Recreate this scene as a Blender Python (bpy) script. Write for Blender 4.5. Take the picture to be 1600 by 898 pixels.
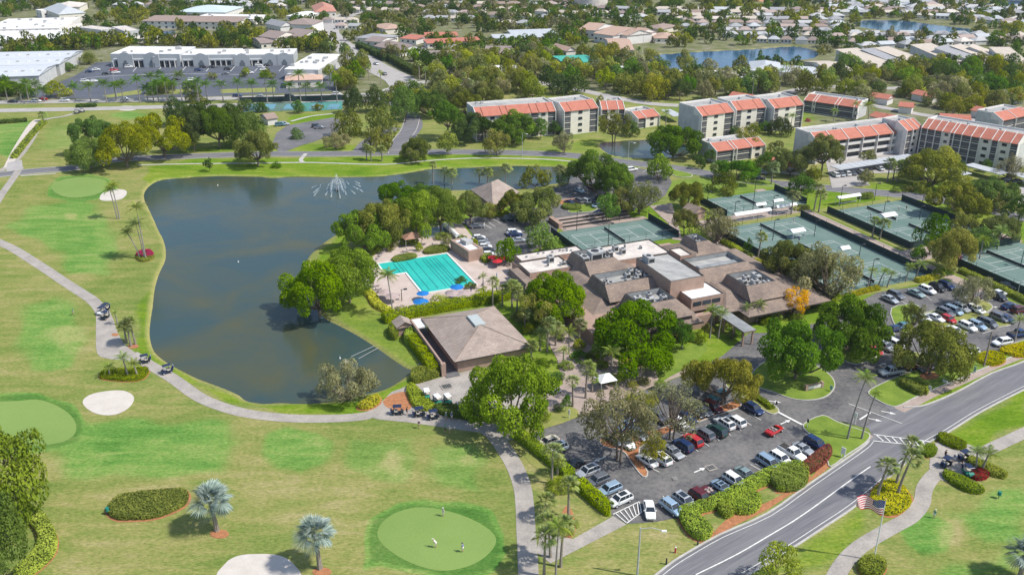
import bpy, bmesh, math, random
import numpy as np
from mathutils import Vector, Matrix
PI = math.pi
sc = bpy.context.scene
for o in list(bpy.data.objects): bpy.data.objects.remove(o)
# ---------------------------------------------------------------- camera, sky, sun, exposure
FPX, TH, CH = 1410.65, 0.414074, 96.75          # focal length in photo pixels, tilt below the horizon, height (m)
cam = bpy.data.cameras.new('camera'); cam_o = bpy.data.objects.new('camera', cam); sc.collection.objects.link(cam_o)
cam.sensor_fit = 'HORIZONTAL'; cam.sensor_width = 36.0; cam.lens = FPX / 1600 * 36
cam_o.location = (0, 0, CH); cam_o.rotation_euler = (PI/2 - TH, 0, 0)
cam.clip_start = 1.0; cam.clip_end = 12000
sc.camera = cam_o
SUN_EL, SUN_AZ = math.radians(53), math.radians(-15)      # direction towards the sun, azimuth from +X
world = bpy.data.worlds.new('World'); sc.world = world; world.use_nodes = True
wn = world.node_tree.nodes; wl = world.node_tree.links
sky = wn.new('ShaderNodeTexSky'); sky.sky_type = 'NISHITA'; sky.sun_disc = False
sky.sun_elevation = SUN_EL; sky.sun_rotation = PI/2 - SUN_AZ
sky.air_density = 1.0; sky.dust_density = 1.0; sky.ozone_density = 1.0; sky.altitude = 50
bgn = wn['Background']; bgn.inputs['Strength'].default_value = 0.15
wl.new(sky.outputs[0], bgn.inputs[0])
sun = bpy.data.lights.new('sun', 'SUN'); sun.energy = 4.2; sun.angle = math.radians(0.53); sun.color = (1.0, 0.955, 0.88)
sun_o = bpy.data.objects.new('sun', sun); sc.collection.objects.link(sun_o)
sdir = Vector((math.cos(SUN_EL)*math.cos(SUN_AZ), math.cos(SUN_EL)*math.sin(SUN_AZ), math.sin(SUN_EL)))
sun_o.rotation_euler = sdir.to_track_quat('Z', 'Y').to_euler(); sun_o.location = sdir * 300
sc.view_settings.view_transform = 'Standard'; sc.view_settings.look = 'None'
sc.view_settings.exposure = 0.26; sc.view_settings.gamma = 1.0; sc.view_settings.use_curve_mapping = False
sc.render.engine = 'CYCLES'
sc.cycles.max_bounces = 5; sc.cycles.diffuse_bounces = 3; sc.cycles.glossy_bounces = 2
sc.cycles.transmission_bounces = 3; sc.cycles.transparent_max_bounces = 6; sc.cycles.volume_bounces = 0
sc.cycles.caustics_reflective = False; sc.cycles.caustics_refractive = False
# ---------------------------------------------------------------- survey helpers
def G(u, v, z=0.0):
    """photo pixel (1600 wide) -> the point of the horizontal plane z that it shows"""
    a = (u - 800) / FPX; b = (449 - v) / FPX
    dz = -math.sin(TH) + b*math.cos(TH); t = (z - CH) / dz
    return Vector((a*t, (math.cos(TH) + b*math.sin(TH))*t, z))
def GP(pts, z=0.0): return [G(u, v, z).xy.to_tuple() for u, v in pts]
def PV(x, y, z):
    fw = y*math.cos(TH) - (z-CH)*math.sin(TH); up = y*math.sin(TH) + (z-CH)*math.cos(TH)
    return 800 + FPX*x/fw, 449 - FPX*up/fw
def HT(u, vb, vt):
    """height of an upright thing standing at pixel (u,vb) whose top shows at row vt"""
    p = G(u, vb); lo, hi = 0.0, 70.0
    for _ in range(30):
        m = (lo+hi)/2
        if PV(p.x, p.y, m)[1] > vt: lo = m
        else: hi = m
    return lo
def PXM(v): return (math.cos(TH)/CH) * (v + 170.96)      # photo pixels per metre on the ground at row v
AX = 0.396124                                            # the club's own grid runs at this angle
UX = Vector((math.cos(AX), math.sin(AX))); WX = Vector((math.sin(AX), -math.cos(AX)))
def smooth(pts, n=4, closed=False):
    P = [Vector(p) for p in pts]; out = []; N = len(P)
    rng = range(N if closed else N-1)
    for i in rng:
        if closed: p0, p1, p2, p3 = P[(i-1)%N], P[i], P[(i+1)%N], P[(i+2)%N]
        else: p0, p1, p2, p3 = P[max(i-1,0)], P[i], P[i+1], P[min(i+2,N-1)]
        for k in range(n):
            t = k/n; t2 = t*t; t3 = t2*t
            out.append(0.5*((2*p1) + (p2-p0)*t + (2*p0-5*p1+4*p2-p3)*t2 + (3*p1-p0-3*p2+p3)*t3))
    if not closed: out.append(P[-1])
    return [tuple(p) for p in out]
# ---------------------------------------------------------------- materials
def srgb(c): return tuple(((x/12.92) if x <= 0.04045 else ((x+0.055)/1.055)**2.4) for x in c)
MATS = {}
def new_mat(name):
    m = bpy.data.materials.new(name); m.use_nodes = True; n = m.node_tree.nodes; n.clear()
    out = n.new('ShaderNodeOutputMaterial'); return m, n, m.node_tree.links, out
def ramp(n, stops, interp='LINEAR'):
    r = n.new('ShaderNodeValToRGB'); cr = r.color_ramp; cr.interpolation = interp
    while len(cr.elements) < len(stops): cr.elements.new(0.5)
    for e, (p, c) in zip(cr.elements, stops): e.position = p; e.color = (*c, 1)
    return r
def noise(n, l, scale, detail=4, rough=0.55, vec=None, dist=0.0):
    t = n.new('ShaderNodeTexNoise'); t.inputs['Scale'].default_value = scale; t.inputs['Detail'].default_value = detail
    t.inputs['Roughness'].default_value = rough; t.inputs['Distortion'].default_value = dist
    if vec is not None: l.new(vec, t.inputs['Vector'])
    return t
def mixc(n, l, fac, a, b, mode='MIX'):
    m = n.new('ShaderNodeMix'); m.data_type = 'RGBA'; m.blend_type = mode
    for s, val in ((m.inputs[0], fac), (m.inputs[6], a), (m.inputs[7], b)):
        if isinstance(val, (int, float)): s.default_value = val
        elif isinstance(val, tuple): s.default_value = (*val, 1)
        else: l.new(val, s)
    return m.outputs[2]
def pos(n, mode='Position'):
    if mode == 'Position': return n.new('ShaderNodeNewGeometry').outputs['Position']
    return n.new('ShaderNodeTexCoord').outputs['Object']
def surf(name, col, rough=0.8, var=0.12, scale=1.0, spec=0.3, metal=0.0, bump=0.0, col2=None, fine=None, coat=0.0, obj=False, stretch=None, courses=0):
    """plain surface: base colour broken up by two noises (broad patches, fine grain)"""
    if name in MATS: return MATS[name]
    m, n, l, out = new_mat(name); b = n.new('ShaderNodeBsdfPrincipled')
    p = pos(n, 'Object' if obj else 'Position')
    if col2 is None: col2 = tuple(c*(1-2.2*var) for c in col)
    if stretch:
        mp = n.new('ShaderNodeMapping'); mp.vector_type = 'TEXTURE'; l.new(p, mp.inputs[0]); mp.inputs['Rotation'].default_value = (0, 0, -stretch[0]); mp.inputs['Scale'].default_value = (1/stretch[1], 1/stretch[2], 1); p = mp.outputs[0]
    t = noise(n, l, scale, 5, 0.6, p); t2 = noise(n, l, (fine or scale*9), 3, 0.6, p)
    f = n.new('ShaderNodeMath'); f.operation = 'MULTIPLY_ADD'; l.new(t2.outputs[0], f.inputs[0]); f.inputs[1].default_value = 0.45
    g = n.new('ShaderNodeMath'); g.operation = 'MULTIPLY'; l.new(t.outputs[0], g.inputs[0]); g.inputs[1].default_value = 0.62
    l.new(g.outputs[0], f.inputs[2])
    r = ramp(n, [(0.36, col2), (0.66, col)]); l.new(f.outputs[0], r.inputs[0])
    cc = r.outputs[0]
    if courses:
        mc = n.new('ShaderNodeMapping'); l.new(pos(n), mc.inputs[0]); mc.inputs['Rotation'].default_value = (0, 0, -AX); bk = n.new('ShaderNodeTexBrick'); l.new(mc.outputs[0], bk.inputs['Vector']); bk.inputs['Scale'].default_value = 1.0; bk.inputs['Brick Width'].default_value = .9; bk.inputs['Row Height'].default_value = courses; bk.inputs['Mortar Size'].default_value = .03
        bk.inputs['Color1'].default_value = (1.15,1.12,1.1,1); bk.inputs['Color2'].default_value = (.82,.84,.86,1); bk.inputs['Mortar'].default_value = (.6,.6,.6,1); cc = mixc(n, l, .75, cc, bk.outputs[0], 'MULTIPLY')
    l.new(cc, b.inputs['Base Color']); b.inputs['Roughness'].default_value = rough
    b.inputs['Specular IOR Level'].default_value = spec; b.inputs['Metallic'].default_value = metal
    if coat: b.inputs['Coat Weight'].default_value = coat; b.inputs['Coat Roughness'].default_value = 0.08
    if bump:
        bp = n.new('ShaderNodeBump'); bp.inputs['Strength'].default_value = bump; bp.inputs['Distance'].default_value = 0.05
        l.new(t2.outputs[0], bp.inputs['Height']); l.new(bp.outputs[0], b.inputs['Normal'])
    l.new(b.outputs[0], out.inputs[0]); MATS[name] = m; return m
def leafmat(name, dark, light, trans=0.25, dry=None):
    """foliage: colour by the leaf's own tint, a little hue drift from plant to plant"""
    if name in MATS: return MATS[name]
    m, n, l, out = new_mat(name)
    at = n.new('ShaderNodeAttribute'); at.attribute_name = 'tint'
    oi = n.new('ShaderNodeObjectInfo')
    mid = tuple((a+b)/2 for a, b in zip(dark, light))
    stops = [(0.0, dark), (0.5, mid), (1.0, light)]
    if dry: stops = [(0.0, dark), (0.45, mid), (0.8, light), (1.0, dry)]
    r = ramp(n, stops); l.new(at.outputs['Fac'], r.inputs[0])
    hs = n.new('ShaderNodeHueSaturation')
    def rng(lo, hi, sh):
        a = n.new('ShaderNodeMath'); a.operation = 'MULTIPLY'; l.new(oi.outputs['Random'], a.inputs[0]); a.inputs[1].default_value = sh
        fr = n.new('ShaderNodeMath'); fr.operation = 'FRACT'; l.new(a.outputs[0], fr.inputs[0])
        mr = n.new('ShaderNodeMapRange'); l.new(fr.outputs[0], mr.inputs[0]); mr.inputs[3].default_value = lo; mr.inputs[4].default_value = hi
        return mr.outputs[0]
    l.new(rng(0.48, 0.515, 1.0), hs.inputs['Hue']); l.new(rng(0.85, 1.1, 7.3), hs.inputs['Saturation']); l.new(rng(0.82, 1.18, 13.7), hs.inputs['Value'])
    l.new(r.outputs[0], hs.inputs['Color'])
    d = n.new('ShaderNodeBsdfDiffuse'); tr = n.new('ShaderNodeBsdfTranslucent'); mx = n.new('ShaderNodeMixShader')
    l.new(hs.outputs[0], d.inputs[0]); l.new(hs.outputs[0], tr.inputs[0]); mx.inputs[0].default_value = trans
    l.new(d.outputs[0], mx.inputs[1]); l.new(tr.outputs[0], mx.inputs[2]); l.new(mx.outputs[0], out.inputs[0])
    MATS[name] = m; return m
def glassy(name, col, rough=0.08):
    if name in MATS: return MATS[name]
    m, n, l, out = new_mat(name); b = n.new('ShaderNodeBsdfPrincipled')
    b.inputs['Base Color'].default_value = (*col, 1); b.inputs['Roughness'].default_value = rough; b.inputs['Specular IOR Level'].default_value = 0.6
    l.new(b.outputs[0], out.inputs[0]); MATS[name] = m; return m
# ---------------------------------------------------------------- objects
def tag(o, label=None, cat=None, group=None, kind=None):
    if label: o['label'] = label
    if cat: o['category'] = cat
    if group: o['group'] = group
    if kind: o['kind'] = kind
    return o
def link(o): sc.collection.objects.link(o); return o
def empty(name, loc, rz=0.0, label=None, cat=None, group=None):
    o = link(bpy.data.objects.new(name, None)); o.location = loc; o.rotation_euler = (0, 0, rz); o.empty_display_size = 0.5
    return tag(o, label, cat, group)
class MB:
    def __init__(s): s.v = []; s.f = []; s.m = []; s.cur = 0
    def mat(s, i): s.cur = i; return s
    def add(s, vs, fs):
        k = len(s.v); s.v += [tuple(v) for v in vs]; s.f += [tuple(k+i for i in f) for f in fs]; s.m += [s.cur]*len(fs); return s
    def box(s, c, d, rz=0.0, taper=1.0):
        x, y, z = d[0]/2, d[1]/2, d[2]; cr, sr = math.cos(rz), math.sin(rz); vs = []
        for zz, k in ((0, 1), (z, taper)):
            for a, b in ((-x,-y), (x,-y), (x,y), (-x,y)):
                a *= k; b *= k; vs.append((c[0]+a*cr-b*sr, c[1]+a*sr+b*cr, c[2]+zz))
        return s.add(vs, [(3,2,1,0), (4,5,6,7), (0,1,5,4), (1,2,6,5), (2,3,7,6), (3,0,4,7)])
    def prism(s, poly, z0, z1, top=True, bottom=False, topoly=None):
        n = len(poly); tp = topoly or poly
        if area(poly) < 0: poly = poly[::-1]; tp = tp[::-1]
        vs = [(p[0], p[1], z0) for p in poly] + [(p[0], p[1], z1) for p in tp]
        fs = [(i, (i+1) % n, n+(i+1) % n, n+i) for i in range(n)]
        if top: fs.append(tuple(range(n, 2*n)))
        if bottom: fs.append(tuple(range(n-1, -1, -1)))
        return s.add(vs, fs)
    def flat(s, poly, z):
        if area(poly) < 0: poly = poly[::-1]
        return s.add([(p[0], p[1], z) for p in poly], [tuple(range(len(poly)))])
    def ngon(s, vs): return s.add(vs, [tuple(range(len(vs)))])
    def bar(s, a, b, r, n=6, r2=None, cap=True):
        a = Vector(a); b = Vector(b); d = (b-a); L = d.length
        if L < 1e-6: return s
        d /= L; e = Vector((0,0,1)) if abs(d.z) < 0.9 else Vector((1,0,0)); p = d.cross(e).normalized(); q = d.cross(p)
        r2 = r if r2 is None else r2; vs = []
        for c, rr in ((a, r), (b, r2)):
            for i in range(n):
                t = 2*PI*i/n; vs.append(c + p*math.cos(t)*rr + q*math.sin(t)*rr)
        fs = [(i, n+i, n+(i+1) % n, (i+1) % n) for i in range(n)]
        if cap: fs += [tuple(range(n)), tuple(range(2*n-1, n-1, -1))]
        return s.add(vs, fs)
    def tube(s, pts, rs, n=6):
        for i in range(len(pts)-1): s.bar(pts[i], pts[i+1], rs[i], n, rs[i+1], cap=(i in (0, len(pts)-2)))
        return s
    def mesh(s, name='mesh', smooth=False):
        me = bpy.data.meshes.new(name); me.from_pydata(s.v, [], s.f)
        me.polygons.foreach_set('material_index', s.m)
        if smooth: me.polygons.foreach_set('use_smooth', [True]*len(s.f))
        me.update(); return me
    def build(s, name, mats, parent=None, loc=(0,0,0), rz=0.0, smooth=False, **kw):
        me = s.mesh(name, smooth)
        for m in (mats if isinstance(mats, (list, tuple)) else [mats]): me.materials.append(m)
        o = link(bpy.data.objects.new(name, me)); o.location = loc; o.rotation_euler = (0, 0, rz)
        if parent: o.parent = parent
        return tag(o, **kw)
def area(p): return 0.5*sum(p[i][0]*p[(i+1) % len(p)][1] - p[(i+1) % len(p)][0]*p[i][1] for i in range(len(p)))
def put(name, me, loc=(0,0,0), rz=0.0, parent=None, s=1.0, mats=None, **kw):
    o = link(bpy.data.objects.new(name, me)); o.location = loc; o.rotation_euler = (0, 0, rz)
    o.scale = (s, s, s) if isinstance(s, (int, float)) else s
    if parent: o.parent = parent
    if mats:
        for i, m in enumerate(mats if isinstance(mats, (list, tuple)) else [mats]):
            if i < len(o.material_slots): o.material_slots[i].link = 'OBJECT'; o.material_slots[i].material = m
    return tag(o, **kw)
def inside(x, y, poly):
    c = False; n = len(poly); j = n-1
    for i in range(n):
        if ((poly[i][1] > y) != (poly[j][1] > y)) and (x < (poly[j][0]-poly[i][0])*(y-poly[i][1])/(poly[j][1]-poly[i][1]) + poly[i][0]): c = not c
        j = i
    return c
def sdist(X, Y, poly):
    """signed distance of arrays X,Y to a closed polygon, negative inside"""
    d = np.full(X.shape, 1e9); ins = np.zeros(X.shape, bool); n = len(poly)
    for i in range(n):
        ax, ay = poly[i]; bx, by = poly[(i+1) % n]; ex, ey = bx-ax, by-ay
        t = np.clip(((X-ax)*ex + (Y-ay)*ey)/(ex*ex+ey*ey+1e-12), 0, 1)
        d = np.minimum(d, np.hypot(X-ax-t*ex, Y-ay-t*ey))
        if ay != by:
            c = ((ay > Y) != (by > Y)) & (X < (bx-ax)*(Y-ay)/(by-ay)+ax); ins ^= c
    return np.where(ins, -d, d)
def offset(poly, d):
    """inset (d>0) of a closed polygon, mitred"""
    P = poly if area(poly) > 0 else poly[::-1]; n = len(P); out = []
    for i in range(n):
        a, b, c = Vector(P[i-1]), Vector(P[i]), Vector(P[(i+1) % n])
        e1 = (b-a); e2 = (c-b)
        if e1.length < 1e-6 or e2.length < 1e-6: out.append(tuple(b)); continue
        e1.normalize(); e2.normalize(); n1 = Vector((-e1.y, e1.x)); n2 = Vector((-e2.y, e2.x)); m = n1+n2
        if m.length < 1e-3: m = n1
        m.normalize(); k = max(0.4, m.dot(n1)); out.append(tuple(b + m*d/k))
    return out
def ribbon(pts, w):
    """closed outline of a strip of width w along a polyline"""
    P = [Vector(p) for p in pts]; L = []; R = []
    for i, p in enumerate(P):
        d = (P[min(i+1, len(P)-1)] - P[max(i-1, 0)]).normalized(); nn = Vector((-d.y, d.x))
        ww = w[i] if isinstance(w, (list, tuple)) else w
        L.append(p+nn*ww/2); R.append(p-nn*ww/2)
    return L, R
def strip(mb, pts, w, z, z1=None):
    L, R = ribbon(pts, w); n = len(L)
    if z1 is None: mb.add([(*p, z) for p in L]+[(*p, z) for p in R], [(n+i, n+i+1, i+1, i) for i in range(n-1)])
    else:
        vs = [(*p, z) for p in L]+[(*p, z) for p in R]+[(*p, z1) for p in L]+[(*p, z1) for p in R]; fs = []
        for i in range(n-1):
            fs += [(3*n+i, 3*n+i+1, 2*n+i+1, 2*n+i), (i+1, i, 2*n+i, 2*n+i+1), (n+i, n+i+1, 3*n+i+1, 3*n+i)]
        fs += [(0, n, 3*n, 2*n), (2*n-1, n-1, 3*n-1, 4*n-1)]
        mb.add(vs, fs)
    return mb
def tri_poly(mb, poly, z):
    """flat sheet of any simple outline, triangulated"""
    from mathutils.geometry import tessellate_polygon
    if area(poly) < 0: poly = poly[::-1]
    k = tessellate_polygon([[Vector((p[0], p[1], 0)) for p in poly]])
    fs = []
    for t in k:
        a, b, c = [poly[i] for i in t]
        fs.append(t if ((b[0]-a[0])*(c[1]-a[1])-(b[1]-a[1])*(c[0]-a[0])) > 0 else (t[0], t[2], t[1]))
    return mb.add([(p[0], p[1], z) for p in poly], fs)
ZS = [0.02]
def zup(): ZS[0] += 0.004; return ZS[0]
def sheet(name, poly, mat, z=None, **kw):
    mb = MB(); tri_poly(mb, poly, zup() if z is None else z); kw.setdefault('kind', 'structure'); return mb.build(name, mat, **kw)
# ================================================================ GROUND, WATER, PATHS, ROADS
LAKE = [(258,279),(244,283),(234,290),(227,300),(228,312),(235,326),(243,343),(249,357),(257,372),(261,388),(260,405),(252,422),(246,440),(243,455),(241,475),(238,495),(236,517),(239,535),(245,548),(262,562),(285,575),(312,588),(350,602),(375,613),(387,622),(412,626),(437,625),(475,626),(512,624),(540,620),(562,613),(585,609),(605,602),(622,592),(637,581),(642,577),(630,572),(612,560),(585,541),(555,522),(525,506),(507,497),(493,482),(480,455),(470,430),(473,413),(482,397),(495,385),(511,372),(530,361),(560,342),(600,318),(640,302),(700,296),(780,295),(830,292),(860,286),(900,281),(918,276),(922,268),(900,262),(875,260),(837,259),(799,258),(712,262),(675,263),(650,267),(625,271),(587,275),(525,276),(462,275),(425,277),(400,275),(350,274),(312,275),(275,278)]
POND2 = [(936,224),(960,220),(1010,217),(1060,222),(1082,232),(1062,244),(1000,246),(955,241)]
POND3 = [(997,91),(1018,86),(1040,84),(1100,80),(1150,78),(1199,75),(1240,72),(1268,77),(1277,82),(1272,90),(1240,94),(1190,99),(1150,104),(1087,107),(1040,108),(1008,100)]
POND4 = [(1335,36),(1345,32),(1375,31),(1415,32),(1450,37),(1500,43),(1532,47),(1528,52),(1500,55),(1460,55),(1425,52),(1380,47),(1345,42)]
POND5 = [(238,50),(250,47),(272,47),(274,60),(262,62),(244,58)]
POND6 = [(1530,4),(1600,2),(1640,4),(1640,12),(1560,13)]
WATERS = [('lake', LAKE, 3), ('pond', POND2, 2), ('pond', POND3, 2), ('pond', POND4, 2), ('pond', POND5, 1), ('pond', POND6, 1)]
wpoly = [(nm, smooth(GP(p), k, True)) for nm, p, k in WATERS]
# --- one sheet of ground, finer near by, out to the horizon
S = np.linspace(-0.80, 0.80, 560)
Y = np.concatenate([[-1500, -300, 0, 50], np.geomspace(88, 1080, 430), [1250, 1600, 2300, 3600, 5200]])
SS, YY = np.meshgrid(S, Y); XX = SS*np.maximum(YY, 88); EX = np.array([60, 250, 900, 3000]); XX = np.concatenate([XX[:, :1]-EX[::-1], XX, XX[:, -1:]+EX], 1); YY = np.repeat(Y[:, None], XX.shape[1], 1); ZZ = np.zeros_like(XX)
nearw = np.full(XX.shape, 1e9)
for nm, p in wpoly:
    sd = sdist(XX, YY, p)
    far = p[0][1] > 360
    t = np.clip((sd + 2.0)/(3.4 if not far else 3.0), 0, 1); t = t*t*(3-2*t)
    ZZ = np.minimum(ZZ, -2.2*(1-t)); nearw = np.minimum(nearw, sd)
# turf attribute: R fairway, G dry rough, B watered lawn, A built-up land
TURF = [
 ('R', [(10,355),(55,322),(95,315),(150,320),(166,345),(180,375),(184,400),(163,428),(112,426),(88,396),(50,372)], 2.5, 1.0),
 ('R', [(75,290),(95,280),(130,276),(165,280),(172,292),(150,306),(110,311),(85,303)], 1.2, .45),
 ('R', [(35,475),(90,462),(125,488),(128,540),(112,572),(50,578),(28,530)], 2.0, .9),
 ('R', [(75,668),(200,652),(350,662),(384,690),(345,735),(200,752),(110,738),(72,712)], 2.0, 1.0),
 ('R', [(420,680),(450,668),(500,672),(520,690),(505,725),(470,745),(425,735),(408,708)], 1.0, .85),
 ('R', [(545,685),(640,682),(655,715),(625,752),(575,755),(545,730)], 1.2, .6), ('R', [(672,700),(740,690),(760,720),(745,765),(690,762),(665,735)], 1.2, .65),
 ('R', [(0,240),(0,195),(50,190),(45,215),(20,250)], 1.0, 1.2), ('R', [(70,200),(130,190),(150,195),(120,230),(60,240)], 2, .5),
 ('R', [(1395,815),(1440,800),(1485,820),(1480,860),(1440,870),(1408,850)], 1.0, 1.0), ('R', [(1480,800),(1600,760),(1600,840),(1540,850)], 2.0, .9), ('R', [(1480,880),(1600,850),(1600,910),(1470,910)], 1.5, .7),
 ('R', [(170,178),(215,172),(235,180),(190,190)], 2.0, .8),

 ('R', [(0,615),(60,615),(115,640),(130,680),(95,705),(0,700)], 1.0, .8),
 ('G', [(180,500),(60,440),(10,420),(0,400),(120,440)], 2, .5), ('G', [(60,640),(150,600),(250,620),(330,660),(260,650),(130,660)], 3, .5),
 ('G', [(380,740),(560,750),(560,900),(480,880),(360,800)], 3, .9), ('G', [(640,770),(800,770),(800,800),(700,785)], 1.5, .7), ('G', [(90,740),(250,770),(350,760),(330,860),(120,880),(90,800)], 4, .7),
 ('G', [(0,700),(95,710),(90,800),(0,800)], 3, .5), ('G', [(895,860),(960,810),(1060,820),(1080,850),(1000,898),(900,898)], 1.5, .8), ('G', [(1290,770),(1340,740),(1400,760),(1300,880),(1250,898)], 2, .6),
 ('G', [(1440,800),(1520,780),(1590,750),(1470,700),(1480,760),(1430,790)], 2, .6), ('G', [(1190,880),(1240,860),(1290,850),(1290,898)], 1, .3), ('G', [(205,225),(220,232),(100,262),(90,230),(150,190)], 3, .4), ('G', [(420,740),(400,700),(240,640),(300,640)], 3, .4),
 ('G', [(1060,243),(1110,250),(1130,262),(1085,262),(1050,252)], 1, .9), ('G', [(800,690),(830,720),(900,790),(940,815),(890,850),(840,800)], 1, 1.0),
 ('B', [(235,262),(300,248),(400,248),(550,246),(700,240),(900,240),(930,262),(830,262),(700,266),(620,274),(460,278),(300,278),(240,290),(222,280)], 1.0, 1.0),
 ('B', [(213,540),(232,552),(300,590),(380,625),(440,632),(560,628),(620,600),(650,590),(618,612),(585,638),(540,648),(440,645),(360,630),(290,598),(230,560)], .8, 1.0),
 ('B', [(215,470),(236,455),(232,560),(212,545)], 1.0, .8),
 ('B', [(510,490),(560,440),(590,470),(640,520),(660,560),(650,600),(560,520)], 1.0, .6), ('B', [(500,392),(545,350),(540,400),(480,420)], 1.0, 1.0),
 ('B', [(1482,680),(1600,612),(1600,660),(1530,700),(1490,692)], 1.2, 1.0), ('B', [(1232,862),(1300,820),(1350,790),(1360,830),(1310,860),(1290,898),(1180,900)], 1.2, .7),
 ('B', [(1350,610),(1420,585),(1520,550),(1600,520),(1600,560),(1440,640),(1360,625)], 1.0, 1.0), ('B', [(1255,665),(1310,650),(1360,672),(1362,690),(1300,735),(1262,750),(1270,700)], 1.0, .6),
 ('B', [(1120,290),(1180,285),(1180,300),(1110,310)], 1, 1.0), ('B', [(1290,295),(1370,300),(1370,320),(1290,320)], 1, 1.0), ('B', [(1340,285),(1470,285),(1560,310),(1560,340),(1450,330),(1370,300)], 1.5, .7),
 ('B', [(1028,560),(1090,535),(1100,560),(1030,592)], .8, 1.2), ('B', [(1250,172),(1300,176),(1300,188),(1250,190)], 1, 1.0), ('B', [(450,180),(520,176),(520,188),(450,195)], 1, .9), ('B', [(800,240),(1000,240),(990,218),(920,215)], 1, .5),
 ('B', [(880,50),(960,60),(960,80),(890,75)], 2, .6), ('B', [(1190,62),(1300,68),(1340,80),(1190,76)], 1.5, .8), ('B', [(1320,28),(1400,24),(1480,34),(1420,33),(1340,34)], 1.5, .8),
 ('B', [(960,82),(1190,70),(1190,78),(1000,92)], 1.5, .8), ('B', [(265,240),(380,236),(560,240),(560,226),(430,224),(300,232)], 1, .7), ('B', [(1180,0),(1260,0),(1260,8),(1180,8)], 3, 1.0),
 ('A', [(-400,165),(0,163),(560,150),(640,185),(760,120),(1000,150),(1240,150),(1300,220),(1640,260),(1900,300),(3000,200),(3000,-40),(-900,-40),(-900,165)], 6, 1.0),
 ('B', [(600,440),(700,330),(900,300),(1100,330),(1640,400),(1640,500),(1300,520),(1000,610),(800,640),(700,480)], 3, .8),
 ('B', [(1100,290),(1200,285),(1500,320),(1640,350),(1640,400),(1300,380),(1100,340)], 2, .7),
 ('R', [(572,885),(574,845),(585,812),(622,788),(665,782),(715,786),(760,803),(788,835),(790,862),(765,888),(730,900),(690,905),(640,898),(595,880)], 1.0, 1.9), ('R', [(0,618),(60,614),(112,632),(132,662),(128,690),(90,704),(0,708)], .6, 1.7), ('R', [(72,292),(95,276),(132,272),(172,278),(180,294),(152,311),(110,315),(80,306)], .8, 1.5), ('G', [(598,705),(618,698),(632,712),(615,735),(595,725)], 1.0, 3.0), ('G', [(715,715),(735,708),(742,722),(722,730)], 1.0, 2.5), ('G', [(60,525),(110,505),(125,520),(95,545)], 1.5, 2.5), ('G', [(105,335),(120,333),(120,342),(106,343)], .8, 3), ('G', [(1480,812),(1510,805),(1500,850),(1470,850)], 1.0, 2.5),
]
att = {k: np.zeros(XX.shape) for k in 'RGBA'}
for ch, p, soft, amt in TURF:
    sd = sdist(XX, YY, GP(p)); sd = sd + 1.1*np.sin(XX*.31+YY*.17)*np.sin(YY*.23-XX*.11)*min(soft, 1.5); soft = soft*1.5; t = np.clip(0.5 - sd/(2*soft), 0, 1); att[ch] = np.maximum(att[ch], amt*t*t*(3-2*t))
bank = np.clip(1 - np.abs(nearw-0.2)/1.6, 0, 1)
nr, nc = XX.shape
me = bpy.data.meshes.new('ground')
vs = np.stack([XX, YY, ZZ], -1).reshape(-1, 3)
idx = np.arange(nr*nc).reshape(nr, nc)
fq = np.stack([idx[:-1,:-1], idx[:-1,1:], idx[1:,1:], idx[1:,:-1]], -1).reshape(-1, 4)
me.vertices.add(len(vs)); me.vertices.foreach_set('co', vs.ravel().astype(np.float32))
me.loops.add(fq.size); me.loops.foreach_set('vertex_index', fq.ravel().astype(np.int32))
me.polygons.add(len(fq)); me.polygons.foreach_set('loop_start', (np.arange(len(fq))*4).astype(np.int32)); me.polygons.foreach_set('loop_total', np.full(len(fq), 4, np.int32))
me.polygons.foreach_set('use_smooth', np.ones(len(fq), bool))
me.update(calc_edges=True)
ca = me.color_attributes.new('turf', 'FLOAT_COLOR', 'POINT')
ca.data.foreach_set('color', np.stack([att['R'], att['G'], att['B'], att['A']], -1).reshape(-1, 4).astype(np.float32).ravel())
fa = me.attributes.new('bank', 'FLOAT', 'POINT'); fa.data.foreach_set('value', bank.ravel().astype(np.float32))
ground = link(bpy.data.objects.new('ground', me)); tag(ground, kind='structure')
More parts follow.
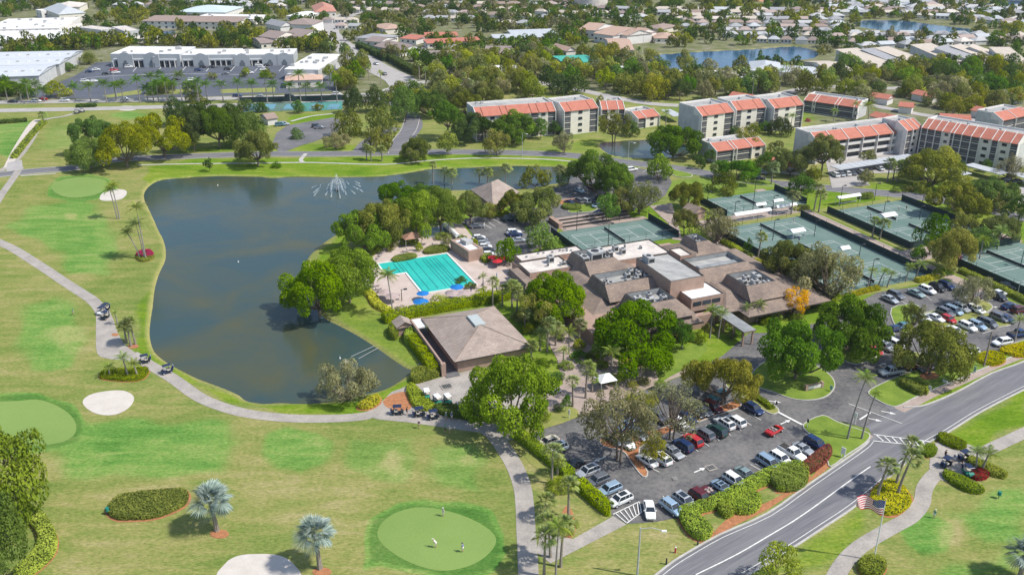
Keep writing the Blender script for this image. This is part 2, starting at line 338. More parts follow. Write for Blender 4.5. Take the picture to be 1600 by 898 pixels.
def ground_mat():
    m, n, l, out = new_mat('turf'); p = pos(n)
    at = n.new('ShaderNodeAttribute'); at.attribute_name = 'turf'; sp = n.new('ShaderNodeSeparateColor'); l.new(at.outputs['Color'], sp.inputs[0])
    ab = n.new('ShaderNodeAttribute'); ab.attribute_name = 'bank'
    mp = n.new('ShaderNodeMapping'); l.new(p, mp.inputs[0]); mp.inputs['Rotation'].default_value = (0, 0, 0.25); mp.inputs['Scale'].default_value = (0.35, 1.5, 1)
    big = noise(n, l, 0.045, 6, 0.62, p, 0.6); med = noise(n, l, 0.22, 5, 0.6, mp.outputs[0], 0.8); fin = noise(n, l, 1.6, 4, 0.65, p); mpv = n.new('ShaderNodeMapping'); l.new(p, mpv.inputs[0]); mpv.inputs['Rotation'].default_value = (0, 0, -0.5); mpv.inputs['Scale'].default_value = (0.5, 1.3, 1)
    vf = noise(n, l, 2.2, 5, 0.75, mpv.outputs[0], 0.5)
    rough = ramp(n, [(0.30, (0.115,0.172,0.038)), (0.45, (0.178,0.222,0.058)), (0.57, (0.250,0.250,0.085)), (0.74, (0.35,0.30,0.15))])
    def add(a, b, k):
        x = n.new('ShaderNodeMath'); x.operation = 'MULTIPLY_ADD'; l.new(b, x.inputs[0]); x.inputs[1].default_value = k
        if isinstance(a, float): x.inputs[2].default_value = a
        else: l.new(a, x.inputs[2])
        return x.outputs[0]
    f = add(add(add(-0.27, big.outputs[0], 0.55), med.outputs[0], 0.62), fin.outputs[0], 0.38)
    f = add(f, sp.outputs[1], 0.085)
    l.new(f, rough.inputs[0])
    fair = ramp(n, [(0.32, (0.065,0.165,0.030)), (0.44, (0.110,0.235,0.048)), (0.56, (0.175,0.28,0.068)), (0.70, (0.28,0.31,0.11))]); l.new(f, fair.inputs[0])
    lawn = ramp(n, [(0.3, (0.075,0.165,0.012)), (0.5, (0.145,0.23,0.020)), (0.72, (0.27,0.29,0.06))]); l.new(f, lawn.inputs[0])
    town = ramp(n, [(0.3, (0.07,0.10,0.035)), (0.45, (0.16,0.17,0.08)), (0.56, (0.20,0.195,0.12)), (0.72, (0.29,0.28,0.24))])
    f2 = add(add(-0.1, noise(n, l, 0.11, 6, 0.7, p).outputs[0], 1.0), fin.outputs[0], 0.2); l.new(f2, town.inputs[0])
    def msk(src, nz=0.5):
        q = n.new('ShaderNodeMath'); q.operation = 'MULTIPLY_ADD'; l.new(fin.outputs[0], q.inputs[0]); q.inputs[1].default_value = nz*0.5; q.inputs[2].default_value = -nz*0.25
        r2 = n.new('ShaderNodeMath'); r2.operation = 'ADD'; l.new(q.outputs[0], r2.inputs[0]); l.new(src, r2.inputs[1])
        q2 = n.new('ShaderNodeMath'); q2.operation = 'MULTIPLY_ADD'; l.new(med.outputs[0], q2.inputs[0]); q2.inputs[1].default_value = 0.9; l.new(r2.outputs[0], q2.inputs[2])
        mr = n.new('ShaderNodeMapRange'); mr.interpolation_type = 'SMOOTHSTEP'; l.new(q2.outputs[0], mr.inputs[0]); mr.inputs[1].default_value = 0.62; mr.inputs[2].default_value = 1.32
        return mr.outputs[0]
    c = mixc(n, l, msk(sp.outputs[0]), rough.outputs[0], fair.outputs[0])
    dk = n.new('ShaderNodeMapRange'); l.new(sp.outputs[0], dk.inputs[0]); dk.inputs[1].default_value = 1.1; dk.inputs[2].default_value = 1.7; dk.inputs[4].default_value = .55
    c = mixc(n, l, dk.outputs[0], c, (0.055,0.135,0.028))
    c = mixc(n, l, msk(sp.outputs[2], .3), c, lawn.outputs[0])
    c = mixc(n, l, at.outputs['Alpha'], c, town.outputs[0])
    bm = n.new('ShaderNodeMath'); bm.operation = 'MULTIPLY'; l.new(ab.outputs['Fac'], bm.inputs[0]); bm.inputs[1].default_value = 0.75
    c = mixc(n, l, bm.outputs[0], c, (0.36, 0.31, 0.13))
    g = ramp(n, [(0.34, (0.55,0.62,0.50)), (0.66, (1.36,1.30,1.32))]); l.new(vf.outputs[0], g.inputs[0])
    c = mixc(n, l, 0.8, c, g.outputs[0], 'MULTIPLY')
    b = n.new('ShaderNodeBsdfDiffuse'); l.new(c, b.inputs[0]); l.new(b.outputs[0], out.inputs[0]); return m
me.materials.append(ground_mat())
# --- water
def water_mat(name, deep, shallow, rough=0.06, murk=True):
    m, n, l, out = new_mat(name); p = pos(n); b = n.new('ShaderNodeBsdfPrincipled')
    t = noise(n, l, 0.035, 4, 0.6, p, 0.5); r = ramp(n, [(0.40, deep), (0.66, shallow)]); l.new(t.outputs[0], r.inputs[0]); l.new(r.outputs[0], b.inputs['Base Color'])
    mp = n.new('ShaderNodeMapping'); l.new(p, mp.inputs[0]); mp.inputs['Scale'].default_value = (0.6, 1.6, 1)
    w = noise(n, l, 1.3, 4, 0.6, mp.outputs[0]); bp = n.new('ShaderNodeBump'); bp.inputs['Strength'].default_value = 0.25; bp.inputs['Distance'].default_value = 0.12
    l.new(w.outputs[0], bp.inputs['Height']); l.new(bp.outputs[0], b.inputs['Normal'])
    b.inputs['Roughness'].default_value = rough; b.inputs['IOR'].default_value = 1.33
    l.new(b.outputs[0], out.inputs[0]); return m
WM = water_mat('lake_water', (0.038,0.068,0.066), (0.078,0.080,0.036)); WB = water_mat('pond_water', (0.012,0.060,0.14), (0.02,0.08,0.15), 0.1)
for i, (nm, p) in enumerate(wpoly):
    mb = MB(); tri_poly(mb, offset(p, -1.2), -0.45); mb.build(nm, WM if i < 2 else WB, kind='structure')
# --- materials of the ground works
ASPH = surf('asphalt', (0.185,0.175,0.165), 0.85, 0.2, 0.13, fine=1.3, bump=0.1, col2=(0.058,0.060,0.068))
ASPW = surf('asphalt_worn', (0.19,0.185,0.185), 0.85, 0.2, 0.10, fine=2.5, col2=(0.085,0.085,0.092))
ASPR = surf('road_asphalt', (0.205,0.20,0.205), 0.85, 0.2, 0.35, fine=2.0, col2=(0.105,0.105,0.118), stretch=(-0.62, 0.10, 2.2))
PATHM = surf('path_concrete', (0.41,0.37,0.325), 0.9, 0.12, 0.3, fine=3, col2=(0.24,0.22,0.20))
ROADF = surf('road_concrete', (0.42,0.395,0.37), 0.9, 0.12, 0.2, fine=3, col2=(0.30,0.28,0.265))
PAVER = surf('pink_paver', (0.40,0.32,0.27), 0.9, 0.12, 0.5, fine=5, col2=(0.28,0.22,0.19))
CONC = surf('kerb_concrete', (0.50,0.48,0.44), 0.9, 0.12, 0.6, fine=5, col2=(0.34,0.32,0.29))
DECK = surf('pool_deck', (0.54,0.45,0.395), 0.85, 0.1, 0.3, fine=4, col2=(0.40,0.315,0.265))
WHT = surf('marking_paint', (0.78,0.77,0.73), 0.7, 0.15, 1.5, fine=6, col2=(0.50,0.49,0.47))
MULCH = surf('orange_mulch', (0.46,0.20,0.09), 0.95, 0.2, 1.5, fine=9, col2=(0.24,0.105,0.05), bump=0.3)
SAND = surf('bunker_sand', (0.58,0.53,0.47), 0.95, 0.05, 0.4, fine=5, col2=(0.48,0.43,0.375))
LAWN = surf('lawn_grass', (0.20,0.27,0.035), 0.95, 0.2, 0.25, fine=4, col2=(0.085,0.155,0.014))
DRYL = surf('dry_lawn', (0.29,0.275,0.085), 0.95, 0.2, 0.25, fine=4, col2=(0.14,0.19,0.035))
GREEN = surf('putting_turf', (0.20,0.29,0.075), 0.95, 0.06, 0.06, fine=2.5, col2=(0.155,0.245,0.055))
# --- greens and bunkers
def ell(cu, cv, ru, rv, n=28, ph=0, k=0.0): return [(cu+ru*math.cos(t)*(1+k*math.cos(2*t+ph)), cv+rv*math.sin(t)*(1-k*math.sin(t+ph))) for t in [2*PI*i/n for i in range(n)]]
sheet('putting_green', smooth(GP([(590,838),(598,815),(625,798),(660,792),(700,798),(740,812),(770,832),(774,850),(755,872),(725,886),(690,891),(650,882),(612,862)]), 4, True), GREEN)
sheet('putting_green', smooth(GP([(-20,634),(30,626),(65,625),(100,640),(118,660),(115,680),(90,692),(40,696),(-20,690)]), 4, True), GREEN)
sheet('putting_green', smooth(GP([(80,290),(98,281),(130,277),(162,281),(168,291),(150,304),(112,309),(88,302)]), 4, True), GREEN)
for p in ([(129,628),(140,617),(165,611),(192,610),(207,617),(209,626),(200,638),(182,647),(160,648),(140,641)], [(156,308),(162,301),(178,296),(195,297),(198,303),(190,311),(172,314),(158,313)], [(345,905),(352,880),(372,868),(400,865),(435,867),(458,880),(464,905)], [(184,170),(190,166),(210,166),(218,169),(206,173),(190,173)]):
    sheet('sand_bunker', smooth(GP(p), 4, True), SAND)
# --- roads and paths
ZS[0] = 0.03
def path(name, pts, w, mat, n=4, kerb=False, **kw):
    P = smooth([G(u, v).xy for u, v in pts], n); mb = MB(); strip(mb, P, w, zup()); o = mb.build(name, mat, kind='structure', **kw)
    if kerb:
        for s in (1, -1):
            L, R = ribbon(P, w+0.3); kb = MB(); strip(kb, [tuple(q) for q in (L if s > 0 else R)], 0.28, 0.0, 0.17); kb.build('kerb', CONC, kind='structure')
    return P
path('cart_path', [(-40,362),(0,379),(25,391),(50,407),(75,423),(100,440),(125,456),(143,468),(156,482),(163,500)], 3.0, PATHM)
sheet('cart_path', smooth(GP([(152,478),(166,480),(176,496),(184,520),(198,541),(222,559),(213,566),(185,562),(168,560),(152,552),(150,520)]), 3, True), PATHM)
path('cart_path', [(205,553),(232,569),(270,591),(300,613),(325,627),(362,640),(400,648),(450,653),(500,654),(550,652),(580,647),(603,632),(618,620)], 2.9, PATHM)
sheet('cart_plaza', GP([(596,628),(612,612),(640,602),(672,594),(695,588),(735,578),(800,590),(850,620),(830,668),(800,688),(768,688),(750,676),(690,667),(640,660),(590,655),(575,650)]), PATHM)
path('cart_path', [(762,668),(780,690),(795,712),(806,732),(816,760),(820,790),(822,830),(824,860),(826,905)], [3.2]*33, PATHM)
sheet('footpath', GP([(838,862),(845,830),(895,842),(958,806),(979,819),(897,861),(860,880)]), PATHM)
path('cart_path', [(1298,915),(1318,880),(1345,853),(1390,826),(1422,808),(1440,786),(1445,762),(1462,740),(1490,724),(1540,704),(1575,688),(1610,672),(1660,652)], 2.7, PATHM)
sheet('cart_plaza', smooth(GP([(1455,742),(1453,715),(1462,692),(1490,688),(1530,700),(1545,705),(1530,735),(1500,742),(1480,752)]), 2, True), PATHM)
path('service_path', [(0,268),(25,250),(45,225),(65,192),(78,185)], 2.6, PATHM); path('service_path', [(12,262),(28,230),(50,195),(60,187)], 3.0, surf('sand_path', (0.6,0.53,0.46), .9, .1, .4))
path('cart_path', [(-10,325),(2,305),(20,280),(32,262)], 2.6, PATHM); path('cart_path', [(78,185),(100,182),(135,172)], 2.4, PATHM)
sheet('service_yard', GP([(10,268),(12,254),(34,250),(36,264)]), ROADF)
ZS[0] = 0.03
# lake drive, along the north shore of the lake and past the courts
path('street', [(-60,280),(0,273),(60,267),(120,262),(180,250),(260,246),(340,243),(420,241),(500,241),(580,240),(660,238),(740,238),(830,240),(900,244),(960,252),(1020,259),(1075,266),(1120,275),(1180,284),(1250,290),(1300,295),(1350,300),(1420,306),(1500,318),(1560,332),(1640,350)], 6.8, ASPR, kerb=True)
path('sidewalk', [(215,258),(300,256),(400,255),(475,254),(520,255),(600,257),(660,252),(700,249),(760,247),(850,249),(900,253)], 1.2, CONC)
path('sidewalk', [(475,254),(470,250),(478,240)], 1.6, CONC)
path('sidewalk', [(32,275),(60,273),(88,271)], 1.0, CONC)
# perimeter boulevard beyond the golf course
path('boulevard', [(-200,178),(0,173),(150,170),(300,166),(420,163),(520,160),(560,158),(600,155)], 8.0, ROADF); path('boulevard', [(-200,164),(0,160),(150,158),(300,155),(420,152),(540,149),(600,147)], 8.0, ROADF)
path('street', [(640,146),(625,125),(590,107),(565,92),(540,76),(520,60),(512,48),(530,30),(555,18),(580,8)], 17, ROADF)
path('street', [(540,152),(580,148),(640,132),(690,126),(760,124),(830,128),(900,140),(1000,160),(1060,165)], 7, ROADF)
path('street', [(1150,165),(1250,140),(1320,136),(1400,138),(1500,128),(1640,112)], 7, ROADF); path('street', [(1290,150),(1340,160),(1400,172),(1480,185),(1560,188),(1640,190)], 6, ROADF)
path('street', [(600,155),(640,175),(640,200),(625,222),(620,240)], 6.5, ASPR, kerb=True)
path('street', [(628,235),(640,215),(652,196),(645,175)], 5, ASPR)
sheet('parking_lot', GP([(432,208),(450,196),(520,184),(545,190),(520,212),(470,228),(438,240),(425,226)]), ASPW); path('driveway', [(560,240),(575,222),(600,208),(620,200)], 6, ASPR)
path('footpath', [(455,190),(485,182),(520,178)], 1.8, CONC)
# parkway at the bottom right
ZS[0] = 0.02
LC = [(1020,902),(1048,880),(1075,863),(1125,835),(1199,802),(1262,758),(1325,715),(1350,697),(1358,688)]
RC = [(1165,900),(1200,880),(1237,857),(1287,824),(1332,794),(1375,759),(1400,736),(1430,711),(1452,691),(1482,675),(1525,648),(1562,628),(1600,609),(1660,580)]
UC = [(1412,636),(1437,635),(1462,627),(1500,610),(1550,583),(1600,565),(1660,535)]
sheet('parkway', GP([(985,930)]+LC[:-1]+[(1362,680),(1358,670),(1340,660),(1290,640),(1330,628),(1372,626),(1398,634)]+UC+RC[::-1]+[(1130,925)]), ASPR)
BIG = [(812,683),(905,651),(985,618),(1078,583),(1130,555),(1170,520),(1215,520),(1300,498),(1345,470),(1375,455),(1440,447),(1488,440),(1530,450),(1567,466),(1640,492),(1700,520),(1640,545),(1600,530),(1560,548),(1522,550),(1495,560),(1420,580),(1375,600),(1355,612),(1373,627),(1392,640),(1350,668),(1300,655),(1285,648),(1253,663),(1268,683),(1292,704),(1268,716),(1205,745),(1110,785),(1062,808),(1024,815),(980,818),(956,805),(890,745),(840,705)]
sheet('parking_lot', GP(BIG), ASPH)
mb = MB(); 
for seg in (LC, RC, UC): strip(mb, smooth([G(u, v).xy for u, v in seg], 3), 0.34, 0.0, 0.17)
mb.build('kerb', CONC, kind='structure')
path('sidewalk', [(1404,640),(1430,627),(1462,611),(1500,595),(1550,572),(1600,552),(1660,526)], 2.6, PAVER)
path('sidewalk', [(1280,651),(1310,663),(1362,684)], 1.7, PAVER)
# grass and mulch islands with kerbs, standing 0.13 m over the asphalt
def island(pts, mat=LAWN, sm=3, h=0.19, world=False, kerb=0.22):
    P = pts if world else GP(pts)
    P = smooth(P, sm, True) if sm else P
    if area(P) < 0: P = P[::-1]
    k = MB(); k.prism(P, 0.0, h); k.build('kerb', CONC, kind='structure')
    m = MB(); tri_poly(m, offset(P, kerb), h+0.012); return m.build('island_lawn' if mat in (LAWN, DRYL) else 'mulch_bed', mat, kind='structure')
ISL = [([(1170,592),(1185,572),(1210,558),(1240,555),(1275,571),(1297,586),(1305,600),(1301,612),(1287,622),(1262,626),(1235,623),(1205,612),(1180,604)], LAWN),
 ([(1302,552),(1298,535),(1310,515),(1345,508),(1385,515),(1400,525),(1385,545),(1370,558),(1345,569),(1325,567),(1308,558)], LAWN),
 ([(1356,613),(1376,600),(1420,582),(1497,561),(1522,552),(1560,549),(1600,531),(1640,540),(1600,551),(1550,571),(1500,592),(1462,608),(1430,622),(1404,635),(1388,634),(1368,624)], LAWN),
 ([(1133,603),(1150,600),(1180,615),(1216,638),(1212,647),(1200,645),(1168,626)], DRYL),
 ([(1254,664),(1285,649),(1310,660),(1345,672),(1360,680),(1352,693),(1325,711),(1298,730),(1292,716),(1294,705),(1268,682)], LAWN),
 ([(938,684),(970,684),(1050,664),(1120,637),(1150,626),(1158,636),(1130,646),(1060,672),(1000,700),(1013,738),(1004,745),(985,722),(972,705),(942,698)], MULCH),
 ([(1396,560),(1420,550),(1450,556),(1455,570),(1430,575),(1400,572)], DRYL),
 ([(1450,497),(1500,520),(1560,512),(1580,506),(1545,490),(1490,482),(1440,490)], DRYL),
 ([(1392,482),(1430,476),(1438,490),(1420,520),(1400,512)], LAWN),
 ([(1502,478),(1530,468),(1552,480),(1530,492)], DRYL)]
for p, m_ in ISL: island(p, m_)
# verge west of the lot and beside the parkway
sheet('verge', GP([(806,682),(815,686),(842,706),(892,748),(955,806),(945,812),(890,770),(830,725),(803,695)]), DRYL)
sheet('mulch_bed', smooth(GP([(1118,828),(1150,800),(1185,790),(1215,776),(1262,752),(1284,725),(1300,722),(1290,735),(1250,762),(1200,795),(1150,820),(1120,836)]), 2, True), MULCH)
sheet('mulch_bed', smooth(GP([(884,790),(895,800),(900,828),(890,842),(878,838),(876,810)]), 2, True), MULCH)
sheet('mulch_bed', smooth(GP([(980,545),(1000,548),(1025,575),(1024,592),(990,586),(965,572)]), 2, True), MULCH)
sheet('mulch_bed', smooth(GP([(598,628),(612,616),(636,612),(645,625),(640,640),(612,640)]), 2, True), MULCH)
for u_, v_, a_ in ((1452,588,15),(1283,610,0),(208,541,9),(180,523,6),(1322,686,0)):
    if a_: sheet('mulch_bed', smooth(GP(ell(u_, v_, a_, a_*.4, 10)), 2, True), MULCH, z=.215 if u_ > 1400 else None)
# clubhouse walks, pool deck, courts' walks
sheet('clubhouse_walk', GP([(700,420),(800,400),(870,420),(900,480),(930,540),(985,575),(1075,570),(1078,582),(985,617),(905,650),(830,672),(800,650),(880,600),(870,560),(820,470),(740,470),(690,478)]), PAVER)
sheet('lawn', smooth(GP([(1026,585),(1030,560),(1060,545),(1100,535),(1104,548),(1078,572),(1048,588),(1034,596)]), 2, True), LAWN)
sheet('lawn', smooth(GP([(806,668),(830,655),(870,640),(890,634),(906,650),(850,670),(812,684)]), 2, True), DRYL)
POOLDECK = [(570,415),(590,394),(640,368),(700,348),(722,350),(752,388),(800,425),(812,462),(765,472),(650,495),(612,488),(585,470),(566,440)]
sheet('pool_deck', GP(POOLDECK), DECK)
sheet('pink_forecourt', GP([(1015,322),(1050,318),(1058,345),(1065,370),(1075,378),(1050,374),(1045,350)]), PAVER)
sheet('parking_lot', GP([(715,345),(760,335),(800,332),(850,322),(845,300),(880,290),(905,270),(950,262),(985,262),(1040,268),(1050,285),(1040,305),(1015,322),(960,330),(900,338),(872,345),(870,372),(800,410),(770,410),(745,375),(728,352)]), ASPH)
island([(888,328),(900,322),(928,318),(935,325),(925,331),(893,333)], LAWN); island([(870,315),(900,310),(950,308),(960,312),(905,317),(880,321)], MULCH); island([(1035,262),(1050,265),(1080,272),(1078,277),(1055,276)], LAWN)
sheet('condo_parking', GP([(1290,252),(1330,242),(1450,238),(1480,262),(1440,268),(1400,270),(1345,272),(1360,290),(1300,294)]), ROADF)
sheet('condo_parking', GP([(1560,300),(1600,292),(1650,310),(1650,330),(1600,322)]), ROADF)
# mall lot
ZS[0] = 0.05
sheet('mall_parking', GP([(30,152),(115,120),(150,98),(200,95),(350,100),(430,100),(530,108),(532,142),(300,152),(140,155)]), surf('mall_asphalt', (0.115,0.125,0.150), .85, .2, .05, fine=.6, col2=(.062,.070,.088)))
for pts in ([(230,142),(300,139),(300,146),(225,150)],[(160,150),(220,140),(222,147),(170,153)],[(345,140),(430,137),(430,144),(345,146)]): sheet('verge', GP(pts), DRYL)
for k in range(9): path('lot_marking', [(170+k*38,112),(178+k*38,103)], .35, WHT)
for i, pts in enumerate(([(133,122),(200,118),(300,116),(380,117)], [(225,104),(330,104),(380,103)])): path('lot_marking', pts, 0.5, WHT)
# ================================================================ TREES, PALMS, HEDGES
BARK = surf('bark', (0.22,0.17,0.13), 0.95, 0.2, 3, fine=14, col2=(0.10,0.08,0.065), obj=True)
BARKG = surf('grey_bark', (0.34,0.31,0.28), 0.95, 0.2, 3, fine=14, col2=(0.17,0.15,0.14), obj=True)
PALMB = surf('palm_bark', (0.33,0.29,0.24), 0.95, 0.2, 3, fine=14, col2=(0.16,0.135,0.11), obj=True)
L = dict(
 bright=leafmat('leaf_bright', (0.060,0.135,0.006), (0.27,0.41,0.025), 0.38),
 green=leafmat('leaf_green', (0.038,0.100,0.010), (0.18,0.31,0.026), 0.38),
 dark=leafmat('leaf_dark', (0.030,0.070,0.012), (0.13,0.205,0.032), 0.38),
 yellow=leafmat('leaf_yellowgreen', (0.12,0.165,0.010), (0.44,0.455,0.040), 0.38),
 olive=leafmat('leaf_olive', (0.075,0.105,0.015), (0.285,0.305,0.055), 0.38, dry=(0.36,0.29,0.11)),
 golden=leafmat('leaf_golden', (0.14,0.165,0.015), (0.40,0.41,0.055), 0.38, dry=(0.44,0.34,0.08)),
 brown=leafmat('leaf_brownish', (0.16,0.165,0.070), (0.40,0.39,0.17), 0.38, dry=(0.52,0.43,0.31)),
 flower=leafmat('leaf_flower', (0.60,0.38,0.01), (0.95,0.66,0.02), 0.3),
 silver=leafmat('leaf_silver', (0.10,0.16,0.14), (0.42,0.50,0.44), 0.2),
 palm=leafmat('leaf_palm', (0.070,0.135,0.018), (0.33,0.42,0.080), dry=(0.28,0.26,0.06)),
 fan=leafmat('leaf_fan', (0.075,0.13,0.030), (0.38,0.44,0.14), dry=(0.30,0.28,0.10)),
 lime=leafmat('leaf_lime', (0.32,0.33,0.008), (0.66,0.60,0.03)),
 red=leafmat('leaf_red', (0.14,0.025,0.02), (0.34,0.07,0.05)),
 coral=leafmat('leaf_coral', (0.30,0.02,0.07), (0.55,0.08,0.15)),
 hedge=leafmat('leaf_hedge', (0.15,0.225,0.010), (0.44,0.53,0.028)),
 hedged=leafmat('leaf_hedge_dark', (0.10,0.155,0.010), (0.30,0.36,0.032)))
def leaf_mesh(name, P, N, size, tint, rng, k=1.0):
    """one small folded leaf spray per point: a quad lying across its normal"""
    n = len(P); N = N/np.maximum(np.linalg.norm(N, axis=1, keepdims=True), 1e-6)
    R = rng.normal(size=(n, 3)); A = np.cross(N, R); A /= np.maximum(np.linalg.norm(A, axis=1, keepdims=True), 1e-6); B = np.cross(N, A)
    s = (size*rng.uniform(0.6, 1.35, n))[:, None]; w = s*rng.uniform(0.45, 0.8, n)[:, None]
    V = np.stack([P-A*s, P-B*w*0.9+A*s*0.1, P+A*s, P+B*w*0.9-A*s*0.1], 1).reshape(-1, 3)
    me = bpy.data.meshes.new(name); me.vertices.add(4*n); me.vertices.foreach_set('co', V.ravel().astype(np.float32))
    me.loops.add(4*n); me.loops.foreach_set('vertex_index', np.arange(4*n, dtype=np.int32))
    me.polygons.add(n); me.polygons.foreach_set('loop_start', (np.arange(n)*4).astype(np.int32)); me.polygons.foreach_set('loop_total', np.full(n, 4, np.int32))
    me.update(calc_edges=True)
    a = me.attributes.new('tint', 'FLOAT', 'POINT'); a.data.foreach_set('value', np.repeat(np.clip(tint, 0, 1), 4).astype(np.float32)); return me
def crown_pts(seed, nleaf, nblob=26, br=(0.20, 0.36), flat=0.75, gap=0.0, base=0.12, lobes=0.22):
    """points of a crown of unit radius: leaf clumps on the ends of the limbs, z from 0 to ~1"""
    rng = np.random.default_rng(seed); C = []; Rr = []
    ph = rng.uniform(0, 6.28, 4)
    for i in range(nblob):
        a = rng.uniform(0, 2*PI); el = math.asin(rng.uniform(-0.12, 1.0)); q = rng.uniform(0.54, 0.90)
        edge = 1 + lobes*(math.sin(2*a+ph[0])*0.5+math.sin(3*a+ph[1])*0.5)
        C.append((math.cos(a)*math.cos(el)*q*edge, math.sin(a)*math.cos(el)*q*edge, base+math.sin(el)*q*flat+0.12)); Rr.append(rng.uniform(*br))
    C = np.array(C); Rr = np.array(Rr); w = Rr**2; w /= w.sum()
    b = rng.choice(nblob, nleaf, p=w); d = rng.normal(size=(nleaf, 3)); d[:, 2] += 0.35; d /= np.linalg.norm(d, axis=1, keepdims=True)
    rad = Rr[b]*rng.uniform(0.55, 1.05, nleaf)**0.6
    P = C[b] + d*rad[:, None]*np.array([1, 1, 0.8])
    D = np.linalg.norm(P[:, None, :]-C[None], axis=2)/Rr[None]; D[np.arange(nleaf), b] = 9
    keep = D.min(1) > 0.62
    tb = rng.uniform(0.05, 0.95, nblob); tint = tb[b]*0.62 + rng.uniform(0, 0.55, nleaf)*0.72
    if gap: keep &= rng.uniform(size=nleaf) > gap
    P, d, tint = P[keep], d[keep], tint[keep]
    return P, d + rng.normal(size=P.shape)*0.55 + np.array([0, 0, 0.25]), tint, C, Rr, rng
def trunk_mesh(name, C, Rr, rng, r=0.05, fork=0.0, limbs=7, drop=0.6, stems=1):
    """tapered trunk below z=0 (scaled by the caller) and limbs that reach into the clumps"""
    mb = MB(); base = Vector((0, 0, -drop))
    for s in range(stems):
        b0 = base + Vector((0.07*math.cos(s*2.1)*(stems > 1), 0.07*math.sin(s*2.1)*(stems > 1), 0))
        top = Vector((rng.uniform(-.04, .04)+0.12*math.cos(s*2.1)*(stems > 1), rng.uniform(-.04, .04)+0.12*math.sin(s*2.1)*(stems > 1), fork))
        mid = (b0+top)/2 + Vector((rng.uniform(-.03, .03), rng.uniform(-.03, .03), 0))
        mb.tube([b0, b0+Vector((0, 0, 0.05)), mid, top], [r*1.5, r*1.05, r*0.85, r*0.72], 7)
        order = rng.permutation(len(C))[:limbs]
        for i in order:
            e = Vector(C[i]); m = top.lerp(e, 0.5) + Vector((0, 0, -0.06)); mb.tube([top, m, e], [r*0.5, r*0.30, r*0.12], 5)
            for k in range(2):
                dd = Vector(rng.normal(size=3)).normalized()*Rr[i]*0.8; mb.tube([m.lerp(e, 0.6), e+dd], [r*0.18, r*0.05], 4)
    return mb.mesh(name)
CR = {}
def proto(kind, n, seeds, leafsize, **kw):
    tr = {k: kw.pop(k) for k in ('r', 'fork', 'limbs', 'drop', 'stems') if k in kw}
    CR[kind] = []
    for s in seeds:
        P, N, t, C, Rr, rng = crown_pts(s, n, **kw)
        me = leaf_mesh('crown', P, N, leafsize, t, rng); tm = trunk_mesh('trunk', C, Rr, rng, **tr)
        me.materials.append(None); tm.materials.append(None); CR[kind].append((me, tm))
proto('broad', 21000, (1, 2, 3, 4, 30, 31, 32), 0.0245, nblob=44, br=(0.12, 0.27), flat=0.64, lobes=.27, limbs=12)
proto('dense', 13000, (5, 6, 7), 0.030, nblob=34, br=(0.22, 0.34), flat=0.85, base=0.05)
proto('airy', 8500, (8, 9, 10), 0.026, nblob=44, br=(0.12, 0.24), flat=0.72, gap=0.10, limbs=16, r=0.04, stems=2)
proto('bare', 5200, (11, 12), 0.022, nblob=44, br=(0.11, 0.22), flat=0.72, gap=0.35, limbs=26, r=0.035, stems=2)
proto('small', 3000, (13, 14, 15, 16, 17), 0.055, nblob=20, br=(0.24, 0.40), flat=0.80)
proto('ball', 3600, (18, 19), 0.045, nblob=30, br=(0.26, 0.34), flat=0.9, base=-0.05, lobes=0.05)
proto('tiny', 520, (20, 21, 22, 23), 0.115, nblob=10, br=(0.3, 0.48), flat=0.75, limbs=3)
_pick = {}
def tree(u, vb, vt, w, leaf, label, kind='broad', name=None, group=None, cat='tree', bark=None, rad=None, h=None, world=None):
    """tree standing at pixel (u,vb), top at row vt, crown w photo pixels across"""
    p = Vector((*world, 0)) if world else G(u, vb)
    hh = h if h else HT(u, vb, vt); R = rad if rad else w/2/(PXM(vb)*0.97)
    vs = CR[kind]; i = _pick[kind] = _pick.get(kind, -1)+1; cm, tm = vs[i % len(vs)]
    rz = (i*2.399) % 6.283
    crown_h = max(min(hh*0.93, R*1.55 if kind not in ('ball', 'dense') else R*1.9), hh/1.5); z0 = hh - crown_h
    r = empty(name or 'tree', (p.x, p.y, 0), rz, label, cat, group)
    zs = crown_h/1.04; zc = z0 - 0.02*zs
    put('crown', cm, (0, 0, zc), 0, r, (R, R, zs), L[leaf])
    tw = min(R, 7.5)
    put('trunk', tm, (0, 0, zc), 0, r, (R, R, zs), bark or BARK)
    return r
# ---- palms
def frond_feather(name, length=1.0, npair=15, droop=0.55, lw=0.035, ll=0.26, seed=0, rise=0.25):
    rng = np.random.default_rng(seed); P = []; F = []; T = []
    def pt(t): return np.array([t*length*(1-0.10*t), 0, rise*length*math.sin(t*2.0)*0.9 - droop*length*t*t])
    mb_v = []; mb_f = []; tint = []
    for i in range(8):
        a, b = pt(i/8), pt((i+1)/8); w = 0.012*(1-i/9); k = len(mb_v)
        mb_v += [a+[0, -w, 0], a+[0, w, 0], b+[0, w, 0], b+[0, -w, 0]]; mb_f.append((k, k+1, k+2, k+3)); tint += [0.9]*4
    for i in range(npair):
        t = 0.14 + 0.86*i/npair; c = pt(t); l = ll*length*math.sin(PI*(0.18+0.78*t))*rng.uniform(0.85, 1.1)
        for s in (1, -1):
            tip = c + np.array([l*0.55, s*l*0.80, -l*rng.uniform(0.30, 0.65)]); k = len(mb_v); tt = rng.uniform(0.15, 0.9)
            mb_v += [c+[-lw*.5*length, 0, 0], c+[lw*.6*length, 0, 0.0], tip+[lw*.25*length, 0, 0], tip-[lw*.15*length, 0, 0]]; mb_f.append((k, k+1, k+2, k+3)); tint += [tt]*4
    return mb_v, mb_f, tint
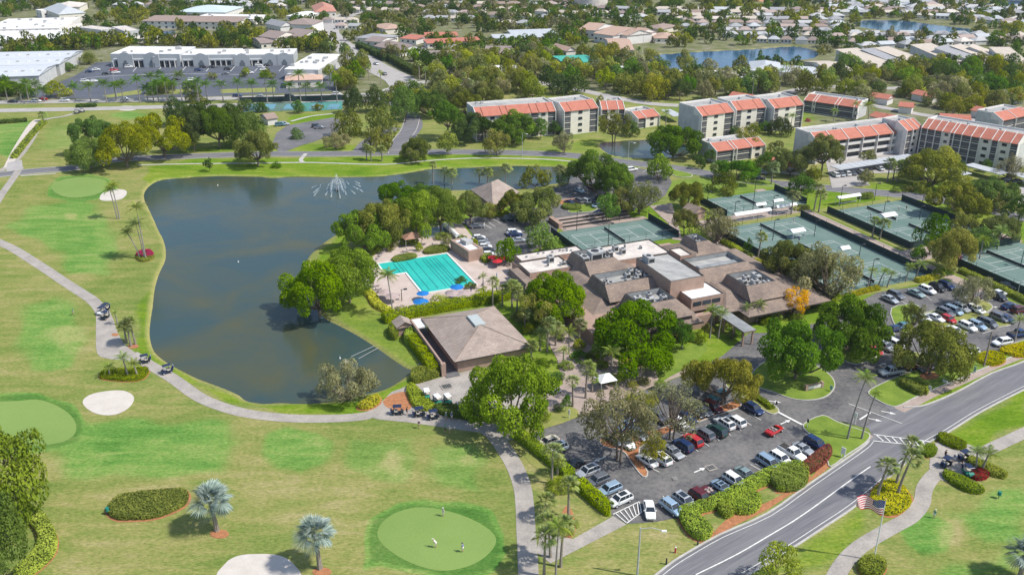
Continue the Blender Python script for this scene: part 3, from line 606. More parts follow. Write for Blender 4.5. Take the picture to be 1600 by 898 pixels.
def frond_fan(name, length=1.0, nseg=14, pet=0.45, spread=2.5, droop=0.3, seed=0):
    rng = np.random.default_rng(seed); V = []; F = []; T = []
    c = np.array([pet*length, 0, 0.08*length]); V += [np.array([0, -.012, 0]), np.array([0, .012, 0]), c+[0, .012, 0], c-[0, .012, 0]]; F.append((0, 1, 2, 3)); T += [0.9]*4
    for i in range(nseg):
        a = -spread/2 + spread*i/(nseg-1); l = (length*(1-pet*0.55))*(0.80+0.2*math.cos(a))*rng.uniform(0.9, 1.05)*0.72; wd = spread/nseg*0.42
        tt = rng.uniform(0.1, 0.95); k = len(V)
        m1 = c+np.array([math.cos(a-wd)*l*.6, math.sin(a-wd)*l*.6, -droop*l*0.15]); m2 = c+np.array([math.cos(a+wd)*l*.6, math.sin(a+wd)*l*.6, -droop*l*0.05+0.02]); tip = c+np.array([math.cos(a)*l, math.sin(a)*l, -droop*l*0.6])
        V += [c, m1, tip, m2]; F.append((k, k+1, k+2, k+3)); T += [tt]*4
    return V, F, T
def vft_mesh(name, V, F, T):
    me = bpy.data.meshes.new(name); me.from_pydata([tuple(v) for v in V], [], F); a = me.attributes.new('tint', 'FLOAT', 'POINT'); a.data.foreach_set('value', np.array(T, np.float32)); me.materials.append(None); return me
FRONDS = {'feather': [vft_mesh('frond', *frond_feather('f', seed=s)) for s in (1, 2)], 'fan': [vft_mesh('frond', *frond_fan('f', seed=s)) for s in (1, 2)],
          'bismarck': [vft_mesh('frond', *frond_fan('f', 1.0, 20, 0.42, 3.7, 0.25, seed=s)) for s in (3, 4)]}
def frond_set(kind, seed):
    rng = np.random.default_rng(seed); out = []
    if kind == 'feather': n, el = 17, (-0.35, 1.15)
    elif kind == 'fan': n, el = 30, (-0.75, 1.35)
    else: n, el = 34, (-0.7, 1.4)
    for i in range(n):
        e = el[0] + (el[1]-el[0])*((i+0.5)/n)**0.85; a = i*2.39996 + rng.uniform(-.2, .2); L_ = rng.uniform(0.85, 1.1)*(1-0.15*max(e, 0))
        out.append((i % 2, a, e, rng.uniform(-.5, .5), L_))
    return out
def palm_head(kind, seed):
    V = []; F = []; T = []
    for k, a, e, roll, L_ in frond_set(kind, seed):
        M = Matrix.Rotation(a, 4, 'Z') @ Matrix.Rotation(-e, 4, 'Y') @ Matrix.Rotation(roll, 4, 'X') @ Matrix.Scale(L_, 4); me = FRONDS[kind][k]; b = len(V)
        V += [tuple(M @ v.co) for v in me.vertices]; F += [tuple(b+i for i in p.vertices) for p in me.polygons]; T += [d.value for d in me.attributes['tint'].data]
    return vft_mesh('fronds', V, F, T)
HEADS = {k: [palm_head(k, s) for s in (1, 2, 3)] for k in ('feather', 'fan')}
def lite_head(kind, seed):
    rng = np.random.default_rng(seed); V = []; F = []; T = []
    for i in range(13 if kind == 'feather' else 20):
        e = -0.5 + 1.6*((i+.5)/(13 if kind == 'feather' else 20)); a = i*2.4; d = np.array([math.cos(a)*math.cos(e), math.sin(a)*math.cos(e), math.sin(e)]); s = np.array([-math.sin(a), math.cos(a), 0]); k = len(V)
        m = d*0.55+[0, 0, 0.06]; t = d*0.98-[0, 0, 0.32 if kind == 'feather' else 0.1]; w = 0.13 if kind == 'feather' else 0.22
        V += [np.zeros(3), m-s*w, m+[0, 0, .05], m+s*w, t]; F += [(k, k+1, k+2), (k, k+2, k+3), (k+1, k+4, k+2), (k+2, k+4, k+3)]; T += [rng.uniform(.1, .9)]*5
    return vft_mesh('fronds', V, F, T)
LITE = {k: [lite_head(k, s) for s in (1, 2)] for k in ('feather', 'fan')}
def pole_mesh(name, pts, rs, n=7):
    q = MB(); q.tube(pts, rs, n); me = q.mesh(name, True); me.materials.append(None); return me
PTR = [pole_mesh('trunk', [(0,0,0), (0.0,0,0.06), (b*0.4,0,0.4), (b,0.0,0.75), (b*1.2,0,1.0)], [1.5, 1.1, 1.0, 0.95, 0.85]) for b in (0.0, 0.3, -0.3)]
_pk = [0]
def palm(u, vb, vt, w, kind, label, leaf=None, detail=False, lean=0, name='palm_tree', group=None, tr=None, bark=None, lite=False, cat='palm tree', world=None, h=None, rad=None):
    """palm standing at (u,vb); vt is the row of the middle of its head; w the head's width in pixels; lean: pixels the head sits right of the foot"""
    p = Vector((*world, 0)) if world else G(u, vb); hh = h if h else HT(u, vb, vt); R = rad if rad else w/2/(PXM(vb)*1.0)
    _pk[0] += 1; i = _pk[0]; r = empty(name, (p.x, p.y, 0), 0, label, cat, group)
    lx = lean/PXM(vb); top = Vector((lx, 0, hh))
    r0 = tr or (0.20 if kind == 'fan' else 0.15 if kind == 'feather' else 0.28)
    n = 4; pts = [top*(k/n) for k in range(n+1)]
    pts = [Vector((lx*(k/n)**1.6, 0, hh*k/n)) for k in range(n+1)]
    if lite: pts = [pts[0], pts[-1]]
    q = MB(); q.tube(pts, [r0*(1.35-0.45*min(1, k*1.3/(len(pts)-1))) if k else r0*1.5 for k in range(len(pts))], 6 if not lite else 4)
    q.build('trunk', bark or (BARKG if kind == 'feather' else PALMB), r)
    lf = L[leaf or ('palm' if kind == 'feather' else 'fan' if kind == 'fan' else 'silver')]
    if detail:
        for k, a, e, roll, L_ in frond_set(kind, i):
            o = put('frond', FRONDS[kind][k], pts[-1], 0, r, R*L_*1.22, lf); o.rotation_euler = (Matrix.Rotation(a, 4, 'Z') @ Matrix.Rotation(-e, 4, 'Y') @ Matrix.Rotation(roll, 4, 'X')).to_euler()
    elif lite: put('fronds', LITE[kind][i % 2], pts[-1], i*1.7, r, R*1.25, lf)
    else: put('fronds', HEADS[kind][i % 3], pts[-1], i*1.7, r, R*1.28, lf)
    return r
# ---- hedges and shrub beds: leaf sprays over a solid dark core
def hedge_mesh(poly, h, seed, leaf=0.15, dens=44, top_var=0.06, rnd=0.25):
    rng = np.random.default_rng(seed); P = poly if area(poly) > 0 else poly[::-1]; A = abs(area(P)); per = sum(math.dist(P[i], P[(i+1) % len(P)]) for i in range(len(P)))
    xs = [p[0] for p in P]; ys = [p[1] for p in P]; nt = int(min(A*dens, 30000)); X = rng.uniform(min(xs), max(xs), nt*4); Y_ = rng.uniform(min(ys), max(ys), nt*4)
    sd = sdist(X, Y_, P); m = sd < -0.02; X, Y_, sd = X[m][:nt], Y_[m][:nt], sd[m][:nt]
    e = np.clip(-sd/rnd, 0, 1); Z = h*(0.80+0.20*np.sqrt(e)) + rng.normal(size=len(X))*top_var*h*0.5 + 0.10*h*np.sin(X*1.9+Y_)*np.sin(Y_*1.7)
    T1 = np.stack([X, Y_, Z], 1); N1 = np.stack([rng.normal(size=len(X))*.5, rng.normal(size=len(X))*.5, np.ones(len(X))], 1)
    ns = int(min(per*h*dens*1.1, 24000)); k = rng.uniform(0, per, ns); acc = 0; SX = np.zeros(ns); SY = np.zeros(ns); NX = np.zeros(ns); NY = np.zeros(ns)
    for i in range(len(P)):
        a, b = P[i], P[(i+1) % len(P)]; d = math.dist(a, b); q = (k >= acc) & (k < acc+d)
        if d > 0: t = (k[q]-acc)/d; SX[q] = a[0]+(b[0]-a[0])*t; SY[q] = a[1]+(b[1]-a[1])*t; NX[q] = (b[1]-a[1])/d; NY[q] = -(b[0]-a[0])/d
        acc += d
    zz = rng.uniform(0.03, 1, ns); bul = 0.10*np.sin(zz*PI) + rng.normal(size=ns)*0.05
    T2 = np.stack([SX+NX*bul, SY+NY*bul, zz*h*0.92], 1); N2 = np.stack([NX, NY, np.full(ns, 0.25)], 1) + rng.normal(size=(ns, 3))*.45
    Pn = np.concatenate([T1, T2]); Nn = np.concatenate([N1, N2])
    tint = 0.5 + 0.25*np.sin(Pn[:, 0]*0.9+seed)*np.sin(Pn[:, 1]*1.1) + rng.normal(size=len(Pn))*0.22
    return leaf_mesh('foliage', Pn, Nn, leaf, tint, rng)
CORE = surf('hedge_core', (0.07,0.10,0.015), 1.0, 0.1, 2)
_hs = [100]
def hedge(pts, h, leaf, label, w=None, name='hedge', cat='hedge', group=None, ls=0.15, dens=44, sm=3, mulch=None, world=False, closed=True, z=0.0):
    """pts in pixels: an outline, or with w the middle line of a clipped hedge w metres wide"""
    _hs[0] += 1
    P = [tuple(p) for p in pts] if world else GP(pts)
    if w:
        Lf, Rt = ribbon(smooth(P, sm) if sm else P, w); poly = [tuple(p) for p in Lf] + [tuple(p) for p in Rt[::-1]]
    else: poly = smooth(P, sm, True) if sm else P
    if area(poly) < 0: poly = poly[::-1]
    c = Vector((sum(p[0] for p in poly)/len(poly), sum(p[1] for p in poly)/len(poly))); poly = [(p[0]-c.x, p[1]-c.y) for p in poly]
    r = empty(name, (c.x, c.y, z), 0, label, cat, group)
    core = offset(poly, min(0.16, 0.2*h)); mb = MB(); mb.prism(core, 0.0, h*0.72, top=False); tri_poly(mb, core, h*0.72); mb.build('branches', CORE, r)
    me = hedge_mesh(poly, h, _hs[0], ls, dens); me.materials.append(L[leaf]); put('foliage', me, parent=r)
    if mulch: sheet('mulch_bed', [(p[0]+c.x, p[1]+c.y) for p in offset(poly, -mulch)], MULCH, z=0.022 + (_hs[0] % 9)*0.004)
    return r
def shrub(u, v, w, h, leaf, label, name='shrub', group=None, cat='shrub', kind='ball', world=None, **kw):
    p = Vector((*world, 0)) if world else G(u, v); R = w/2/PXM(v) if w > 5 or not world else w
    i = _pick['s'] = _pick.get('s', 0)+1; cm, tm = CR[kind][i % len(CR[kind])]
    r = empty(name, (p.x, p.y, 0), i*2.1, label, cat, group)
    put('foliage', cm, (0, 0, h*0.10), 0, r, (R, R, h/1.08), L[leaf]); put('stems', tm, (0, 0, h*0.10), 0, r, (R*0.8, R*0.8, h*0.8), BARK)
    return r
# ================================================================ PLANTING, traced tree by tree
T = tree
# u, foot row, top row, width, leaf, kind, label
TREES = [
 (14,806,655,158,'hedged','dense','big dark yellow-green tree cut by the left edge beside the putting green'),
 (0,915,775,120,'green','dense','dense green tree in the bottom left corner behind the curved hedge'),
 (543,626,557,90,'brown','airy','sparse brownish tree leaning over the southern end of the lake'),
 (798,672,543,158,'bright','broad','large bright green domed tree beside the golf cart plaza'),
 (500,492,394,118,'bright','broad','wide bright green tree whose shadow falls on the lake beside the pool'),
 (548,472,374,104,'bright','broad','bright green tree with orange blossom at its top, west of the swimming pool'),
 (528,470,392,60,'yellow','broad','yellow-green tree between the two wide trees on the lake point'),
 (568,392,320,85,'bright','broad','bright green tree on the shore north west of the pool deck'),
 (602,382,302,86,'yellow','broad','olive-green rounded tree behind the pool gazebo'),
 (655,368,290,90,'bright','broad','bright green tree north of the pool beside the lake arm'),
 (690,360,285,80,'bright','broad','bright green tree nearest the hip roofed hall north of the pool'),
 (625,325,277,70,'green','broad','green tree standing on the shore behind the pool grove'),
 (668,322,282,60,'bright','broad','light green tree at the back of the pool grove'),
 (735,350,292,60,'olive','broad','dark olive tree left of the hip roofed hall'),
 (766,345,318,26,'olive','small','small olive tree in front of the hip roofed hall'),
 (840,345,285,82,'olive','broad','large dark olive tree right of the hip roofed hall'),
 (800,338,292,50,'olive','broad','olive tree at the corner of the hip roofed hall'),
 (836,292,260,44,'olive','small','small olive tree on the shore of the lake arm'),
 (928,300,226,96,'green','broad','huge green spreading tree between the lake arm and the small car park'),
 (962,318,250,60,'bright','broad','bright green tree overhanging the small car park'),
 (1028,282,245,48,'bright','small','bright green tree at the head of the striped bays by the street'),
 (1000,335,280,60,'olive','airy','olive tree behind the tiered steps of the show court'),
 (970,335,288,48,'olive','broad','dark olive tree left in the pair behind the show court'),
 (1072,328,276,58,'olive','broad','olive tree at the north corner of the show court'),
 (1068,368,322,44,'olive','broad','olive tree beside the corner fence of the show court'),
 (1118,378,325,78,'brown','airy','sparse brownish tree between the clubhouse and the tennis courts'),
 (1152,282,240,72,'green','broad','dense green tree beside the street below the red roofed low house'),
 (1130,300,271,48,'olive','small','pale green tree on the lawn north of the first tennis court'),
 (1050,246,186,88,'green','broad','dense deep green tree on the far bank of the small pond'),
 (805,222,167,76,'green','broad','green tree standing in front of the left red roofed condominium'),
 (650,252,209,52,'olive','broad','round olive tree left of the three on the north lawn'),
 (700,243,205,36,'yellow','small','smaller yellow-green tree, middle of the three on the north lawn'),
 (775,243,205,40,'yellow','small','yellow-green tree, right of the three on the north lawn'),
 (404,259,195,68,'olive','broad','lone olive-green tree by the lakeside sidewalk'),
 (142,264,203,72,'bright','broad','green tree, leftmost beside the street end with its trunk in shade'),
 (200,262,180,90,'yellow','broad','big yellow tree with spring leaves above the street bend'),
 (256,246,166,86,'yellow','broad','pale yellow tree right of the big yellow one'),
 (150,240,173,66,'green','broad','dark green tree behind the big yellow tree'),
 (305,235,165,66,'dark','broad','dark evergreen right of the pale yellow tree'),
 (345,232,160,72,'green','broad','dark evergreen, middle of the grove north of the lake'),
 (385,228,168,60,'green','dense','green tree closing the grove beside the forked parking lot'),
 (325,205,150,70,'dark','broad','dark tree at the back of the grove behind the sand bunker'),
 (280,195,152,48,'dark','dense','dark tree at the back left of the grove'),
 (365,200,162,46,'dark','dense','dark tree at the back right of the grove'),
 (328,268,246,15,'dark','tiny','little dark tree alone on the north bank of the lake'),
 (545,212,168,46,'olive','ball','round clipped olive tree at the gate, left of the pair'),
 (597,212,163,52,'olive','ball','round clipped olive tree at the gate, right of the pair'),
 (528,232,203,46,'brown','airy','pinkish bare twigged tree beside the forked parking lot'),
 (590,235,201,40,'olive','small','olive tree on the traffic island north of the street'),
 (464,217,198,22,'green','ball','small round tree on the island of the forked parking lot'),
 (465,177,158,24,'green','small','small dark tree between the blue sport courts and the footpath'),
 (552,178,132,40,'dark','dense','tall dark tree, left in the screen behind the clipped pair'),(588,175,133,42,'dark','dense','tall dark tree, right in the screen behind the clipped pair'),
 (634,190,134,50,'green','dense','tall green tree right of the gate drive'),
 (672,182,132,60,'green','broad','tall green tree left in the wood beside the condominiums'),
 (700,218,150,60,'green','broad','tall tree with bare lower limbs at the edge of the wood'),
 (735,222,168,56,'dark','broad','dark tree right in the wood beside the condominiums'),
 (728,180,135,60,'olive','broad','olive tree at the back of the wood beside the condominiums'),
 (758,165,122,64,'olive','broad','wide olive tree behind the left condominium'),
 (865,500,418,112,'bright','broad','yellow-green domed tree against the west wing of the clubhouse'),
 (842,512,452,84,'golden','airy','feathery golden-green tree in front of the west wing'),
 (990,560,466,150,'green','broad','great spreading fig tree over the clubhouse garden'),
 (952,528,488,60,'green','broad','darker green crown joined to the great fig on its left'),
 (1052,545,492,60,'green','broad','green tree on the garden lawn right of the great fig'),
 (1130,632,540,112,'golden','broad','tall golden-green oak at the top of the main car park'),
 (1240,592,486,130,'green','broad','large dark green tree on the rounded grass island'),
 (1326,550,455,128,'green','broad','large green fig on the grass island beside the red sports car'),
 (1222,442,368,72,'olive','broad','olive tree behind the rooftop terrace by the tennis courts'),
 (1292,468,378,122,'brown','airy','large hazy olive tree in front of the tennis courts'),
 (1262,446,378,80,'olive','broad','dense olive tree left of the large hazy one by the courts'),
 (1240,492,444,52,'flower','airy','leafless tree covered in yellow blossom at the corner of the clubhouse'),
 (1452,585,490,118,'olive','broad','wide olive tree on the verge in front of the east car park'),
 (1420,530,468,36,'olive','airy','narrow upright olive tree in the east car park'),
 (1520,480,426,66,'brown','airy','sparse brownish tree at the far side of the east car park'),
 (1482,424,348,84,'golden','broad','golden-yellow tree between the tennis courts'),
 (1452,398,336,50,'green','small','green tree just left of the golden one between the courts'),
 (1495,338,275,92,'olive','broad','dark olive tree on the lawn beyond the twin tennis courts'),
 (1542,325,268,82,'green','broad','bright flat topped green tree beyond the twin tennis courts'),
 (1457,290,222,104,'yellow','broad','big yellow-green tree by the carport roofs'),
 (1283,276,203,66,'olive','broad','tall olive tree in front of the white end wall of the long condominium'),
 (1351,289,264,26,'brown','small','small round tree on the island before the carports'),
 (1575,282,236,52,'brown','bare','bare brown tree at the right edge beside the carports'),
 (1562,378,328,58,'olive','broad','dark olive tree at the right edge above the last tennis court'),
 (1500,372,335,40,'olive','small','olive tree behind the golden tree beyond the fence'),
 (968,718,600,118,'brown','airy','sparse grey-green tree on the bark island, left in the main car park'),
 (1052,688,588,108,'brown','bare','nearly bare tree on the bark island in the middle of the main car park'),
 (1000,650,612,70,'golden','airy','thin olive tree by the drop-off kerb'),
 (1022,722,676,50,'golden','airy','small yellow-green tree between the parked cars of the centre row'),
 (845,392,350,52,'bright','small','lime green bushy tree beside the show court fence'),
 (790,410,375,46,'bright','small','lime green bushy tree behind the red parasols'),
 (884,642,617,17,'green','small','little round tree beside the bark bed west of the main car park'),
 (1213,912,846,66,'hedge' ,'ball','round clipped tree at the bottom edge beside the parkway'),
 (938,190,150,40,'olive','small','tree between the two condominium wings'),(958,225,168,52,'olive','airy','thin olive tree in front of the small red roofed house'),
 (880,240,203,40,'brown','airy','brown twigged tree on the near bank under the left condominium'),
 (1218,212,180,34,'dark','dense','dark round tree against the wall of the middle condominium'),
 (1235,275,225,56,'olive','broad','olive tree in the gap beside the long condominium'),
 (1160,238,205,50,'olive','small','low olive tree behind the low red roofed house'),
 (948,345,303,40,'green','small','green tree by the tiered steps'),
 (1110,255,232,20,'green','tiny','little tree on the bank beside the low red house'),
 (1168,402,375,14,'green','tiny','thin young tree between hedge and fence'),
]
TREES += [(1210,250,222,40,'olive','small','olive tree below the lawn beside the middle condominium'),(1195,262,238,34,'green','small','green tree beside the low red shelter'),(1252,300,270,40,'green','small','dark green tree between the street and the first courts'),(1268,285,262,30,'olive','small','olive tree on the corner of the condominium drive'),
 (1440,300,282,30,'olive','small','small olive tree on the strip between street and carports'),(1545,330,300,40,'olive','small','olive tree behind the flat topped one'),(1590,345,305,44,'green','small','green tree at the right edge by the street'),(1575,310,285,36,'olive','small','olive tree at the right edge below the bare one'),(1432,412,385,26,'green','small','dark green tree at the left foot of the golden tree'),(1530,395,355,40,'green','small','green tree between the golden tree and the last court'),
 (985,212,190,34,'dark','small','dark shrubby tree at the end of the small red house'),(1075,226,200,30,'dark','small','dark tree on the pond bank under the grey end wall'),(1090,262,240,26,'dark','tiny','dark bush against the wall of the low red house'),(1148,214,196,22,'dark','small','dark green shrub tree at the foot of the middle condominium'),(1175,210,192,24,'olive','small','olive shrub tree at the foot of the middle condominium'),(1195,208,190,18,'green','small','green shrub tree at the foot of the middle condominium'),
 (758,222,178,36,'dark','broad','dark tree at the left end of the left condominium'),(845,216,186,30,'green','small','green tree against the left condominium wall'),(868,212,190,22,'green','small','small green tree at the recess of the left condominium'),(1268,255,228,24,'olive','small','olive tree against the blank end wall'),(1355,258,235,24,'olive','small','olive tree in front of the open galleries'),(1490,270,248,28,'green','small','green tree in front of the long four storey block'),(1540,268,250,20,'green','small','green tree tight against the long four storey block'),
 (90,152,128,40,'yellow','small','yellow-green tree by the boulevard at the left'),(10,150,118,40,'green','small','green tree at the left edge by the boulevard'),(45,152,132,28,'green','small','green tree beside the one at the left edge'),(84,112,97,26,'brown','small','brown tree before the grey warehouse'),(110,112,99,26,'green','small','green tree before the grey warehouse'),(140,100,80,34,'olive','airy','grey-green tree between warehouse and store'),(305,160,146,30,'olive','small','olive tree on the boulevard verge'),(385,172,155,30,'green','small','green tree at the left end of the sport courts'),(410,175,160,22,'dark','small','dark tree before the left sport court'),(495,172,160,18,'olive','tiny','small olive tree between the sport courts'),(246,146,126,34,'green','small','green tree among the boulevard palms, left'),(262,147,124,30,'olive','small','olive tree among the boulevard palms, right'),(300,146,128,28,'green','small','green tree before the parked cars of the mall'),
 (330,124,112,16,'olive','tiny','small tree in the mall car park, middle'),(250,120,110,14,'green','tiny','small tree in the mall car park, left'),(385,120,106,20,'yellow','tiny','yellow tree in the mall car park'),(420,122,105,22,'olive','tiny','olive tree beside the deep white store'),(515,126,100,22,'yellow','small','yellow-green tree behind the bank pavilion'),(212,102,92,12,'green','tiny','green tree before the large grey store, left'),(247,101,90,12,'green','tiny','green tree before the large grey store, middle'),(290,100,89,12,'green','tiny','green tree before the middle store'),(330,99,88,12,'green','tiny','green tree before the middle store, right')]
for (u, vb, vt, w, leaf, kind, lab) in TREES:
    T(u, vb, vt, w, leaf, lab, kind)
# flowering cap on the lake point tree
PALMS = [  # u, foot, head row, width, kind, lean, label
 (187,342,292,26,'feather',-3,'young coconut palm right of the pair by the small bunker'),(183,342,298,22,'feather',-3,'young coconut palm left of the pair by the small bunker'),
 (228,405,326,34,'feather',-1,'tallest of the three coconut palms by the red flower bed'),(226,404,352,34,'feather',-4,'middle coconut palm in the red flower bed'),(219,404,364,26,'feather',-13,'leaning short coconut palm in the red flower bed'),
 (212,538,504,26,'fan',-4,'right palm of the clump beside the widened cart path'),(205,541,508,26,'fan',-1,'centre palm of the clump beside the widened cart path'),(198,536,511,22,'fan',0,'left palm of the clump beside the widened cart path'),(184,507,489,14,'feather',-1,'small palm at the edge of the widened cart path'),
 (172,588,574,24,'feather',0,'bushy low palm at the left end of the island hedge'),(200,588,560,28,'feather',-3,'bushy palm in the middle of the island hedge'),(215,588,569,24,'feather',-3,'bushy palm at the right end of the island hedge'),
 (862,755,706,34,'fan',1,'thin trunked palm behind the long hedge of the car park'),(871,742,720,26,'fan',0,'shorter palm touching the thin trunked one behind the hedge'),(888,806,757,34,'fan',-1,'palm over the round shrub bed beside the hedge'),
 (852,812,783,34,'fan',0,'palm above the cart path beside the mulched bed'),(850,900,838,40,'fan',1,'palm left in the cluster at the bottom of the cart path'),(868,905,824,44,'feather',3,'tallest palm in the cluster at the bottom of the cart path'),(876,885,818,36,'fan',3,'palm right in the cluster at the bottom of the cart path'),(860,870,815,36,'fan',-6,'palm at the back of the cluster at the bottom of the cart path'),
 (1324,686,592,40,'feather',12,'tall slender palm on the corner lawn, left of two'),(1346,686,616,20,'feather',9,'tall slender palm with a small head on the corner lawn, right of two'),
 (1370,778,728,36,'fan',7,'leftmost of the three palms in the yellow bed by the flag'),(1402,774,716,38,'fan',10,'middle palm in the yellow bed by the flag'),(1399,759,694,34,'fan',12,'tallest palm in the yellow bed by the flag'),
 (1524,734,706,30,'feather',-4,'left palm over the golf cart stop'),(1534,736,710,38,'feather',4,'right palm over the golf cart stop'),
 (855,550,506,26,'fan',1,'slim palm right of the cart barn'),(889,553,520,32,'feather',-1,'feathery palm in the clubhouse garden path'),(915,622,575,28,'fan',1,'palm with a tall thin trunk beside the white canopy'),(955,588,550,36,'feather',0,'feathery palm in front of the great fig'),
 (895,635,596,24,'fan',-2,'palm leaning over the walk beside the big bright tree'),(844,547,524,26,'fan',-2,'pale palm at the eastern corner of the cart barn'),(878,512,484,28,'fan',0,'pale palm under the yellow-green domed tree'),(800,480,448,26,'fan',0,'pale palm at the north corner of the cart barn'),(808,486,455,22,'fan',0,'second pale palm at the north corner of the cart barn'),
 (1109,528,486,30,'feather',1,'left palm of the pair at the clubhouse front'),(1122,528,490,28,'feather',3,'right palm of the pair at the clubhouse front'),(1166,504,480,22,'feather',0,'left palm of the pair right of the entrance canopy'),(1182,504,476,24,'feather',3,'right palm of the pair right of the entrance canopy'),
 (614,494,432,36,'feather',-5,'tall coconut palm in front of the swimming pool'),(637,368,337,22,'fan',-1,'tall pale trunked palm left of the gazebo'),(649,368,346,24,'fan',3,'pale trunked palm just right of the gazebo roof'),(703,368,347,26,'feather',-2,'palm beside the white slides at the back of the pool'),
 (1184,404,371,20,'fan',2,'lone palm between the terrace roof and the courts'),(1236,335,306,22,'fan',0,'pale palm beside the canopy of the first courts'),(1272,328,296,22,'fan',2,'palm at the far corner of the first courts'),(1279,332,305,20,'fan',0,'second palm at the far corner of the first courts'),
 (1363,370,346,18,'fan',0,'left palm beside the fence of the twin courts'),(1374,374,350,20,'fan',4,'right palm beside the fence of the twin courts'),(1355,452,424,20,'feather',3,'first palm in the row before the lowest tennis court'),(1372,448,424,18,'feather',6,'second palm in the row before the lowest tennis court'),(1386,449,428,18,'feather',4,'third palm in the row before the lowest tennis court'),(1415,440,417,20,'feather',3,'fourth palm in the row before the lowest tennis court'),(1430,437,413,22,'feather',4,'fifth palm in the row before the lowest tennis court'),
 (1558,390,362,30,'feather',0,'bushy palm behind the fence of the last court'),(1585,532,500,26,'feather',1,'palm in the yellow bed at the right edge'),
 (1113,290,262,14,'fan',0,'slim palm by the street above the first courts'),(677,286,258,14,'fan',0,'slim palm on the shore of the lake arm, westernmost'),(694,285,267,16,'fan',2,'short palm on the shore of the lake arm'),(706,288,270,18,'fan',0,'leaning short palm on the shore of the lake arm'),(749,286,270,16,'fan',0,'left palm of the three in front of the lake arm'),(762,288,270,18,'fan',0,'right palm of the three in front of the lake arm'),(790,292,264,20,'fan',0,'palm at the north corner of the hip roofed hall'),
 (875,300,266,20,'fan',-1,'palm with orange seed heads beside the lake arm'),(1120,205,186,20,'feather',0,'left palm before the middle condominium'),(1134,205,185,20,'feather',0,'right palm before the middle condominium'),(1235,205,182,16,'feather',0,'slim palm before the right bay of the middle condominium'),
 (1302,190,174,16,'feather',0,'palm before the long low red roofed house'),(1356,190,166,24,'feather',-3,'leaning palm at the end of the long low red roofed house'),(1395,282,262,20,'fan',0,'left palm of the clump before the carports'),(1386,284,256,22,'fan',0,'tallest palm of the clump before the carports'),(1402,284,258,20,'fan',2,'right palm of the clump before the carports'),
 (1210,272,240,22,'fan',0,'palm in the gap left of the long condominium'),(1222,270,246,20,'fan',0,'second palm in the gap left of the long condominium'),(1205,288,262,22,'fan',0,'palm by the street bend'),(1345,222,204,16,'fan',0,'palm against the balconies of the long condominium'),
 (1333,190,163,14,'feather',0,'very slim palm beyond the red roofed row'),(580,252,236,16,'fan',0,'palm on the traffic island'),(573,250,232,16,'fan',0,'second palm on the traffic island'),(597,252,235,16,'fan',0,'third palm on the traffic island'),(68,190,180,14,'fan',0,'tiny palm at the fork of the service paths'),
 (932,200,188,16,'fan',0,'slim palm beside the left condominium'),(1040,196,176,14,'feather',0,'slim palm between the condominiums'),(1530,405,375,22,'feather',0,'palm at the gate of the last courts'),(1490,410,388,18,'feather',0,'low palm beside the golden tree'),
 (830,565,540,24,'fan',0,'pale palm between the cart barn and the big bright tree'),(868,540,512,24,'fan',1,'palm over the garden path right of the barn'),(905,535,508,24,'fan',0,'palm between the west wing and the great fig'),(938,570,545,26,'feather',-1,'low feathery palm left of the great fig'),(925,612,590,20,'fan',0,'short palm beside the tall thin trunked one'),(820,515,490,22,'fan',0,'palm under the feathery golden tree'),(848,485,460,22,'fan',0,'palm in the gap before the west wing'),(1000,592,570,22,'feather',0,'low palm on the edge of the garden lawn'),(1065,545,522,22,'feather',2,'palm at the right foot of the great fig'),(880,568,548,22,'feather',0,'bushy palm in the bed by the garden path'),(785,478,452,20,'fan',0,'palm at the end of the long pool hedge'),(755,452,432,16,'feather',0,'small palm on the pool terrace'),
 (770,480,440,20,'fan',0,'palm beside the pool hedge end'),(722,345,322,18,'fan',0,'palm at the back of the pool grove'),(985,470,455,12,'fan',0,'small palm tight against the clubhouse wall'),
]
for (u, vb, vt, w, kind, lean, lab) in PALMS:
    palm(u, vb, vt, w, kind, lab, lean=lean, detail=(w >= 34 and vb > 500))
palm(339,829,782,66,'bismarck','silver blue fan palm between the clipped hedge bed and the bunker', detail=True, lean=-4, tr=.32)
palm(500,888,834,66,'bismarck','silver blue fan palm standing beside the sand bunker at the bottom', detail=True, lean=-3, tr=.32)
palm(1592,905,866,62,'bismarck','silver blue fan palm cut by the right edge of the frame', detail=True, tr=.3)
for u, v in ((343,834),(503,893)): sheet('mulch_bed', smooth(GP(ell(u, v, 15, 7, 12)), 2, True), MULCH, z=0.06)
# boulevard palms before the mall
for i, (u, vt) in enumerate([(12,137),(34,140),(60,134),(118,138),(142,136),(167,133),(182,136),(193,134),(219,127),(231,140),(248,133),(262,128),(272,134),(296,134),(311,130),(324,134),(349,134),(374,131),(396,133),(428,134),(454,136),(479,138),(503,138),(527,126),(240,122),(470,118),(418,120),(45,132),(70,142),(285,120)]):
    palm(u, 157+(i % 3)*2, vt-1, 25, 'feather', 'royal palm in the boulevard row in front of the shopping centre', group='royal palms along the boulevard', tr=.22, leaf='green')
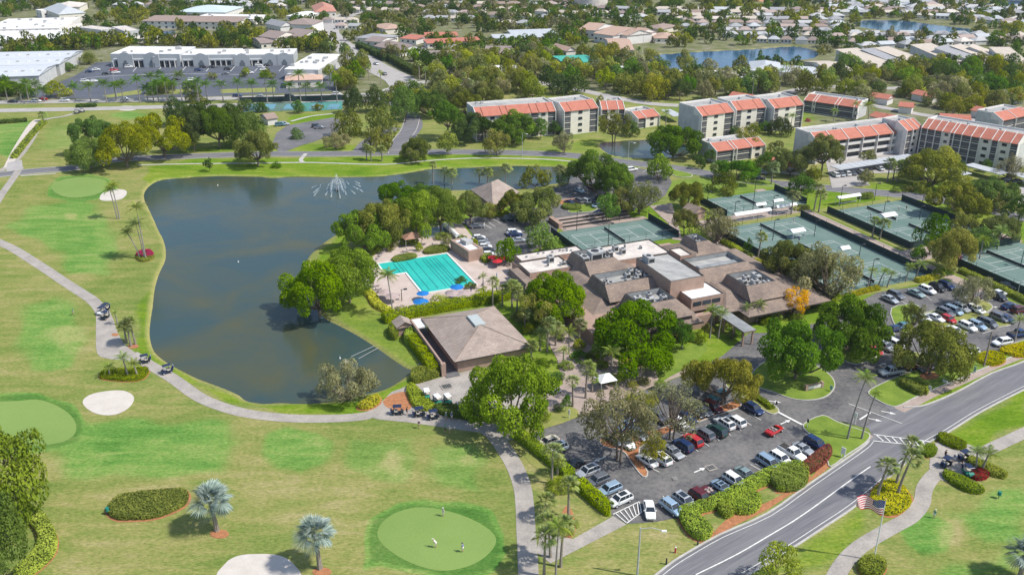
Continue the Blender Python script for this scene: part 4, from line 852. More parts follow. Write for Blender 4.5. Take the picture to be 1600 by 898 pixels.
# ---- hedges, beds and shrubs
H = hedge
OAB_ = G(950, 450).xy
H([(168,798),(185,780),(210,774),(250,770),(285,768),(294,776),(290,788),(270,800),(240,810),(205,812),(182,811)], 1.0, 'hedged', 'large clipped shrub bed with orange bark rim on the fairway', mulch=0.5, name='shrub_bed', cat='shrub bed')
H([(45,800),(62,803),(76,818),(88,840),(87,862),(74,880),(52,898),(30,905),(24,898),(45,880),(60,858),(62,840),(52,822),(42,812)], 1.5, 'hedge', 'curved bright hedge beside the corner trees', mulch=0.3)
H([(157,590),(172,594),(200,596),(222,593),(231,583),(229,576),(205,578),(165,580)], 0.7, 'hedged', 'low curved hedge round the palm island by the cart path', mulch=.35)
H([(212,403),(220,409),(232,408),(240,403),(236,399),(222,401)], .6, 'hedged', 'low green hedge around the coconut palms by the lake', mulch=.2)
H([(213,400),(220,395),(232,393),(239,397),(236,402),(222,403)], 1.0, 'coral', 'crimson flowering shrubs under the coconut palms', name='flower_bed', cat='flower bed')
H([(808,680),(880,736),(888,742)], 1.5, 'hedge', 'yellow-green hedge beside the car park, upper length', w=2.2)
H([(902,757),(945,795),(952,800)], 1.5, 'hedge', 'yellow-green hedge beside the car park, lower length', w=2.4)
H([(1067,826),(1080,845),(1100,838),(1112,848)], 1.0, 'hedge','short low hedge end', w=.5) if False else None
H([(1060,800),(1078,795),(1120,780),(1200,738),(1250,728),(1262,745),(1245,765),(1215,768),(1205,755),(1130,792),(1090,806),(1112,832),(1100,845),(1080,838),(1064,815)], 1.5, 'hedge', 'long clipped hedge along the bottom of the main car park', mulch=.5)
H(ell(1162,788,26,17,12), 1.5, 'hedge', 'round clipped mound in front of the long hedge', mulch=.3); H(ell(1232,752,29,17,12), 1.7, 'hedged', 'biggest round clipped mound at the road end of the long hedge', mulch=.3); H(ell(1135,795,14,15,10), 1.4, 'hedge', 'narrow clipped mound left of the round one')
H([(1248,735),(1270,715),(1292,700),(1298,712),(1285,728),(1262,742)], 1.3, 'red', 'reddish brown shrubs at the end of the car park by the navy car', name='shrub_bed', cat='shrub bed')
H([(1148,607),(1175,618),(1206,640)], .9, 'hedged', 'low hedge between the blue car and the entrance drive', w=1.3)
H([(1468,680),(1480,682),(1505,694),(1508,700),(1495,703),(1466,690)], 1.0, 'hedged', 'reddish low hedge by the crosswalk', mulch=.3, name='hedge')
H(ell(1450,706,13,9,10), .9, 'hedged', 'small clipped shrub mound at the end of the crosswalk', mulch=.3)
H([(1478,738),(1505,750),(1535,766),(1530,772),(1508,768),(1476,748)], 1.0, 'hedged', 'clipped hedge on the near side of the golf cart stop'); H([(1518,716),(1540,726),(1570,740),(1568,748),(1545,742),(1512,724)], .9, 'hedged', 'clipped hedge on the far side of the golf cart stop')
H(ell(1530,743,14,8,10), .8, 'red', 'dark red shrubs under the palms at the golf cart stop', name='shrub_bed', cat='shrub bed')
H([(1360,775),(1385,752),(1405,758),(1420,775),(1421,790),(1405,802),(1385,805),(1370,795)], .8, 'lime', 'lime yellow shrub bed around the palms by the flag', name='shrub_bed', cat='shrub bed', mulch=.6)
H(ell(1362,888,21,14,12), 1.3, 'hedged', 'round flowering shrub at the foot of the flagpole', mulch=.3, name='shrub', cat='shrub')
H(ell(1548,562,22,10,12), .9, 'lime', 'round lime yellow bed left of two beside the sidewalk', name='shrub_bed', cat='shrub bed', mulch=.3)
H([(1562,548),(1590,540),(1620,538),(1640,548),(1600,558),(1575,556)], .9, 'lime', 'lime yellow bed at the right edge under the palm', name='shrub_bed', cat='shrub bed', mulch=.3)
H([(1410,598),(1440,612),(1436,619),(1408,605)], 1.6, 'hedged', 'block hedge beside the entrance, front of two'); H([(1428,600),(1448,608),(1447,618),(1440,610)], 1.3, 'hedge', 'brighter block hedge beside the entrance, rear of two')
H([(562,635),(580,625),(592,622),(592,630),(580,638),(570,640),(562,639)], 1.2, 'lime', 'bright yellow-green shrub ring by the lake and cart path', name='shrub_bed', cat='shrub bed', mulch=.5)
H([(643,588),(650,581),(682,578),(686,588),(665,596),(645,600)], 1.5, 'hedged', 'clipped hedge at the mouth of the cart barn alley')
H([(OAB_ + UX*a_ + WX*b_).to_tuple() for a_, b_ in ((-57.2,10),(-57.0,16),(-57.0,22),(-57.4,26.5))], 2.2, 'hedge', 'tall bright hedge along the cart barn wall', w=2.4, world=True)
H([(600,503),(640,494),(720,479),(797,465)], 2.2, 'hedge', 'long yellow-green hedge between the pool and the cart barn', w=3.0)
H([(571,455),(582,465),(590,478),(610,488)], .9, 'lime', 'bright yellow winding bed at the pool terrace edge', w=2.4, name='shrub_bed', cat='shrub bed', mulch=.3)
H([(632,533),(638,520),(650,518),(652,530),(640,540)], 2.0, 'hedge', 'rounded hedge beside the little hut'); H([(608,520),(618,512),(622,528),(614,532)], 2.2, 'hedged', 'dark hedge left of the little hut')
H([(636,608),(645,602),(668,625),(680,635),(672,642),(652,640),(640,625)], .9, 'hedge', 'leafy bed in the middle of the golf cart plaza', name='shrub_bed', cat='shrub bed')
H([(680,640),(700,636),(780,652),(770,660),(700,652)], 1.2, 'green', 'shaded hedge behind the parked golf carts')
H([(1370,450),(1400,444),(1420,440)], 1.0, 'hedge', 'x', w=1) if False else None
H([(1320,466),(1350,457),(1372,452)], 1.1, 'lime', 'yellow hedge strip at the back of the east car park', w=1.5); H([(1432,441),(1450,437),(1463,434)], 1.2, 'lime', 'bright yellow hedge below the lowest tennis court', w=1.7)
H([(1500,425),(1545,445),(1600,472),(1640,490)], 1.4, 'hedge', 'clipped hedge between the last court and the car park', w=1.8)
H([(1128,379),(1150,390),(1158,397)], 1.2, 'hedge', 'clipped hedge by the terrace roof, first of three', w=1.8); H([(1160,397),(1172,403)], 1.2, 'hedge', 'clipped hedge by the terrace roof, second of three', w=1.8); H([(1178,408),(1196,416),(1212,422)], 1.0, 'lime', 'yellow hedge by the terrace roof, third of three', w=2.2)
H([(1238,325),(1262,325),(1262,328),(1240,330)], 1.2, 'lime', 'bright yellow shrub between the first tennis courts', name='shrub', cat='shrub')
H([(1344,308),(1362,306),(1362,311),(1345,312)], 1.5, 'hedged', 'round dark shrub above the twin courts', name='shrub', cat='shrub')
H([(880,322),(905,322),(905,329),(882,328)], 1.0, 'hedged', 'clipped shrubs on the island of the small car park', name='shrub_bed', cat='shrub bed')
H([(752,336),(790,333),(790,338),(754,340)], 1.0, 'hedge', 'clipped hedge in front of the hip roofed hall')
H([(612,408),(620,402),(645,398),(650,404),(620,410)], .8, 'hedged', 'planter of low shrubs behind the pool, left', name='shrub_bed', cat='shrub bed'); H([(662,394),(672,388),(690,386),(702,388),(698,394),(668,398)], .9, 'hedged', 'planter of low shrubs behind the pool, right', name='shrub_bed', cat='shrub bed')
H([(750,402),(762,398),(768,406),(757,412)], 1.3, 'hedge', 'square clipped hedge beside the red parasols'); 
H([(560,75),(585,86),(605,96)], 4, 'dark', 'tall dark hedge along the concrete street', w=4, ls=.5, dens=4); H([(610,95),(640,112),(655,118)], 4, 'dark', 'tall dark hedge beyond the street junction', w=4, ls=.5, dens=4)
H([(22,248),(52,210),(70,192)], 1.6, 'hedge', 'narrow hedge between the two service paths', w=2.2, ls=.3, dens=10); H([(0,193),(20,192),(42,190)], 1.6, 'dark', 'dark hedge at the end of the driving lawn', w=2.5, ls=.4, dens=6)
H([(120,168),(150,167)], 1.5, 'dark', 'low hedge beside the sand bunker', w=2.5, ls=.4, dens=6)
SH = [(575,455,16,2.2,'green','round clipped bush at the corner of the pool terrace'),(626,492,28,2.4,'brown','twiggy grey-green bush behind the long pool hedge'),(687,478,32,3.0,'hedge','clipped tree-like bush beside the blue parasols'),(757,466,34,2.8,'hedge','clipped tree-like bush near the blue folded parasols'),
 (797,672,30,2.6,'hedged','dark shrub under the big bright tree'),(845,655,34,2.8,'hedge','rounded yellow-green shrub under the big bright tree'),(871,642,16,1.6,'dark','round dark bush on the bark bed'),(872,762,44,1.7,'hedged','flat round shrub under the palm by the hedge'),(884,826,42,1.6,'hedged','flat round shrub on the mulched bed by the cart path'),
 (432,262,18,2.2,'green','round bush on the north bank beside the lone tree'),(963,598,30,2.2,'hedge','round clipped shrub beside the white canopy'),(1006,600,22,1.8,'olive','small rounded shrub on the forecourt'),(988,607,20,1.8,'golden','yellowish rounded shrub on the forecourt'),
 (1262,190,10,1.6,'coral','dark red round bush on the condominium lawn'),(1490,404,26,1.8,'coral','purple shrub beside the golden tree')]
for (u, v, w, h, leaf, lab) in SH: shrub(u, v, w, h, leaf, lab)
for i, (u, v, w) in enumerate([(600,350,30),(585,395,26),(612,385,24),(640,382,30),(720,375,22),(690,372,26),(700,380,20),(742,385,14),(815,465,30),(830,480,26),(812,500,26),(828,520,24),(905,560,34),(885,575,26),(930,560,30),(945,600,20),(925,520,24),(1012,545,30),(1070,530,34),(1095,535,26),(1150,520,26),(1196,505,26),(1135,512,20),(905,545,24),(870,590,26),(850,600,30),(832,545,26),(1465,432,20),(1478,428,22),(1400,300,18),(1420,300,18),(1030,610,24),(720,440,20),(735,450,20),(812,440,22),(800,455,20),(880,485,26),(900,470,22),(925,505,24),(870,530,24),(848,570,26),(862,600,24),(1105,520,22),(1210,500,24),(1228,490,22),(1245,500,22),(1142,530,20),(1305,470,22),(1275,480,22),(940,575,24),(610,392,14),(655,392,14),(690,388,14),(640,372,16),(740,330,22),(815,345,22)]):
    shrub(u, v, w, 1.3+(i % 4)*.35, ('green','hedged','olive','hedge')[i % 4], 'leafy garden shrub in a planting bed around the club buildings', group='filler shrubs around the club buildings', kind='small')
# ================================================================ BUILDINGS
BRK = surf('tan_stucco_brick', (0.40,0.28,0.22), 0.9, 0.15, 0.8, fine=8, col2=(0.30,0.20,0.155))
SHG = surf('brown_shingle', (0.300,0.230,0.180), 0.95, 0.12, 0.25, fine=2.5, col2=(0.165,0.130,0.112), bump=0.3, courses=.42)
SHT = surf('tan_shingle', (0.40,0.325,0.275), 0.95, 0.12, 0.25, fine=2.5, col2=(0.27,0.215,0.18), bump=0.3, courses=.5)
MEMB = surf('grey_membrane', (0.44,0.43,0.40), 0.9, 0.2, 0.35, fine=2, col2=(0.22,0.22,0.215), stretch=(.4,.35,1.2))
MEMD = surf('dark_membrane', (0.30,0.31,0.31), 0.9, 0.2, 0.4, fine=3, col2=(0.17,0.18,0.185))
WROOF = surf('white_roof', (0.80,0.79,0.77), 0.8, 0.05, 0.25, fine=2, col2=(0.58,0.56,0.53))
CROOF = surf('cream_roof', (0.68,0.62,0.55), 0.85, 0.08, 0.3, fine=2, col2=(0.42,0.37,0.33))
CREAM = surf('cream_stucco', (0.76,0.71,0.61), 0.9, 0.05, 0.5, fine=4, col2=(0.66,0.615,0.525))
WSTU = surf('white_stucco', (0.74,0.71,0.67), 0.9, 0.05, 0.5, fine=4, col2=(0.62,0.59,0.55))
GSTU = surf('grey_stucco', (0.56,0.555,0.54), 0.9, 0.05, 0.5, fine=4, col2=(0.38,0.385,0.39))
RTILE = surf('red_tile', (0.48,0.185,0.13), 0.85, 0.12, 0.6, fine=4, col2=(0.38,0.13,0.085))
GRF = surf('grey_metal_roof', (0.50,0.52,0.53), 0.6, 0.06, 0.4, fine=3, col2=(0.38,0.40,0.415))
AC = surf('air_conditioner_grey', (0.50,0.50,0.48), 0.6, 0.15, 2, fine=8, col2=(0.30,0.30,0.30))
DRK = surf('dark_trim', (0.05,0.045,0.04), 0.7, 0.1, 2)
GLS = glassy('window_glass', (0.030,0.040,0.052)); SCRN = surf('screen_panel', (0.105,0.108,0.115), 0.6, 0.1, 1)
STEEL = surf('galvanised', (0.45,0.46,0.46), 0.5, 0.1, 2); BLKM = surf('black_metal', (0.035,0.037,0.04), 0.5, 0.05, 2); WMET = surf('white_metal', (0.75,0.75,0.73), 0.5, 0.05, 2)
FOOTPRINTS = []
OAB = G(950, 450).xy
def AB(a, b): return (OAB + UX*a + WX*b).to_tuple()
def rectab(a0, a1, b0, b1): return [(a0, -b0), (a0, -b1), (a1, -b1), (a1, -b0)]        # local outline, x=a, y=-b
club = empty('clubhouse', (*OAB, 0), AX, 'sprawling brown roofed clubhouse with sunken roof wells full of machinery', 'building')
def frus(r0, z0, r1, z1, mat, name='roof', par=club, top=False):
    mb = MB(); mb.prism(rectab(*r0), z0, z1, top=top, topoly=rectab(*r1)); return mb.build(name, mat, par)
mb = MB()
for r in ((-19.5,39,-12,28.5), (-14,-2,14,19), (-19.6,-1,-19.3,-12), (-1,28,-15,-5), (-9,12,19,30), (20,38,24,32)): mb.prism(rectab(*r), 0, 3.5)
mb.build('wall', BRK, club)
def low(r0, r1, z0=3.4, z1=5.2):
    mb = MB(); P = rectab(*r0); mb.prism(P, z0-0.35, z0, top=False, bottom=True); mb.mat(1).prism(P, z0, z1, topoly=rectab(*r1)); return mb.build('roof', [DRK, SHG], club)
low((-15.2,7.5,-8,20.2), (-9,5,-2,14), 3.4, 5.4); low((-9,7.8,14,33), (-6,3.2,20,28), 3.42, 5.6); low((15.5,43,-4,31), (20,33,6,24), 3.44, 5.5); low((19,44,12,35), (24,32,18,29), 3.36, 5.5); low((21.5,39.5,-13.5,8), (27,34,-9,0), 3.46, 5.7); low((-9.2,9.5,-13.4,6.5), (-6.9,4,-9.9,1), 3.5, 5.6); low((-23.4,-20.2,-13.4,-1.6), (-22.9,-20.3,-12.9,-2), 3.1, 4.2)
def well(a0, a1, b0, b1, zt, lf=0.9, fr=3.0, rt=3.2, bk=1.0, zb=5.2, deck=MEMB, depth=1.5, n=0, units=()):
    mb = MB(); t = 0.35; o = rectab(a0, a1, b0, b1); i = rectab(a0+t, a1-t, b0+t, b1-t)
    mb.prism(rectab(a0-lf, a1+rt, b0-bk, b1+fr), zb, zt, top=False, topoly=o)
    k = len(mb.v); mb.mat(1).add([(*p, zt) for p in o]+[(*p, zt) for p in i], [(0,1,5,4), (1,2,6,5), (2,3,7,6), (3,0,4,7)])
    mb.mat(2).add([(*p, zt) for p in i]+[(*p, zt-depth) for p in i], [(1,0,4,5), (2,1,5,6), (3,2,6,7), (0,3,7,4)]); mb.build('roof', [SHG, DRK, MEMD], club)
    d = MB(); d.flat(i, zt-depth); d.build('roof_deck', deck, club)
    for (a, b, w, l, h) in units:
        q = MB(); q.box((a, -b, zt-depth), (w, l, h)); q.mat(1).bar((a, -b, zt-depth+h), (a, -b, zt-depth+h+0.12), min(w, l)*0.36, 10); q.box((a, -b-l/2-0.02, zt-depth+h*.2), (w*.8, .05, h*.55)); q.build('air_conditioner', [AC, BLKM], club)
well(-6.4,2.3,-9.4,-1.5, 8, fr=5.5, units=[(-4.9,-4.6,1.9,2.2,1.7),(-1.6,-5.2,3.4,3.0,2.5),(0.9,-6.2,1.0,3.2,2.3),(1.2,-3.2,1.2,1.0,1.3),(-4.7,-7.6,1.2,1.0,1.2)])
well(-8.7,5.6,6.9,13.9, 8, fr=4.5, units=[(-6.1,12.1,1.5,1.2,1.1),(-6.9,10.2,.5,.5,1),(-5.9,9.4,.5,.5,1),(0.2,9.4,1.3,1,1.5),(1.6,8.4,1.0,1.2,2),(2.6,10.6,1.3,1.2,1.5),(3.6,9.2,1.4,1.4,1.7),(1.5,11.6,1.2,.9,1.1),(4.4,11.6,1.1,1.2,1.4),(-1.4,11.2,.5,.5,.9)])
well(-6.7,3.0,20.4,27.6, 8, fr=4.5, units=[(-4.6,22.8,2.0,1.0,1.4),(-2.6,24.2,3.2,1.2,1.2),(-1.2,22.2,1.1,1.1,1.5),(1.3,24.8,1.3,1.5,1.5),(-3.8,26.2,1.8,.8,1)])
well(22.9,31.7,19.8,28, 8, fr=3.5, rt=5.0, units=[(25.2,23.8,1.4,1.4,1.3),(27.0,22.2,1.5,1.3,1.4),(28.0,24.6,1.8,1.4,1.1),(27.2,26.6,1.5,1.0,1.0),(29.9,22.6,1.2,2.8,1.5),(30.2,26.3,1.7,1.2,1.1)])
well(28.5,32.5,-8.5,-2.5, 8, fr=3.0, rt=3.5, units=[(30.5,-6.5,1,1,1.9),(30.2,-4.3,1.2,1,1.2)])
well(18.6,33.2,5.8,13.7, 7.6, fr=4.0, rt=2.5, lf=.3, deck=MEMB, depth=1.2)
mb = MB(); mb.prism(rectab(19.5,32,9.2,13.2), 6.45, 7.25, topoly=rectab(20,31.5,10.8,12.0)); mb.build('skylight_vault', MEMD, club)
def flatbox(r, z, wall, deck, par=0.3, zb=0.0, name='roof_deck'):
    mb = MB(); P = rectab(*r); I = rectab(r[0]+par, r[1]-par, r[2]+par, r[3]-par); mb.prism(P, zb, z, top=False); mb.mat(1).add([(*p, z) for p in P]+[(*p, z) for p in I], [(0,1,5,4), (1,2,6,5), (2,3,7,6), (3,0,4,7)]); mb.add([(*p, z) for p in I]+[(*p, z-0.25) for p in I], [(1,0,4,5), (2,1,5,6), (3,2,6,7), (0,3,7,4)])
    mb.build('wall', [wall, DRK], club); d = MB(); d.flat(I, z-0.25); d.build(name, deck, club)
flatbox((4.7,14.4,5.7,22.4), 10, BRK, MEMB); flatbox((7.6,16.7,19.9,27.5), 7, BRK, WROOF, .12); flatbox((-18.6,0.5,-20,-15.1), 5, BRK, CROOF, .2); flatbox((-20,-7.5,-14.7,-6.2), 5.05, BRK, CROOF, .2); flatbox((2,21.9,-16.2,-5), 5.1, BRK, CROOF, .15); flatbox((21.9,25.6,-5.7,0.2), 5.8, BRK, CROOF, .15)
q = MB()
for a in (9.3, 12.0, 14.7): q.box((a, -27.56, 5.0), (2.3, .12, 1.0))
q.build('window', GLS, club)
for (a, b, z, w, l, h) in ((6.6,8.6,9.75,1.9,3.2,1.7),(5.2,-9.2,5,1.3,1.6,1.5),(8.6,-12.3,5,1.3,1.6,1.5),(9.4,-9.6,5,1.3,1.6,1.5),(12,-13,5,.4,.4,1.2),(-11.6,-11.6,5,1.5,1.7,1.8),(-9.3,-8.6,5,1.6,.9,.8),(-13.4,-9.3,5,.5,.5,.8),(16,-11,5,.5,.9,.7)):
    q = MB(); q.box((a, -b, z-.2), (w, l, h+.2)); q.mat(1).bar((a, -b, z+h), (a, -b, z+h+.1), min(w, l)*.35, 10); q.box((a, -b-l/2-.02, z+h*.2), (w*.8, .05, h*.55)); q.build('air_conditioner', [AC, BLKM], club)
q = MB()
for k in range(9): q.box((-4.5+k*.35, 5.6-0.9, 5.3+k*0.0), (.06, 1.5, .06))
for (a, b) in ((-16,-17.6),(-12,-18.6),(-10.5,-18.4),(-5.5,-18.4),(-4.6,-18),(-3.8,-17.4),(-3.2,-18.8),(-2.6,-17.2),(-8,-18)): q.box((a, -b, 4.75), (.5, .35, .45))
q.build('roof_pipe', [MEMD], club)
can = MB(); can.prism(rectab(12.4,15.8,24.6,42.2), 3.6, 4.0, top=False, bottom=True); can.mat(1).flat(rectab(12.4,15.8,24.6,42.2), 4.0); can.build('canopy_roof', [SHG, MEMD], club)
for b in (30, 34, 38, 41.6):
    for a in (12.8, 15.4): q = MB(); q.box((a, -b, 0), (.35, .35, 3.6)); q.build('column', BRK, club)
FOOTPRINTS.append([AB(a, b) for a, b in ((-23,-20),(44,-20),(44,35),(-23,35))])
# ---- golf cart barn with its walled alley
barn = empty('cart_barn', (*OAB, 0), AX, 'golf cart barn under a big tan hip roof with a strip skylight', 'building')
mb = MB(); mb.prism(rectab(-52.2,-35.6,6.4,27.9), 0, 3.3); mb.build('wall', BRK, barn)
mb = MB(); e = rectab(-53.3,-34.7,5.3,28.9); mb.prism(e, 3.0, 3.3, top=False, bottom=True)
A_, B_, C_, D_ = [(*p, 3.3) for p in e]; r1 = (-43.9, -14.6, 6.5); r2 = (-43.9, -19.8, 6.5)
mb.mat(1).add([A_, B_, C_, D_, r1, r2], [(0,1,5,4), (1,2,5), (2,3,4,5), (3,0,4)]); mb.build('roof', [DRK, SHT], barn)
mb = MB(); mb.box((-43.8, -17.2, 6.05), (2.5, 5.6, 0.5)); o = mb.build('skylight', surf('skylight_panel', (0.42,0.46,0.45), .8, .05, 1), barn)
mb = MB()
for d in (-1, 1): mb.bar((-43.9,-14.6,6.53), (D_[0] if d > 0 else A_[0], A_[1], 3.34), .09, 4); mb.bar((-43.9,-19.8,6.53), (C_[0] if d > 0 else B_[0], B_[1], 3.34), .09, 4)
mb.build('roof_ridge', SHG, barn)
mb = MB(); mb.prism(rectab(-55.8,-55.4,4.2,27.6), 0, 2.9); mb.prism(rectab(-55.4,-52.4,3.8,4.2), 0, 2.9); mb.prism(rectab(-56.1,-55.1,27.6,28.5), 0, 3.1); mb.mat(1).prism(rectab(-55.35,-53.3,4.25,9.0), 2.6, 2.88); mb.build('alley_wall', [BRK, WROOF], barn)
mb = MB(); mb.flat(rectab(-55.3,-52.2,4.3,29.5), 0.19); mb.build('alley_floor', ASPW, barn)
FOOTPRINTS.append([AB(a, b) for a, b in ((-60,3),(-35,3),(-35,31),(-60,31))])
# ---- small gabled and hipped buildings
def block(FL, FR, BL, h, roof='flat', rise=2.5, wallm=None, roofm=None, label='', cat='building', name='building', over=0.5, gable='x', win=True, group=None, parapet=0.35, depth=None, floors=1, units=0, foot=True, edge=None):
    """building from three eave corners in the photo (front left, front right, back left) at height h"""
    a, b, c = G(*FL, h).xy, G(*FR, h).xy, G(*BL, h).xy; x = b-a; Lx = x.length; x /= Lx; y = Vector((-x.y, x.x)); D = (c-a).dot(y); D = depth or D
    rz = math.atan2(x.y, x.x); r = empty(name, (a.x, a.y, 0), rz, label, cat, group); wm = wallm or CREAM; rm = roofm or SHT
    P = [(0,0), (Lx,0), (Lx,D), (0,D)]; mb = MB(); mb.prism(P, 0, h if roof != 'flat' else h-0.25, top=(roof == 'flat')); 
    if roof == 'gable':
        if gable == 'x': mb.add([(0,0,h),(0,D,h),(0,D/2,h+rise),(Lx,0,h),(Lx,D,h),(Lx,D/2,h+rise)], [(0,2,1),(3,4,5)])
        else: mb.add([(0,0,h),(Lx,0,h),(Lx/2,0,h+rise),(0,D,h),(Lx,D,h),(Lx/2,D,h+rise)], [(0,1,2),(4,3,5)])
    if roof == 'shed': mb.add([(0,0,h),(0,D,h),(0,D,h+rise),(Lx,0,h),(Lx,D,h),(Lx,D,h+rise)], [(0,2,1),(3,4,5),(1,2,5,4)])
    mb.build('wall', wm, r); o = over; q = MB(); t = 0.18
    if roof == 'flat':
        q.prism(P, h-0.25, h, top=False); I = [(parapet,parapet),(Lx-parapet,parapet),(Lx-parapet,D-parapet),(parapet,D-parapet)]
        q.add([(*p, h) for p in P]+[(*p, h) for p in I], [(0,1,5,4), (1,2,6,5), (2,3,7,6), (3,0,4,7)]); q.add([(*p, h) for p in I]+[(*p, h-0.24) for p in I], [(1,0,4,5), (2,1,5,6), (3,2,6,7), (0,3,7,4)])
        q.build('parapet', edge or wm, r); q = MB(); q.flat(I, h-0.24); q.build('roof', rm, r)
    else:
        E = [(-o,-o,h), (Lx+o,-o,h), (Lx+o,D+o,h), (-o,D+o,h)]; E2 = [(p[0], p[1], h-t) for p in E]; q.add(E2+E, [(3,2,1,0), (0,1,5,4), (1,2,6,5), (2,3,7,6), (3,0,4,7)])
        if roof == 'hip':
            m = min(Lx, D)/2*0.95
            if Lx >= D: R1, R2 = (m, D/2, h+rise), (Lx-m, D/2, h+rise); q.add(E+[R1, R2], [(0,1,5,4), (1,2,5), (2,3,4,5), (3,0,4)])
            else: R1, R2 = (Lx/2, m, h+rise), (Lx/2, D-m, h+rise); q.add(E+[R1, R2], [(0,1,4), (1,2,5,4), (2,3,5), (3,0,4,5)])
        elif roof == 'gable':
            if gable == 'x': q.add(E+[(-o,D/2,h+rise+.02), (Lx+o,D/2,h+rise+.02)], [(0,1,5,4), (2,3,4,5)])
            else: q.add(E+[(Lx/2,-o,h+rise+.02), (Lx/2,D+o,h+rise+.02)], [(3,0,4,5), (1,2,5,4)])
        elif roof == 'shed': q.add([E[0], E[1], (Lx+o,D+o,h+rise+.02), (-o,D+o,h+rise+.02)], [(0,1,2,3)])
        q.build('roof', rm, r)
    if win:
        fh = h/floors; n = max(1, int(Lx/4.2))
        wme = CR.get('_win') or MB().box((0,0,0), (1.6,.10,1.25)).mesh('window')
        if '_win' not in CR: wme.materials.append(GLS); CR['_win'] = wme
        for f in range(floors):
            for i in range(min(n, 14)): put('window', wme, ((i+.5)*Lx/min(n, 14), -0.02, f*fh+fh*0.35), 0, r)
            if D > 6:
                for i in range(min(int(D/5), 4)): put('window', wme, (-0.02, (i+.5)*D/min(int(D/5), 4), f*fh+fh*0.35), PI/2, r); 
    rr = random.Random(int(Lx*100))
    for k in range(units):
        q = MB(); w = rr.uniform(1.2, 2.4); q.box((rr.uniform(1.5, Lx-1.5), rr.uniform(1.5, D-1.5), h-0.24), (w, w*.8, 1.2)); q.build('air_conditioner', AC, r)
    if foot: FOOTPRINTS.append([((a + x*p[0] + y*p[1])).to_tuple() for p in ((-2,-2), (Lx+2,-2), (Lx+2,D+2), (-2,D+2))])
    return r
block((737,296),(765,322),(780,284),3.4,'hip',3.2,BRK,SHT,'tan hip roofed hall between dark olive trees north of the small car park',over=.9) if False else None
def quadhall(px, h, rise, label):
    P = GP(px, h); P = P if area(P) > 0 else P[::-1]; c = Vector((sum(p[0] for p in P)/4, sum(p[1] for p in P)/4)); P = [(p[0]-c.x, p[1]-c.y) for p in P]
    r = empty('hall', (c.x, c.y, 0), 0, label, 'building'); mb = MB(); mb.prism(offset(P, .9), 0, h); mb.build('wall', BRK, r)
    q = MB(); q.prism(P, h-.3, h, top=False, bottom=True); q.mat(1); a, b = [(P[0][0]*.12+P[3][0]*.12, P[0][1]*.12+P[3][1]*.12, h+rise), (P[1][0]*.12+P[2][0]*.12, P[1][1]*.12+P[2][1]*.12, h+rise)]
    q.add([(*p, h) for p in P]+[a, b], [(0,1,5,4), (1,2,5), (2,3,4,5), (3,0,4)]); q.build('roof', [DRK, SHT], r); FOOTPRINTS.append([(p[0]*1.1+c.x, p[1]*1.1+c.y) for p in P])
quadhall([(735,296),(776,283),(812,300),(770,322)], 3.4, 4.0, 'tan hip roofed hall between dark olive trees north of the small car park')
block((732,393),(755,388),(712,373),3.3,'flat',wallm=BRK,roofm=WROOF,label='narrow brick pool house with a white flat roof and roof machines',name='pool_house',win=False,parapet=.8,units=2)
block((622,511),(643,507),(614,503),2.4,'gable',1.2,BRK,SHT,'little gabled hut among clipped hedges beside the lake',name='hut',gable='y',win=False,over=.5)
block((1086,333),(1102,328),(1075,325),2.8,'gable',1.6,BRK,SHG,'small brown gabled shed under the olive trees by the courts',name='shed',gable='y',win=False) 
# pool gazebo with a thatched red-brown roof on posts
def kiosk(u, v, w, d, h, rise, roofm, label, name, rz=AX, posts=4, cat='gazebo', leg=STEEL):
    p = G(u, v); r = empty(name, (p.x, p.y, 0), rz, label, cat)
    q = MB(); E = [(-w/2,-d/2,h), (w/2,-d/2,h), (w/2,d/2,h), (-w/2,d/2,h)]; q.add(E+[(0,0,h+rise)], [(0,1,4), (1,2,4), (2,3,4), (3,0,4), (3,2,1,0)]) if rise > .3 else q.box((0,0,h), (w, d, .15))
    q.build('roof', roofm, r)
    for sx in (-1, 1):
        for sy in (-1, 1): m = MB(); m.bar((sx*w*.44, sy*d*.44, 0), (sx*w*.44, sy*d*.44, h), .07, 6); m.build('post', leg, r)
    return r
kiosk(644,383,5.5,4.2,2.7,1.5,surf('thatch', (0.42,0.24,0.17), .95, .2, 2),'open gazebo with a pinkish pyramid roof behind the swimming pool','gazebo')
kiosk(945,606,4.0,3.6,2.4,1.2,WMET,'white peaked canopy tent on the walk beside the palms','canopy_tent',cat='canopy')
